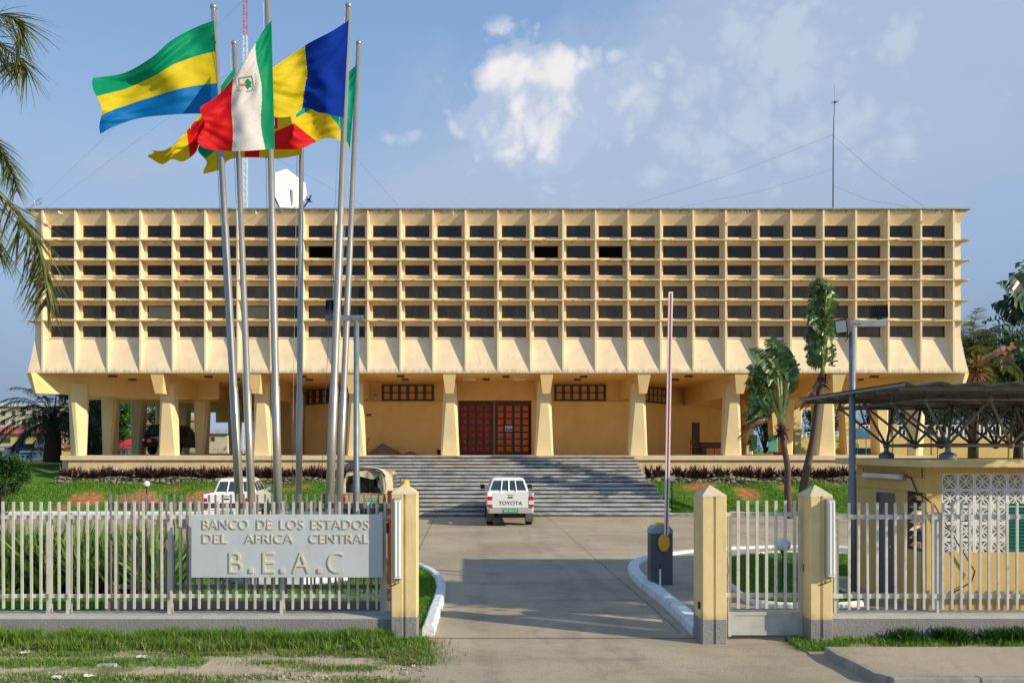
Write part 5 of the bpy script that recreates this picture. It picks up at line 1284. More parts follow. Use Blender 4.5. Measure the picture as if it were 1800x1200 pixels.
for (e, tip, w) in [((1448, 590), (1414, 545), .6), ((1449, 570), (1422, 520), .6), ((1452, 560), (1462, 500), .45), ((1446, 600), (1412, 590), .6), ((1446, 615), (1412, 612), .55), ((1450, 540), (1444, 488), .55),
                    ((1454, 590), (1462, 545), .35), ((1446, 625), (1420, 640), .6), ((1456, 610), (1462, 640), .35), ((1450, 555), (1418, 565), .6), ((1450, 530), (1420, 505), .5), ((1452, 510), (1440, 484), .5), ((1453, 575), (1466, 560), .35)]:
    stalk_leaf(stk, lv if random.random() < .65 else lv2, c, q(*e), q(*tip), w*random.uniform(1.0, 1.2), .5, .1, .07)
for i in range(13): blade_leaf(lv if i % 3 else lv2, q(1450, 505+i*11), q(1422+jit(9), 500+i*12), .55, (jit(.5), -1, .5), .6, .12, 12, .3, .08)
for i in range(8): blade_leaf(lv, q(1452, 500+i*18), q(1462+jit(3), 512+i*18), .3, (jit(.5), -1, .5), .6, .3, 8, .3, .05)
for i in range(7): blade_leaf(dd, q(1440, 668), q(1412+jit(8), 700+jit(10)), .22, (0, -1, .3), .3, .3)
stk.build('stalk', M['stalk'], tp, smooth=True); lv.build('leaves', M['broad'], tp); lv2.build('dark_leaves', M['broad2'], tp); dd.build('dead_leaf', M['deadleaf'], tp)

# banana plant at the right edge
YN = 30.0; b = P(1830, 800, YN); t = thing('banana_plant', (b.x, YN, .1), 'big banana-like plant with paddle leaves at the right edge', 'banana plant')
m_ = MB(); c = P(1832, 640, YN); m_.tube([(b.x, YN, .1), (b.x, YN, 3), c], [.3, .26, .2], 10); m_.build('trunk', M['bark'], t, smooth=True)
q = lambda px, py, d=0: P(px, py, YN+d); lv, lv2, stk = MB(), MB(), MB()
for (e, tip, w) in [((1812, 560), (1754, 490), 1.3), ((1812, 575), (1742, 530), 1.1), ((1812, 545), (1776, 474), 1.1), ((1805, 560), (1764, 515), 1.0), ((1815, 510), (1788, 458), 1.0), ((1825, 480), (1800, 455), .9), ((1824, 590), (1752, 600), .55)]:
    stk.tube([c, c.lerp(q(*e), .6), q(*e)], [.08, .06, .04], 6); blade_leaf(lv2, q(*e, jit(.4)), q(*tip, jit(.5)), w, (jit(.3), -1, .3), .35, .06, 14, .12, .03)
for (e, tip, w) in [((1800, 578), (1726, 556), .5), ((1800, 590), (1724, 578), .45), ((1800, 600), (1722, 592), .4)]:
    stk.tube([c, q(*e)], .03, 5); blade_leaf(lv, q(*e), q(*tip), w, (0, -.6, 1), .9, .12, 20, .1, .04)
for (e, tip, w) in [((1812, 600), (1762, 610), .5), ((1810, 612), (1758, 632), .5), ((1806, 590), (1776, 598), .5)]: blade_leaf(lv, q(*e), q(*tip), w, (0, -1, .6), .5, .2, 12, .2, .05)
stk.build('stalk', M['stalk'], t, smooth=True); lv2.build('leaves', M['banana'], t); lv.build('torn_leaves', M['broad2'], t)
m_ = MB(); blade_leaf(m_, q(1795, 605), q(1718, 622), .3, (0, -1, .5), .4, .25); blade_leaf(m_, q(1780, 610), q(1758, 630), .5, (0, -1, .2), .2, .4); m_.build('dead_leaf', M['deadleaf'], t)

def tree(name, base, h, cr, label, mat, ncl=26, nl=260, ls=.16, trunk_r=.2, cat='tree', group=None, flowers=None, seed=None, ctr=None):
    b = Vector(base); t = thing(name, b, label, cat, group); top = b+Vector((0, 0, h)); cz = h-cr[2]
    C_ = b+Vector((0, 0, cz)) if ctr is None else Vector(ctr); m_ = MB(); f0 = b+Vector((0, 0, max(.4, cz-cr[2]*.8)))
    m_.tube([b-Vector((0, 0, .2)), f0.lerp(b, .5)+Vector((jit(.1), jit(.1), 0)), f0, C_], [trunk_r*1.2, trunk_r, trunk_r*.85, trunk_r*.3], 8)
    cl = []
    for i in range(ncl):
        while True:
            v = Vector((jit(1), jit(1), jit(1)))
            if .25 < v.length < 1: break
        c_ = C_+Vector((v.x*cr[0], v.y*cr[1], v.z*cr[2])); cl.append(c_)
        if i % 3 == 0: m_.tube([f0, f0.lerp(c_, .5)+Vector((0, 0, .15)), c_], [trunk_r*.4, trunk_r*.25, trunk_r*.08], 5)
    m_.build('trunk', M['barkdark'], t, smooth=True)
    cl = np.array([tuple(v) for v in cl]); idx = RG.integers(0, ncl, ncl*nl); sp = min(cr)*.34
    pos = cl[idx]+RG.normal(0, 1, (ncl*nl, 3))*np.array([sp, sp, sp*.75])*.62; d = RG.normal(0, 1, (ncl*nl, 3)); d[:, 2] -= .3; d /= np.linalg.norm(d, axis=1, keepdims=True)
    L = ls*RG.uniform(.6, 1.3, (ncl*nl, 1)); blades(pos, pos+d*L, (L*.55).ravel(), (L*.1).ravel(), M[mat], 'crown', t, 2)
    if flowers:
        k = RG.integers(0, len(pos), 260); p = pos[k]; blades(p, p+RG.normal(0, .12, (260, 3)), np.full(260, .14), np.zeros(260), M[flowers], 'blossom', t, 1)
    return t
# trees
tree('tree', (X(1790, 52), 52, 1.5), 6.5, (3.4, 3, 2.7), 'dark broad-leaved tree behind the canopy at the right edge', 'tree', 34, 420, .22, .3, ctr=P(1798, 655, 52))
tree('tree', (X(170, 66), 66, 1), 8.5, (2.2, 2, 3.2), 'dark tree seen between the two leftmost columns', 'tree', 26, 300, .26, .25, ctr=P(160, 725, 66))
tree('bush', (X(168, 60), 60, 1), 3.2, (1.6, 1.4, 1.6), 'dull green bush below the dark tree between the leftmost columns', 'treemid', 20, 260, .2, .1, ctr=P(168, 775, 60), cat='bush')
tree('conifer', (X(213, 80), 80, 1), 6.5, (1.3, 1.3, 3), 'bright green narrow tree behind the columns, left of the black car', 'treebright', 30, 320, .24, .15, ctr=P(211, 730, 80))
tree('tree', (X(268, 84), 84, 1), 5.5, (1.6, 1.5, 2.2), 'olive green tree above the black car', 'treemid', 20, 220, .22, .15, ctr=P(268, 752, 84))
tree('tree', (X(318, 84), 84, 1), 5.5, (1.4, 1.5, 2.2), 'sparse brownish tree right of the black car, behind the columns', 'treemid', 14, 180, .22, .15, ctr=P(316, 760, 84))
tree('tree', (X(485, 90), 90, 1), 7, (3, 2, 2), 'distant green tree seen past the hall corner', 'treemid', 18, 200, .25, .2)
tree('shrub', (X(5, 25), 25, 0), 1.5, (.85, .8, .62), 'glossy dense green shrub at the left edge of the forecourt', 'bush', 30, 420, .10, .06, ctr=P(-4, 836, 27), cat='shrub')
for i, (px, Y, py, rr, mt, lab) in enumerate([(1345, 70, 730, (2.4, 2, 3), 'tree', 'dark tree behind the columns left of the short leaning palm'), (1452, 72, 725, (2.6, 2, 3), 'tree', 'dark tree between the columns beside the taller leaning palm'), (1530, 68, 728, (3, 2, 2.6), 'treemid', 'green tree over the yellow boundary wall, left of the canopy frame'),
                                          (1610, 76, 735, (3.4, 2, 2.4), 'tree', 'dark tree over the yellow wall behind the canopy frame'), (1700, 78, 742, (3.6, 2, 2.6), 'treemid', 'red blossoming tree over the yellow wall behind the canopy'), (1800, 70, 735, (3.6, 2, 3), 'tree', 'dark green tree over the yellow wall at the right edge')]):
    tree('tree', (X(px, Y), Y, 1), 7, rr, lab, mt, 22, 240, .26, .2, ctr=P(px, py, Y), flowers='flower' if i == 4 else None)
# unseen tree right of the frame, added to cast shade on the driveway
tree('unseen_shade_tree', (12.0, 10.9, 0), 6.6, (1.9, 1.2, 1.15), 'unseen leafy tree added right of the frame to shade the driveway', 'tree', 30, 330, .2, .16, ctr=(11.0, 10.9, 5.35))

# sword-leaved plants behind the left fence
sw = []
for i in range(5):
    n = 120; a = RG.uniform(0, 6.28, n); e = RG.uniform(.5, 1.5, n); l = RG.uniform(.5, 1.0, n); r0 = RG.uniform(0, .2, n)
    roots = np.stack([r0*np.cos(a), r0*np.sin(a), RG.uniform(0, .25, n)], 1); tips = roots+np.stack([np.cos(a)*np.cos(e)*l, np.sin(a)*np.cos(e)*l, np.sin(e)*l], 1)
    sw.append(tag(blades(roots, tips, np.full(n, .075), l*.04, M['sword'], 'sword_plant'), 'green sword-leaved plant in the clump behind the left picket fence', 'plant', 'sword-leaved clump behind the left fence'))
spots = [(-9.4+i*.36, 15.0+(.35 if i % 2 else 0)+jit(.1)) for i in range(11)]+[(-9.3+i*.4, 15.6+jit(.1)) for i in range(10)]
for i, (x, y) in enumerate(spots):
    o = sw[i] if i < 5 else sw[i % 5].copy()
    if i >= 5: COL.objects.link(o)
    o.location = (x, y, .1); o.rotation_euler = (0, 0, random.uniform(0, 6)); k = random.uniform(1.15, 1.45); o.scale = (k*.9, k*.9, k)

# grass
def grass(name, n, sampler, h, w, mat, z=0.0, lean=.5):
    pts = sampler(n); n = len(pts); zz = np.full(n, z) if np.isscalar(z) else z(pts)
    r = np.column_stack([pts, zz]); hh = h*RG.uniform(.45, 1.25, n); a = RG.uniform(0, 6.28, n); k = lean*RG.uniform(.1, 1, n)
    t = r+np.stack([np.cos(a)*k*hh, np.sin(a)*k*hh, hh], 1); o = blades(r, t, np.full(n, w), hh*.12, M[mat], name, None, 2); tag(o, kind='stuff'); return o
def inpoly(poly, p):
    x, y = p[:, 0], p[:, 1]; c = np.zeros(len(p), bool); n = len(poly); j = n-1
    for i in range(n):
        xi, yi = poly[i]; xj, yj = poly[j]; cond = ((yi > y) != (yj > y)) & (x < (xj-xi)*(y-yi)/(yj-yi+1e-12)+xi); c ^= cond; j = i
    return c
def poly_sampler(poly):
    P_ = np.array(poly); mn, mx = P_.min(0), P_.max(0)
    def f(n): p = RG.uniform(mn, mx, (n, 2)); return p[inpoly(poly, p)]
    return f
grass('grass', 60000, lambda n: np.column_stack([RG.uniform(-10.2, -.95, n), RG.uniform(12.5, 20.6, n)])[lambda p: inpoly(pl+[(-18, 12.2)], p)] if False else poly_sampler([q for q in pl if q[0] > -10.5]+[(-10.5, 12.4), (-.9, 12.4)])(n), .06, .012, 'grassblade', .1)
grass('grass', 26000, poly_sampler(gi), .05, .012, 'grassblade', .155)
# bank grass
def bank(n):
    p = np.column_stack([RG.uniform(-27, 24, n), RG.uniform(34.9, 39, n)]); m_ = ~((p[:, 0] > -6.1) & (p[:, 0] < 8.7)); p = p[m_]
    k = np.zeros(len(p))
    for (cx, cy, rx, ry, a) in BARE: k = np.maximum(k, a*np.exp(-((p[:, 0]-cx)/rx)**2-((p[:, 1]-cy)/ry)**2)+.12*np.sin(p[:, 0]*9)*np.sin(p[:, 1]*11))
    return p[RG.uniform(0, .55, len(p)) > k]
grass('grass', 70000, bank, .10, .025, 'grassblade', lambda p: np.array([terrain_z(a, b) for a, b in p]))
# front verge, left
def verge(n):
    x = RG.uniform(-8.2, -.6, n); y = 11.15+.82*RG.uniform(0, 1, n)**.8; edge = 11.12+.06*np.sin(x*2.3)+.05*np.sin(x*7.1); p = np.column_stack([x, y]); k = (y > edge) & ((x < -1.15) | (RG.uniform(0, 1, n) < .5)); return p[k]
grass('grass', 24000, lambda n: (lambda p: p[(np.sin(p[:, 0]*2.7+1)*np.sin(p[:, 0]*6.1)+(p[:, 1]-11.3)*3+RG.normal(0, .35, len(p))) > .15])(verge(n)), .09, .011, 'grassblade', .0, .9)
def tufts(n, x0, x1, y0, y1, k, sx_, sy_):
    c = np.column_stack([RG.uniform(x0, x1, k), RG.uniform(y0, y1, k)]); i = RG.integers(0, k, n); return c[i]+RG.normal(0, 1, (n, 2))*np.array([sx_, sy_])
grass('grass', 15000, lambda n: tufts(n, -8.2, -1.25, 11.5, 11.93, 70, .10, .05), .19, .013, 'grassblade', .0, .7)
grass('grass', 9000, lambda n: tufts(n, -8.2, -1.2, 11.2, 11.7, 80, .12, .07), .15, .012, 'grassdry', .0, .9)
grass('grass', 5000, lambda n: tufts(n, -8.2, -.9, 10.95, 11.2, 60, .15, .06), .07, .01, 'grassdry', .0, .9)
def clumps(n):
    c = np.column_stack([RG.uniform(-8, -1.0, 40), RG.uniform(9.6, 11.1, 40)]); i = RG.integers(0, 40, n); return c[i]+RG.normal(0, 1, (n, 2))*np.array([.28, .07])
grass('grass', 9000, clumps, .06, .009, 'grassdry', .0, .8)
grass('grass', 4500, lambda n: np.column_stack([RG.uniform(-7.8, -3.5, n), RG.normal(10.6, .12, n)]), .06, .009, 'grassblade', .0, .9)
grass('grass', 3000, lambda n: np.column_stack([RG.normal(-.85, .22, n), RG.uniform(10.5, 11.8, n)]), .07, .009, 'grassdry', .0, .9)
grass('grass', 7000, lambda n: np.column_stack([RG.uniform(4.6, 8.6, n), 11.05+.75*RG.uniform(0, 1, n)**1.5])[lambda: slice(None)] if False else (lambda p: p[(np.sin(p[:, 0]*4.1)*.5+(p[:, 1]-11.2)*1.6+RG.normal(0, .3, len(p))) > .35])(np.column_stack([RG.uniform(4.7, 8.8, n), 11.2+RG.uniform(0, 1, n)*.7])), .09, .012, 'grassblade', .0, .9)
def weeds(n):
    c = np.column_stack([RG.uniform(6.2, 8.6, 14), np.full(14, 11.75)]); i = RG.integers(0, 14, n); return c[i]+RG.normal(0, .07, (n, 2))
grass('weeds', 2600, weeds, .2, .03, 'bush', .0, .9)
# verge ground: trodden earth and broken concrete strips
M['dirt'] = material('trodden_earth', (.30, .235, .15), .95, var=.25, vscale=5, col2=(.12, .15, .04), c2s=(.5, .62), c2scale=1.8, bump=1, bscale=25)
M['sand'] = material('sandy_strip', (.40, .33, .24), .95, var=.15, vscale=4, col2=(.17, .17, .07), c2s=(.52, .66), c2scale=1.4, bump=.8, bscale=30)
def strip(path_lo, path_hi, z, name, mat):
    n = len(path_lo); V = [(x, y, z+jit(.006)) for x, y in path_lo]+[(x, y, z+jit(.006)) for x, y in path_hi]+[(x, y, -.05) for x, y in path_lo]
    F = [(i, i+1, n+i+1, n+i) for i in range(n-1)]+[(2*n+i, 2*n+i+1, i+1, i) for i in range(n-1)]
    return tag(npmesh(name, V, F, mat), kind='structure')
def wob(x, a): return a*math.sin(x*3.1)+a*.7*math.sin(x*7.7+1)+jit(a*.3)
xs = [-14+i*.1 for i in range(134)]
strip([(x, 11.1+wob(x, .03)) for x in xs], [(x, 12.0) for x in xs], .02, 'verge', M['dirt'])
xs2 = [-14+i*.1 for i in range(132)]
strip([(4.75+i*.1, 11.1+wob(i*.1, .03)) for i in range(60)], [(4.75+i*.1, 11.95) for i in range(60)], .01, 'verge', M['dirt'])
strip([(x, 10.05+wob(x, .02)) for x in xs2], [(x, 11.15) for x in xs2], .012, 'verge', M['sand'])
# raised slab, right foreground
t = thing('pavement_slab', (7, 10.3, 0), 'raised concrete pavement slab with a chipped kerb at the lower right', 'slab')
sp = [(4.98, 11.02), (4.95, 10.6), (5.0, 10.2), (5.0, 9.75), (5.1, 9.62)]
m_ = MB(); m_.extr_z([(x+.02, y) for x, y in sp]+[(12, 9.64), (12, 11.05)], -.05, .125); m_.build('slab_top', M['concrete'], t)
m_ = MB(); x = 5.06
for L in (1.05, 1.2, 1.2, 1.3): m_.box(x, x+L-.015, 9.5, 9.63, -.05, .13+jit(.006)); x += L
for (a, b) in zip(sp, sp[1:]): m_.loft([[(a[0]-.09, a[1], -.05), (a[0]+.02, a[1], -.05), (a[0]+.02, a[1], .128), (a[0]-.06, a[1], .128)], [(b[0]-.09, b[1], -.05), (b[0]+.02, b[1], -.05), (b[0]+.02, b[1], .128), (b[0]-.06, b[1], .128)]])
m_.build('kerbstone', M['kerbgrey'], t, bevel=.012)
M['litter'] = material('litter_grey_white', (.58, .57, .53), .7, var=.1)
# litter
def litter(i, px, py, kind):
    y = GY(py, .03); c = Vector((X(px, y), y, .03)); m_ = MB(); lab = None
    if kind == 'cup':
        c.z = .09; m_.lathe(c, [(.025, -.03), (.034, .05), (.03, .05), (.022, -.02)], 12, 'x'); lab, cat = 'crushed white cup', 'cup'
    elif kind == 'paper':
        n = 5; V = []
        for a in range(n+1):
            for b in range(n+1): V.append((c.x+(a/n-.5)*.13+jit(.01), c.y+(b/n-.5)*.1+jit(.01), c.z+.02+jit(.02)))
        m_.add(V, [(a*(n+1)+b, (a+1)*(n+1)+b, (a+1)*(n+1)+b+1, a*(n+1)+b+1) for a in range(n) for b in range(n)]); lab, cat = 'crumpled white paper scrap', 'litter'
    else:
        m_.loft([[(c.x-.14, c.y-.02, 0), (c.x+.12, c.y-.03, 0), (c.x+.14, c.y+.03, 0), (c.x-.1, c.y+.03, 0)], [(c.x-.12, c.y-.015, .05), (c.x+.1, c.y-.02, .04), (c.x+.12, c.y+.02, .05), (c.x-.09, c.y+.02, .045)]]); lab, cat = 'flat chip of pale concrete', 'stone'
    return m_, cat, lab
for i, (px, py, k, wh) in enumerate([(235, 1126, 'cup', 'in the verge grass left of the sign'), (82, 1134, 'paper', 'lying in the verge grass near the left edge'), (437, 1127, 'cup', 'in the verge grass under the sign'), (540, 1128, 'paper', 'in the grass under the right end of the sign'), (250, 1156, 'paper', 'on the bare strip below the upper cup'),
                                 (303, 1141, 'chip', 'at the edge of the verge grass'), (188, 1168, 'chip', 'on the sandy strip at lower left'), (98, 1192, 'paper', 'by the bottom edge at lower left'), (157, 1190, 'paper', 'by the bottom edge beside another scrap, further right'), (598, 1138, 'paper', 'in the grass near the left gate pier'), (368, 1115, 'paper', 'tiny, high in the grass below the sign'), (43, 1148, 'paper', 'on thin grass at the far lower left')]):
    m_, cat, lab = litter(i, px, py, k); nm = {'cup': 'cup', 'litter': 'paper_scrap', 'stone': 'concrete_chip'}[cat]; tag(m_.build(nm, M['litter'] if k != 'chip' else M['walltop']), lab+' '+wh, cat)
V, F = [], []
for i in range(520):
    x = random.uniform(-8, -1) if i < 430 else random.uniform(-1.4, -.5); y = random.gauss(9.95, .07) if i < 430 else random.uniform(10, 10.9); r = random.uniform(.004, .016); b = len(V)
    for (dx, dy, dz) in ((-1, -1, 0), (1, -1, 0), (1, 1, 0), (-1, 1, 0), (-.5, -.5, 1), (.5, -.5, 1), (.5, .5, 1), (-.5, .5, 1)): V.append((x+dx*r*random.uniform(.7, 1.3), y+dy*r, .01+dz*r*1.3))
    F += [(b, b+1, b+5, b+4), (b+1, b+2, b+6, b+5), (b+2, b+3, b+7, b+6), (b+3, b, b+4, b+7), (b+4, b+5, b+6, b+7)]
tag(npmesh('gravel', V, F, material('gravel_mix', (.38, .34, .28), .9, island=.5)), kind='stuff')
# ------------------------------------------------------------------ vehicles
M['carwin'] = material('vehicle_window', (.035, .055, .05), .06, coat=.5)
M['flap'] = material('mud_flap', (.10, .10, .10), .8)
def lm(): return MB()
def wheel(t, x, y, r=.375, w=.25):
    s = 1 if x > 0 else -1
    m_ = MB(); m_.lathe((x, y, r), [(r*.6, -w/2), (r*.93, -w/2), (r, -w/2+.04), (r, w/2-.04), (r*.93, w/2), (r*.6, w/2)], 22, 'x'); o = m_.build('wheel', M['rubber'], t, world=False, smooth=False)
    m_ = MB(); m_.lathe((x+s*.02, y, r), [(r*.58, -w*.38), (r*.60, w*.38), (r*.5, w*.40), (r*.2, w*.34)], 18, 'x'); m_.build('rim', M['bumper'], o, world=False)
def greenhouse(t, y0, y1, y0t, y1t, zb_, zt_, hw, hwt, mat, name='cab'):
    m_ = MB(); m_.loft([[(-hw, y0, zb_), (hw, y0, zb_), (hw, y1, zb_), (-hw, y1, zb_)], [(-hwt-.03, y0t-.03, zt_-.07), (hwt+.03, y0t-.03, zt_-.07), (hwt+.03, y1t+.06, zt_-.07), (-hwt-.03, y1t+.06, zt_-.07)], [(-hwt+.06, y0t+.05, zt_), (hwt-.06, y0t+.05, zt_), (hwt-.06, y1t-.05, zt_), (-hwt+.06, y1t-.05, zt_)]])
    cab = m_.build(name, mat, t, world=False, bevel=.035)
    def at(u, v):  # rear face
        y = y0+(y0t-.03-y0)*v; h = hw+(hwt+.03-hw)*v; return Vector((u*h, y-.006, zb_+(zt_-.07-zb_)*v))
    m_ = MB()
    m_.add([at(-.90, .14), at(.90, .14), at(.88, .90), at(-.88, .90)], [(0, 1, 2, 3)])
    for s in (-1, 1):
        def sd(u, v): y = (y0+(y0t-.03-y0)*v)*(1-u)+(y1+(y1t+.06-y1)*v)*u; return Vector((s*((hw+(hwt+.03-hw)*v)+.005), y, zb_+(zt_-.07-zb_)*v))
        for a, b in ((.06, .28), (.32, .60), (.64, .92)): q_ = [sd(a, .14), sd(b, .14), sd(b-.02, .9), sd(a+.02, .9)]; m_.add(q_ if s == 1 else q_[::-1], [(0, 1, 2, 3)])
    m_.build('window', M['carwin'], cab, world=False)
    m_ = MB()
    for u in (-.37, .02, .40): m_.tube([at(u, .08)+Vector((0, -.02, 0)), at(u, .95)+Vector((0, -.02, 0))], .022, 6)
    m_.build('window_bar', mat, cab, world=False)
def pickup(name, loc, rz, label, text=None, lights=True, bars=True):
    t = thing(name, loc, label, 'pickup truck', None, rz); W_ = M['carwhite']
    m_ = MB()
    # bed: floor, side walls with arches, front wall
    m_.box(-.80, .80, .09, 1.52, .70, .76)
    for s in (-1, 1):
        prof = [(.04, .60), (.50, .58)]+[(.95-.46*math.cos(a), .40+.46*math.sin(a)) for a in [math.pi*k/8 for k in range(1, 8)]]+[(1.42, .58), (1.54, .58), (1.54, 1.24), (.04, 1.25)]
        a, b = (s*.80, s*.865) if s > 0 else (s*.865, s*.80); m_.extr_x([(y, z) for y, z in prof], a, b)
    m_.box(-.80, .80, 1.47, 1.54, .76, 1.22)
    m_.build('bed', W_, t, world=False, bevel=.012)
    m_ = MB(); m_.box(-.67, .67, .02, .08, .70, 1.245); tg = m_.build('tailgate', W_, t, world=False, bevel=.012)
    m_ = MB(); m_.box(-.09, .09, .008, .02, 1.06, 1.11); m_.box(-.11, .11, .012, .02, 1.17, 1.19); m_.build('handle', M['black'], tg, world=False)
    # cab lower and bonnet
    m_ = MB(); prof = [(1.56, .55), (1.56, 1.22), (3.95, 1.22), (4.3, 1.12), (5.02, 1.03), (5.16, .85), (5.18, .55), (4.62, .52)]+[(4.15+.47*math.cos(a), .40+.47*math.sin(a)) for a in [math.pi*k/8 for k in range(1, 8)]]+[(3.66, .52)]
    m_.extr_x(prof, -.855, .855); m_.build('body', W_, t, world=False, bevel=.05)
    greenhouse(t, 1.6, 3.95, 1.80, 3.25, 1.20, 1.76, .80, .60, W_)
    m_ = MB(); m_.extr_z([(-.86, .02), (-.80, -.10), (.80, -.10), (.86, .02)], .50, .69); bm = m_.build('bumper', M['bumper'] if text else W_, t, world=False, bevel=.02)
    m_ = MB(); m_.box(-.28, .28, -.115, -.101, .53, .67); pl_ = m_.build('number_plate', M['plategreen'], t, world=False)
    m_ = MB()
    for x_, w_ in ((-.23, .05), (-.16, .04), (-.06, .05), (.0, .04), (.07, .05), (.17, .05)): m_.box(x_, x_+w_, -.119, -.116, .565, .63)
    m_.build('plate_marks', M['platemark'], pl_, world=False)
    for s in (-1, 1):
        a, b = (.675, .86) if s > 0 else (-.86, -.675)
        m_ = MB(); m_.box(a, b, .005, .3, .98, 1.12); m_.box(a, b, .006, .3, .74, .82); m_.cur = 1; m_.box(a, b, .004, .3, .821, .979); m_.build('tail_light', [M['lightred'], M['lightclear']], t, world=False, bevel=.008)
        wheel(t, s*.74, .95); wheel(t, s*.74, 4.15)
        m_ = MB(); m_.box(s*.74-.15, s*.74+.15, .50, .52, .16, .58); m_.build('mud_flap', M['flap'], t, world=False)
        m_ = MB(); m_.box(s*.98-.09, s*.98+.09, 3.42, 3.5, 1.24, 1.42); m_.box(s*.87-.05, s*.87+.05, 3.44, 3.48, 1.24, 1.27); m_.build('mirror', M['black'] if text else M['chrome'], t, world=False, bevel=.02)
    m_ = MB(); m_.box(-.45, .45, .2, 4.6, .32, .52); m_.tube([(-.7, .95, .38), (.7, .95, .38)], .05, 8); m_.build('chassis', M['black'], t, world=False)
    if text: text_mesh(text, -.44, .44, .945, .80, .018, .004, M['textblack'], tg, 'lettering', .012, world=False)
    return t
pickup('pickup_truck', (X(897, 29.6), 29.45, 0), 0, 'white pickup truck parked before the middle of the stairs, black lettering on its tailgate', 'TOYOTA')
pickup('pickup_truck', (X(399, 28.6), 28.5, 0), R(5.5), 'white pickup truck parked behind the sign board, seen between the left flagpoles')
# canvas topped truck
def canvas_truck(loc, rz):
    t = thing('canvas_truck', loc, 'beige pickup with worn canvas cover and a spare wheel in its open back', 'truck', None, rz); B_ = M['carbeige']
    m_ = MB(); m_.box(-.80, .80, .06, 1.9, .70, .76)
    for s in (-1, 1): a, b = sorted((s*.80, s*.86)); m_.box(a, b, .03, 1.92, .62, 1.14)
    m_.build('bed', B_, t, world=False, bevel=.01)
    m_ = MB(); m_.box(-.79, .79, .0, .055, .66, 1.12); m_.box(-.86, .86, -.015, .07, 1.121, 1.16); tg = m_.build('tailgate', B_, t, world=False, bevel=.008)
    m_ = MB(); m_.box(.02, .50, -.012, -.001, .84, .96); tgp = m_.build('number_plate', M['plategreen'], t, world=False)
    m_ = MB()
    for x_ in (.05, .11, .20, .26, .33, .41): m_.box(x_, x_+.04, -.016, -.013, .87, .93)
    m_.build('plate_marks', M['platemark'], tgp, world=False)
    # canvas shell open at the rear
    def arch(y, sc_=1, dz=0):
        return [(.86*sc_*math.copysign(abs(math.cos(a))**.6, math.cos(a)), y, 1.17+dz+.97*sc_*max(0, math.sin(a))**.65) for a in [math.pi*k/16 for k in range(17)]]
    m_ = MB(); rings = [arch(.03), arch(.35, 1.0, -.015), arch(.8, 1.0, .015), arch(1.3, .995, -.01), arch(1.9, .98, -.05)]; m_.loft(rings, False, False)
    m_.loft([arch(.03), arch(.03, .93)], False, False); m_.loft([arch(.03, .93), arch(.35, .93), arch(1.9, .92, -.05)], False, False)
    m_.add([(-.8, .02, 2.0)]+[], [])
    cv = m_.build('canvas_cover', M['canvas'], t, world=False, smooth=True)
    m_ = MB(); n = 12  # drawn-back upper flap and right drape
    top = [(-.74+1.48*i/n, .0-.05*abs(math.sin(i*1.1)), 2.02-.06*(abs(i-n/2)/(n/2))**3*3) for i in range(n+1)]; bot = [(-.78+1.56*i/n, -.03-.05*math.sin(i*1.7), 1.78+.07*math.sin(i*.55)+(.1 if i > 9 else 0)) for i in range(n+1)]
    m_.loft([top, bot], False, False)
    dr = [[(.50+.05*math.sin(k*1.3)+.02*k, -.02-.04*math.sin(k*2.1), 1.95-.8*k/6), (.62+.02*k, -.07, 1.9-.75*k/6), (.80+.008*k, .0, 1.85-.7*k/6)] for k in range(7)]; m_.loft(dr, False, False)
    m_.build('flap', M['canvas'], t, world=False, smooth=True)
    m_ = MB()
    for i, x_ in enumerate((.40, .50, .60, .70)): m_.tube(outline3([(x_-.35, -.03, 2.08), (x_+.02, -.07, 1.9), (x_+.12, -.09, 1.5), (x_+.1, -.08, 1.18)], 4), .014, 5)
    m_.tube(outline3([(-.84, .0, 1.9), (-.4, -.03, 2.1), (.2, -.03, 2.12), (.6, -.03, 2.05), (.82, -.03, 1.8)], 4), .028, 6)
    m_.build('strap', M['black'], t, world=False, smooth=True)
    m_ = MB(); m_.box(-.78, .78, 1.80, 1.84, .77, 1.95); m_.cur = 1; m_.box(.05, .55, 1.77, 1.80, 1.35, 1.75); m_.cur = 0; m_.box(.0, .05, 1.0, 1.05, 1.0, 1.98)
    m_.build('front_panel', [material('olive_panel', (.38, .42, .24), .7, var=.2), material('green_glass', (.05, .1, .07), .2)], t, world=False)
    m_ = MB(); m_.lathe((-.28, .28, 1.28), [(.24, -.1), (.36, -.1), (.39, -.05), (.39, .05), (.36, .1), (.24, .1)], 26, 'y'); sp_ = m_.build('spare_wheel', M['rubber'], t, world=False)
    m_ = MB(); m_.lathe((-.28, .28, 1.28), [(.235, -.08), (.235, .06), (.2, .0), (.08, -.03), (.03, -.03)], 20, 'y'); m_.build('rim', M['canvas'], sp_, world=False)
    m_ = MB(); m_.extr_x([(1.95, .55), (1.95, 1.15), (3.4, 1.15), (3.5, 1.08), (4.7, 1.05), (4.75, .55)], -.83, .83); m_.build('body', B_, t, world=False, bevel=.03)
    greenhouse(t, 1.98, 3.5, 2.05, 3.3, 1.15, 1.95, .80, .74, B_)
    m_ = MB(); m_.box(-.85, .85, -.08, -.0, .46, .56); m_.build('bumper', M['black'], t, world=False)
    for s in (-1, 1):
        wheel(t, s*.72, .85, .38, .22); wheel(t, s*.72, 3.9, .38, .22)
        m_ = MB(); m_.box(s*.80-.05, s*.80+.05, -.02, .03, .84, 1.0); m_.build('tail_light', M['lightred'], t, world=False)
        m_ = MB(); m_.box(s*1.0-.07, s*1.0+.07, 3.2, 3.25, 1.3, 1.6); m_.box(s*.88-.1, s*.88+.1, 3.21, 3.24, 1.4, 1.43); m_.build('mirror', M['chrome'] if s > 0 else M['black'], t, world=False)
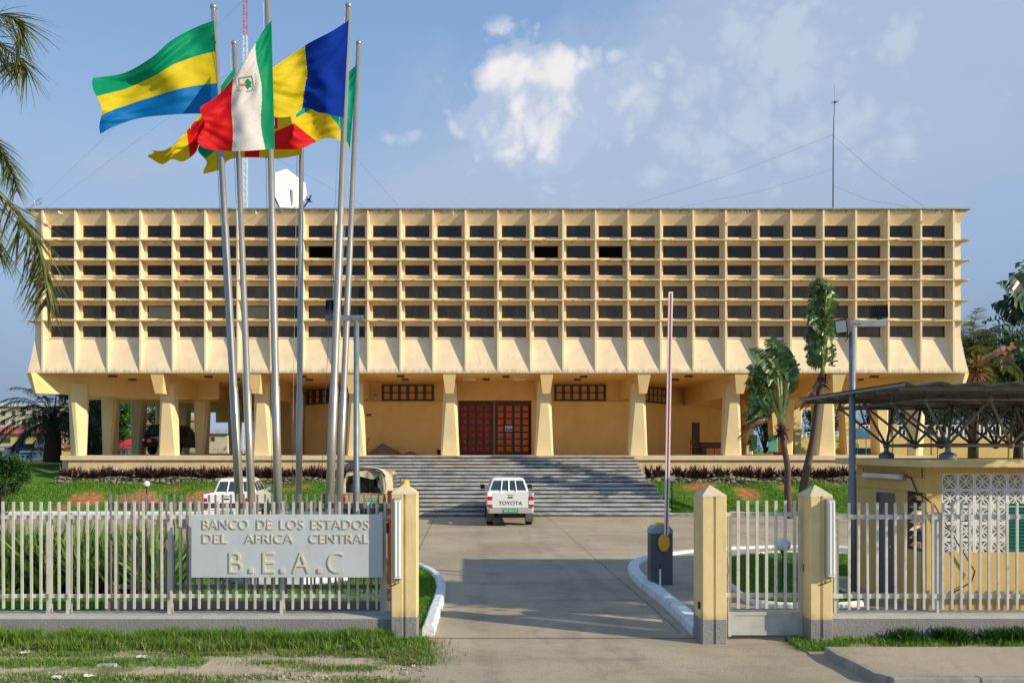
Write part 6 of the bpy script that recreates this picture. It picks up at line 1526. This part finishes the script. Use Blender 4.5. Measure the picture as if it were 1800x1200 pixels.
    m_ = MB(); m_.box(-.45, .45, .1, 4.4, .36, .62); m_.build('chassis', M['black'], t, world=False)
canvas_truck((X(641, 31), 31.0, 0), R(-3))
# black off-road car on the terrace
def suv(loc, rz):
    t = thing('black_car', loc, 'black off-road car with red number plate parked under the left end of the building', 'car', None, rz); B_ = M['carblack']
    m_ = MB(); prof = [(.05, .5), (.0, .8), (.04, 1.15), (3.6, 1.12), (4.6, 1.0), (4.75, .8), (4.75, .45), (4.35, .42)]+[(3.9+.45*math.cos(a), .4+.42*math.sin(a)) for a in [math.pi*k/8 for k in range(1, 8)]]+[(1.35, .42)]+[(.95+.45*math.cos(a), .4+.42*math.sin(a)) for a in [math.pi*k/8 for k in range(1, 8)]]+[(.45, .45)]
    m_.extr_x(prof, -.93, .93); m_.build('body', B_, t, world=False, bevel=.06)
    greenhouse(t, .06, 3.6, .35, 2.7, 1.12, 1.80, .88, .66, B_)
    for s in (-1, 1):
        wheel(t, s*.80, .95, .38, .26); wheel(t, s*.80, 3.9, .38, .26)
        m_ = MB(); m_.box(s*.84-.07, s*.84+.07, -.03, .2, .95, 1.12); m_.cur = 1; m_.box(s*.84-.07, s*.84+.07, -.035, .2, .80, .949); m_.build('tail_light', [M['lightred'], M['lightclear']], t, world=False)
        m_ = MB(); m_.box(s*1.02-.1, s*1.02+.1, 2.95, 3.05, 1.12, 1.28); m_.build('mirror', B_, t, world=False)
    m_ = MB(); m_.box(-.62, -.28, -.05, -.03, .72, .95); pl_ = m_.build('number_plate', M['platered'], t, world=False)
    m_ = MB(); m_.box(-.56, -.47, -.055, -.051, .85, .9); m_.box(-.43, -.34, -.055, -.051, .85, .9); m_.box(-.56, -.34, -.055, -.051, .77, .81); m_.build('plate_marks', M['tubewhite'], pl_, world=False)
    m_ = MB(); m_.box(-.5, .3, -.025, -.005, 1.0, 1.03); m_.build('trim', M['chrome'], t, world=False)
suv((X(279, 47.5), 47.2, 2.55), R(-7))

# ------------------------------------------------------------------ roof and terrace objects
def gantry():
    Y = 76; x = X(431, Y); t = thing('radio_mast', (x, Y, .8), 'tall red and white lattice radio mast rising behind the building', 'mast'); w = .17
    z = .8; k = 0; top = 50
    for cname, z0, z1 in (('lower_section', .8, Z(300, Y)), ('middle_section', Z(300, Y), Z(62, Y)), ('upper_section', Z(62, Y), top)):
        m_ = MB()
        for a, b in ((-w, -w), (w, -w), (w, w), (-w, w)): m_.tube([(x+a, Y+b, z0), (x+a, Y+b, z1)], .025, 5)
        z = z0; s = .62; k = 0
        while z+s < z1+.3:
            zz = min(z+s, z1)
            for (a, b), (c, d) in (((-w, -w), (w, -w)), ((w, -w), (w, w)), ((-w, w), (w, w)), ((-w, -w), (-w, w))):
                if k % 2: a, b, c, d = c, d, a, b
                m_.tube([(x+a, Y+b, z), (x+c, Y+d, zz)], .017, 4)
            m_.tube([(x-w, Y-w, z), (x+w, Y-w, z)], .015, 4); z += s; k += 1
        m_.build(cname, M['mastred'] if cname == 'upper_section' else M['mastwhite'], t)
    m_ = MB()
    for p, q_ in (((428, 0), (60, 362)), ((428, 110), (40, 395)), ((433, 60), (700, 362)), ((433, 250), (640, 362))): m_.tube([P(*p, Y), P(*q_, Y-6)], .008, 3)
    m_.build('guy_wire', M['wire'], t)
M['wire'] = material('wire_dark', (.09, .09, .10), .8)
M['mastred'] = material('mast_red', (.50, .10, .12), .6); M['mastwhite'] = material('mast_white', (.72, .70, .70), .6)
gantry()
Y = 52; t = thing('satellite_dish', (X(512, Y), Y, 14.9), 'white faceted satellite dish on the roof behind the flagpoles', 'satellite dish')
c = P(512, 334, Y); m_ = MB(); rim = [P(484, 303, Y-.5), P(504, 297, Y-.1), P(537, 322, Y+.7), P(539, 345, Y+.6), P(524, 366, Y+.2), P(492, 364, Y-.5), P(484, 346, Y-.6)]
cf, cb = c+Vector((0, .0, 0)), c+Vector((0, .42, 0))
ring0 = [p for p in rim]; ring1 = [p.lerp(cf, .45)+Vector((0, .02, 0)) for p in rim]
m_.loft([ring0, ring1], True, False); m_.add([tuple(p) for p in ring1], [tuple(range(7))])
m_.loft([[p+Vector((0, .05, 0)) for p in ring0], [p.lerp(cb, .5)+Vector((-.12, .1, -.1)) for p in rim]]); m_.build('reflector', M['white'], t)
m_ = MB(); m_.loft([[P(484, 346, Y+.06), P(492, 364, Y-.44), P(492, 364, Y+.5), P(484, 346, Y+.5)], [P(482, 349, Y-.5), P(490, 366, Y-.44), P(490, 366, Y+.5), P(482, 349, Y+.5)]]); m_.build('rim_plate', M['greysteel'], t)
m_ = MB(); e_ = P(543, 352, Y-.5); m_.tube([P(534, 364, Y-.5), e_, P(547, 343, Y-.5)], .05, 6); m_.lathe(e_, [(.12, -.05), (.12, .05)], 10, 'y'); m_.tube([P(536, 350, Y-.5), P(549, 356, Y-.5)], .03, 5); m_.tube([P(538, 345, Y-.35), e_], .03, 5); m_.build('feed_arm', M['black'], t)
m_ = MB(); m_.tube([(c.x, Y+.2, 14.95), c], .1, 8); m_.tube([(c.x-.6, Y+.6, 14.95), c], .05, 6); m_.tube([(c.x+.6, Y+.6, 14.95), c], .05, 6); m_.build('stand', M['greysteel'], t)
Y = 48; t = thing('aerial', (X(1464, Y), Y, 14.9), 'thin guyed aerial with a small radial head on the right half of the roof', 'aerial')
m_ = MB(); xx = X(1464, Y); m_.tube([(xx, Y, 14.9), (xx+.03, Y, Z(240, Y)), (xx+.1, Y, Z(178, Y))], [.045, .03, .018], 6); m_.tube([(xx+.1, Y, Z(178, Y)), (xx+.1, Y, Z(150, Y))], .006, 4); m_.build('mast', M['black'], t)
m_ = MB(); c = P(1468, 180, Y)
for k in range(8): a = k*math.pi/4; m_.tube([c, c+Vector((math.cos(a)*.22, math.sin(a)*.22, .05*math.sin(k*2)))], .012, 4)
m_.lathe(c, [(.05, -.03), (.07, .03), (.02, .07)], 8); m_.build('head', M['black'], t)
m_ = MB()
for a, b in (((1464, 237), (1100, 364)), ((1464, 297), (1195, 364)), ((1466, 240), (1625, 364)), ((1465, 327), (1600, 364))):
    A_, B_ = P(*a, Y), P(*b, Y-5); m_.tube([A_, A_.lerp(B_, .5)-Vector((0, 0, .25)), B_], .008, 3)
m_.build('guy_wire', M['wire'], t)
t = thing('small_aerial', (X(62, 44), 44, 14.95), 'small bent red and black aerial on the left corner of the roof', 'aerial')
m_ = MB()
for a, b in (((52, 366), (66, 352)), ((58, 362), (72, 358)), ((66, 352), (72, 348)), ((66, 352), (74, 358)), ((72, 348), (75, 354)), ((62, 366), (60, 352))): m_.tube([P(*a, 44), P(*b, 44)], .018, 4)
m_.build('rods', M['greysteel'], t); m_ = MB(); m_.box(X(51, 44), X(58, 44), 43.9, 44.1, 14.97, 15.15); m_.build('base', M['mastred'], t)
for i, (px, py, lab) in enumerate(((103.5, 373.5, 'first from the left'), (449, 374, 'second from the left, behind the flagpoles'), (795, 375, 'third from the left'), (965, 375, 'fourth from the left'), (1307, 376, 'second from the right'), (1648, 376, 'rightmost'))):
    c = P(px, py, 39.72); t = thing('security_camera', tuple(c), 'small white security camera under the roof edge, '+lab, 'camera', 'security cameras under the roof edge')
    m_ = MB(); m_.tube([c+Vector((0, .42, .05)), c+Vector((0, .1, .0))], .02, 6); m_.build('bracket', M['white'], t)
    m_ = MB(); m_.lathe(c, [(.05, -.12), (.065, -.11), (.065, .12), (.03, .14)], 12, 'y'); m_.cur = 1; m_.lathe(c+Vector((0, -.003, 0)), [(.042, -.12), (.02, -.119)], 10, 'y'); m_.build('housing', [M['white'], M['black']], t)
def heap(px0, px1, pk, pky, Y, label):
    m_ = MB(); n = 18; x0, x1 = X(px0, Y), X(px1, Y); xc = X(pk, Y); h = Z(pky, Y)-2.55; rings = []
    for j in range(9):
        k = 1-j/8; ring = []
        for i in range(n):
            a = 2*math.pi*i/n; rx = (x1-xc) if math.cos(a) > 0 else (xc-x0); q_ = k**.9*(1+jit(.06))
            ring.append((xc+math.cos(a)*rx*q_+jit(.02), Y+math.sin(a)*.75*q_, 2.55+h*(1-k)**1.05))
        rings.append(ring)
    m_.loft(rings); tag(m_.build('sand_heap', material('grey_sand', (.21, .18, .145), .95, var=.25, vscale=6, bump=1, bscale=20) if 'grey_sand' not in bpy.data.materials else bpy.data.materials['grey_sand']), label, 'sand heap')
heap(642, 712, 672, 779, 44.6, 'larger heap of grey sand on the terrace left of the entrance'); heap(704, 738, 722, 792.5, 44.6, 'smaller heap of grey sand right of the larger one')
t = thing('shovel', (X(644.5, 45), 45, 2.55), 'shovel leaning on the wall beside the larger sand heap', 'shovel'); x = X(644.5, 45)
m_ = MB(); m_.tube([(x-.02, 44.9, 2.9), (x+.05, 45.4, 3.45)], .02, 6); m_.tube([(x-.04, 45.4, 3.45), (x+.14, 45.4, 3.45)], .018, 6); m_.build('handle', material('red_wood', (.3, .05, .03), .6), t); m_ = MB(); m_.extr_y([(x-.12, 2.56), (x+.08, 2.56), (x+.1, 2.9), (x-.12, 2.9)], 44.85, 44.9); m_.build('blade', M['greysteel'], t)
m_ = MB(); m_.lathe((X(772, 44.8), 44.8, 2.55), [(.1, 0), (.15, .3), (.14, .3), (.09, .03)], 12); tag(m_.build('bucket', M['black']), 'black bucket on the terrace between the sand heap and the entrance', 'bucket')
m_ = MB(); m_.box(X(644, HY), X(653, HY), HY-.03, HY-.001, Z(731, HY), Z(727, HY)); tag(m_.build('wall_plate', M['frame']), 'small dark plate on the hall wall above the shovel', 'plate')
t = thing('loudspeaker', P(661, 703, HY-.1), 'grey loudspeaker on the ledge left of the left entrance clerestory', 'loudspeaker')
m_ = MB(); m_.box(X(658, HY), X(664.5, HY), HY-.28, HY-.05, Z(702.5, HY), Z(688, HY)); m_.build('box', M['bumper'], t, bevel=.02); m_ = MB(); m_.lathe((X(661.3, HY), HY-.285, Z(695, HY)), [(.08, -.005), (.08, .0)], 12, 'y'); m_.build('cone', M['greysteel'], t)
# poster on the right door
py_ = HY-.02; t = thing('poster', P(895, 758, py_), 'small blue and white poster stuck on the orange studded door', 'poster')
m_ = MB(); m_.box(X(888, py_), X(900.5, py_), py_, py_+.01, Z(758, py_), Z(748, py_)); m_.build('sheet', material('poster_paper', (.62, .66, .85), .5), t)
m_ = MB()
for (a, b, c, d) in ((889, 892, 752, 757), (893, 894.5, 753, 757), (895.5, 898, 752.5, 757), (898.5, 900, 753.5, 757)): m_.box(X(a, py_), X(b, py_), py_-.004, py_-.001, Z(d, py_), Z(c, py_))
m_.build('print', material('poster_print', (.12, .06, .3), .5), t)
# desk and chairs
t = thing('desk', (X(1252, 46.5), 46.5, 2.55), 'brown desk standing on the terrace by the angled hall wall', 'desk'); x0, x1 = X(1231, 46.5), X(1274, 46.5); M['wood'] = material('brown_wood', (.13, .04, .025), .5, var=.2)
m_ = MB(); m_.box(x0, x1, 46.2, 46.9, 3.24, 3.28); m_.build('top', M['wood'], t); m_ = MB(); m_.box(x0+.3, x1-.02, 46.25, 46.28, 2.92, 3.238); m_.build('modesty_panel', M['wood'], t); m_ = MB(); m_.box(x0, x0+.28, 46.22, 46.85, 2.56, 3.238); m_.build('drawer_unit', M['wood'], t)
for q_ in (x0+.75, x1-.08):
    m_ = MB(); m_.box(q_, q_+.03, 46.3, 46.33, 2.55, 2.919); m_.build('leg', M['black'], t)
def chair(px, Y, rz, label):
    t = thing('chair', (X(px, Y), Y, 2.55), label, 'chair', 'wooden chairs on the terrace', rz)
    m_ = MB(); m_.box(-.21, .21, -.2, .2, .43, .46); m_.build('seat', M['chairwood'], t, world=False, bevel=.01); m_ = MB(); m_.box(-.21, -.18, -.2, .2, .62, .88); m_.build('backrest', M['chairwood'], t, world=False, bevel=.01)
    for a in (-.19, .19):
        for b in (-.18, .18): m_ = MB(); m_.tube([(a*1.15, b, 0), (a, b, .43 if a > 0 else .86)], .012, 6); m_.build('leg', M['black'], t, world=False)
        m_ = MB(); m_.tube([(-.19, -.19 if a < 0 else .19, .65), (.15, -.21 if a < 0 else .21, .66), (.18, -.2 if a < 0 else .2, .44)], .012, 6); m_.build('armrest', M['black'], t, world=False)
M['chairwood'] = material('chair_wood', (.32, .12, .04), .5, var=.2)
chair(1222, 46.5, R(15), 'wooden chair at the left end of the desk, under the right half of the building'); chair(1312, 48, R(190), 'wooden chair beside the turquoise screens further right')
for (a, b, Y, lab) in ((1317, 1331, 50, 'left'), (1351, 1366, 50, 'right')):
    t = thing('folding_screen', (X((a+b)/2, Y), Y, 2.55), '%s one of two turquoise panels standing on the terrace between the right columns' % lab, 'screen', 'turquoise panels on the terrace')
    m_ = MB(); m_.box(X(a, Y), X(b, Y), Y, Y+.04, 2.75, Z(764, Y)); m_.build('panel', material('turquoise_panel', (.06, .34, .28), .6, var=.15) if 'turquoise_panel' not in bpy.data.materials else bpy.data.materials['turquoise_panel'], t)
    for q_ in (X(a, Y)+.03, X(b, Y)-.03): m_ = MB(); m_.tube([(q_, Y+.02, 2.55), (q_, Y+.02, 2.78)], .015, 6); m_.build('leg', M['black'], t)
m_ = MB(); q_ = P(1367, 799, 45); m_.loft([[(q_.x-.2, 44.8, 2.55), (q_.x+.2, 44.8, 2.55), (q_.x+.2, 45.1, 2.55), (q_.x-.2, 45.1, 2.55)], [(q_.x-.23, 44.78, 2.72), (q_.x+.23, 44.78, 2.72), (q_.x+.23, 45.12, 2.72), (q_.x-.23, 45.12, 2.72)]])
tag(m_.build('crate', material('red_plastic', (.5, .08, .05), .5)), 'low red tub on the terrace beside the right turquoise panel', 'tub')

# ------------------------------------------------------------------ surroundings beyond the building
HM = {k: material('house_'+k, c, .85, var=.08, grime=(c[0]*.5, c[1]*.5, c[2]*.45), grime_amt=.4, gscale=.8) for k, c in dict(cream=(.62, .52, .36), yellow=(.62, .47, .2), mint=(.5, .68, .5), grey=(.34, .34, .33), white=(.7, .68, .64), teal=(.04, .35, .28), brown=(.25, .16, .1)).items()}
RM = {k: material('roof_'+k, c, .7, var=.2, vscale=2, col2=(c[0]*.5+.05, c[1]*.5+.05, c[2]*.5+.05), c2s=(.5, .7), c2scale=1.2) for k, c in dict(red=(.48, .10, .08), rust=(.36, .14, .08), grey=(.36, .36, .38), crimson=(.55, .02, .05), pale=(.6, .58, .56), orange=(.6, .18, .06)).items()}
def house(name, label, cat, px0, px1, Y, ytop, yeave, z0, wall, roof, wins=(), depth=6, hip=.25, door=None):
    x0, x1 = X(px0, Y), X(px1, Y); ze, zt_ = Z(yeave, Y), Z(ytop, Y); t = thing(name, ((x0+x1)/2, Y, z0), label, cat)
    m_ = MB(); m_.box(x0, x1, Y, Y+depth, z0-.3, ze); m_.build('wall', HM[wall], t)
    o = .35; h_ = (x1-x0)*hip; m_ = MB(); m_.loft([[(x0-o, Y-o, ze), (x1+o, Y-o, ze), (x1+o, Y+depth+o, ze), (x0-o, Y+depth+o, ze)], [(x0-o, Y-o, ze+.08), (x1+o, Y-o, ze+.08), (x1+o, Y+depth+o, ze+.08), (x0-o, Y+depth+o, ze+.08)], [(x0+h_, Y+depth*.45, zt_), (x1-h_, Y+depth*.45, zt_), (x1-h_, Y+depth*.55, zt_), (x0+h_, Y+depth*.55, zt_)]]); m_.build('roof', RM[roof], t)
    for (a, b, c, d) in wins:
        m_ = MB(); xa, xb, za, zb_ = X(a, Y), X(b, Y), Z(d, Y), Z(c, Y); m_.box(xa-.06, xb+.06, Y-.05, Y-.002, za-.06, zb_+.06); w_ = m_.build('window', HM['brown'], t)
        m_ = MB(); m_.box(xa, xb, Y-.06, Y-.051, za, zb_); m_.build('pane', M['carwin'], w_)
    return t
house('apartment_block', 'pale cream apartment block behind the dark palm at the left edge', 'building', -60, 124, 120, 704, 714, 1, 'cream', 'pale', [(a, a+5, b, b+8) for a in (4, 22, 40, 58, 76, 92, 110) for b in (722, 738)], 12, .05)
house('bungalow', 'yellow bungalow with red and grey hipped roof at the left edge', 'house', -50, 96, 86, 748, 762, 1.2, 'yellow', 'red', [(2, 18, 769, 777), (34, 43, 770, 779), (68, 76, 770, 778)], 9, .12)
house('bungalow', 'mint green house partly hidden by the corner column', 'house', 97, 128, 88, 756, 764, 1.2, 'mint', 'grey', [(109, 114, 770, 777)], 8, .1)
house('shed', 'low yellow shed with a red lean-to roof left of the corner column', 'shed', 74, 128, 76, 778, 786, 1.2, 'yellow', 'red', [(102, 108, 792, 797)], 5, .1)
house('shed', 'white roofed open shed behind the parked vehicles at far left', 'shed', 8, 70, 72, 779, 787, 1.2, 'white', 'pale', [], 5, .2)
house('house', 'grey shack with tin roof seen between the columns above the red tent roof', 'house', 208, 238, 100, 742, 748, 2.2, 'grey', 'grey', [(228, 233, 751, 755)], 6, .15)
house('house', 'rusty tin roofed hut just behind the red tent roof', 'house', 203, 238, 92, 757, 766, 1.2, 'brown', 'rust', [(206, 211, 771, 775)], 5, .2)
house('house', 'orange roofed house high behind the grey shack', 'house', 222, 246, 130, 725, 733, 4, 'teal', 'orange', [], 6, .2)
house('house', 'pink roofed house seen above the black car', 'house', 256, 286, 120, 721, 728, 3.2, 'cream', 'red', [(262, 268, 733, 737), (274, 280, 733, 737)], 6, .15)
house('house', 'rust roofed house seen right of the black car between columns', 'house', 304, 324, 110, 728, 738, 2.8, 'brown', 'rust', [], 6, .2)
house('house', 'low hut behind the columns near the left flagpoles', 'house', 362, 400, 96, 752, 762, 1.2, 'cream', 'grey', [(372, 377, 768, 774)], 5, .2)
house('house', 'long tin roofed market shed between the leftmost columns', 'shed', 146, 190, 70, 784, 790, 1.2, 'brown', 'orange', [], 4, .1)
Y = 78; t = thing('tent', (X(219, Y), Y, 1.2), 'crimson tent roof on poles seen between the columns', 'tent'); m_ = MB(); x0, x1 = X(200, Y), X(242, Y)
m_.loft([[(x0, Y, Z(785, Y)), (x1, Y, Z(785, Y)), (x1, Y+2.5, Z(785, Y)), (x0, Y+2.5, Z(785, Y))], [(x0, Y, Z(781.5, Y)), (x1, Y, Z(781.5, Y)), (x1, Y+2.5, Z(781.5, Y)), (x0, Y+2.5, Z(781.5, Y))], [((x0+x1)/2-.05, Y+1.2, Z(770, Y)), ((x0+x1)/2+.05, Y+1.2, Z(770, Y)), ((x0+x1)/2+.05, Y+1.3, Z(770, Y)), ((x0+x1)/2-.05, Y+1.3, Z(770, Y))]]); m_.build('roof', RM['crimson'], t)
for a in (x0+.05, x1-.05): m_ = MB(); m_.tube([(a, Y+.05, 1.0), (a, Y+.05, Z(785, Y))], .03, 6); m_.build('pole', M['white'], t)
# garden wall with white balusters at far left
def yard_wall(px0, px1, Y, yt, yf, z0, label, sp=.32, mat='guard'):
    t = thing('boundary_wall', (X((px0+px1)/2, Y), Y, z0), label, 'wall'); x0, x1 = X(px0, Y), X(px1, Y)
    m_ = MB(); m_.box(x0, x1, Y, Y+.2, z0-.5, Z(yt, Y)); m_.build('wall', M[mat], t); m_ = MB(); x = x0+.1; zt_ = Z(yt, Y); zf = Z(yf, Y)
    while x < x1: m_.box(x-.05, x+.05, Y+.07, Y+.13, zt_+.001, zf); x += sp
    m_.box(x0, x1, Y+.05, Y+.15, zf+.001, zf+.06); m_.box(x0, x1, Y+.068, Y+.132, zt_+.12, zt_+.17); tag(m_.build('railing', M['white'], t), kind='stuff')
    for k in range(int((x1-x0)/3.2)+1): m_ = MB(); a = x0+k*3.2; m_.box(a-.15, a+.15, Y-.05, Y+.25, z0-.5, zf+.15); m_.build('pillar', M[mat], t)
yard_wall(24, 90, 54, 809, 800, 1.4, 'yellow garden wall with white balustrade left of the dark palm')
yard_wall(1505, 1850, 66, 768, 748, 1.3, 'yellow boundary wall topped with pale pickets behind the canopy', .34)
yard_wall(1395, 1500, 68, 768, 760, 1.3, 'yellow boundary wall piece seen between the columns right of the leaning palms', .34)
yard_wall(176, 262, 66, 800, 792, 1.3, 'white railed wall behind the columns left of the black car', .4)
# parked vehicles far left (seen small)
def van(px0, px1, Y, yt, col, label, tarp=None, z0=1.45):
    x0, x1 = X(px0, Y), X(px1, Y); L = x1-x0; h = Z(yt, Y)-z0; t = thing('parked_truck', ((x0+x1)/2, Y, z0), label, 'van' if not tarp else 'truck')
    m_ = MB(); m_.extr_y([(x0, z0+.35), (x1, z0+.35), (x1, z0+h*.55), (x1-L*.08, z0+h*.6), (x1-L*.16, z0+h), (x0+L*.06, z0+h), (x0, z0+h*.6)], Y, Y+1.7); m_.build('body', col, t, bevel=.04)
    m_ = MB(); m_.box(x1-L*.30, x1-L*.17, Y-.01, Y-.001, z0+h*.6, z0+h*.9); m_.box(x0+L*.1, x1-L*.34, Y-.01, Y-.001, z0+h*.62, z0+h*.9); m_.build('window', M['carwin'], t)
    for q_ in (x0+L*.2, x1-L*.2): m_ = MB(); m_.lathe((q_, Y+.1, z0+.33), [(.33, -.12), (.33, .12)], 14, 'y'); m_.build('wheel', M['rubber'], t)
    if tarp: m_ = MB(); m_.loft([[(x0-.1, Y-.03, z0+h*.5), (x0+L*.7, Y-.03, z0+h*.5), (x0+L*.7, Y+1.73, z0+h*.5), (x0-.1, Y+1.73, z0+h*.5)], [(x0, Y, z0+h*1.05), (x0+L*.72, Y, z0+h*1.25), (x0+L*.72, Y+1.7, z0+h*1.25), (x0, Y+1.7, z0+h*1.05)]]); m_.build('tarpaulin', tarp, t)
van(14, 50, 62, 788, HM['brown'], 'truck under a dark blue tarpaulin at the far left', material('blue_tarp', (.03, .05, .16), .6))
van(32, 70, 58, 792, M['carwhite'], 'small white van beside the tarpaulin truck at far left'); van(-30, 11, 60, 790, M['carwhite'], 'white van cut by the left edge of the picture')
Y = 58; t = thing('market_stall', (X(1522, Y), Y, 1.4), 'light blue awning over a dark stall seen beside the lamp post under the building', 'stall'); x0, x1 = X(1506, Y), X(1540, Y); m_ = MB()
m_.loft([[(x0, Y, Z(771, Y)), (x1, Y, Z(771, Y)), (x1, Y+1.5, Z(771, Y)), (x0, Y+1.5, Z(771, Y))], [(x0, Y+.9, Z(751, Y)), (x1, Y+.9, Z(751, Y)), (x1, Y+1, Z(751, Y)), (x0, Y+1, Z(751, Y))]]); m_.build('awning', material('blue_awning', (.22, .42, .55), .6), t)
m_ = MB(); m_.box(x0+.1, x1-.1, Y+.2, Y+1, 1.4, Z(787, Y)); m_.build('counter', material('blue_counter', (.05, .12, .18), .6), t)
for a in (x0+.05, x1-.05, (x0+x1)/2): m_ = MB(); m_.tube([(a, Y+.05, 1.4), (a, Y+.05, Z(771, Y))], .03, 6); m_.build('pole', M['white'], t)
globe_lamp(1506, 783, 52, 1.6, .16, 'globe lamp seen beneath the building beside the right lamp post'); globe_lamp(1648, 781, 56, 1.5, .18, 'globe lamp seen through the canopy frame')
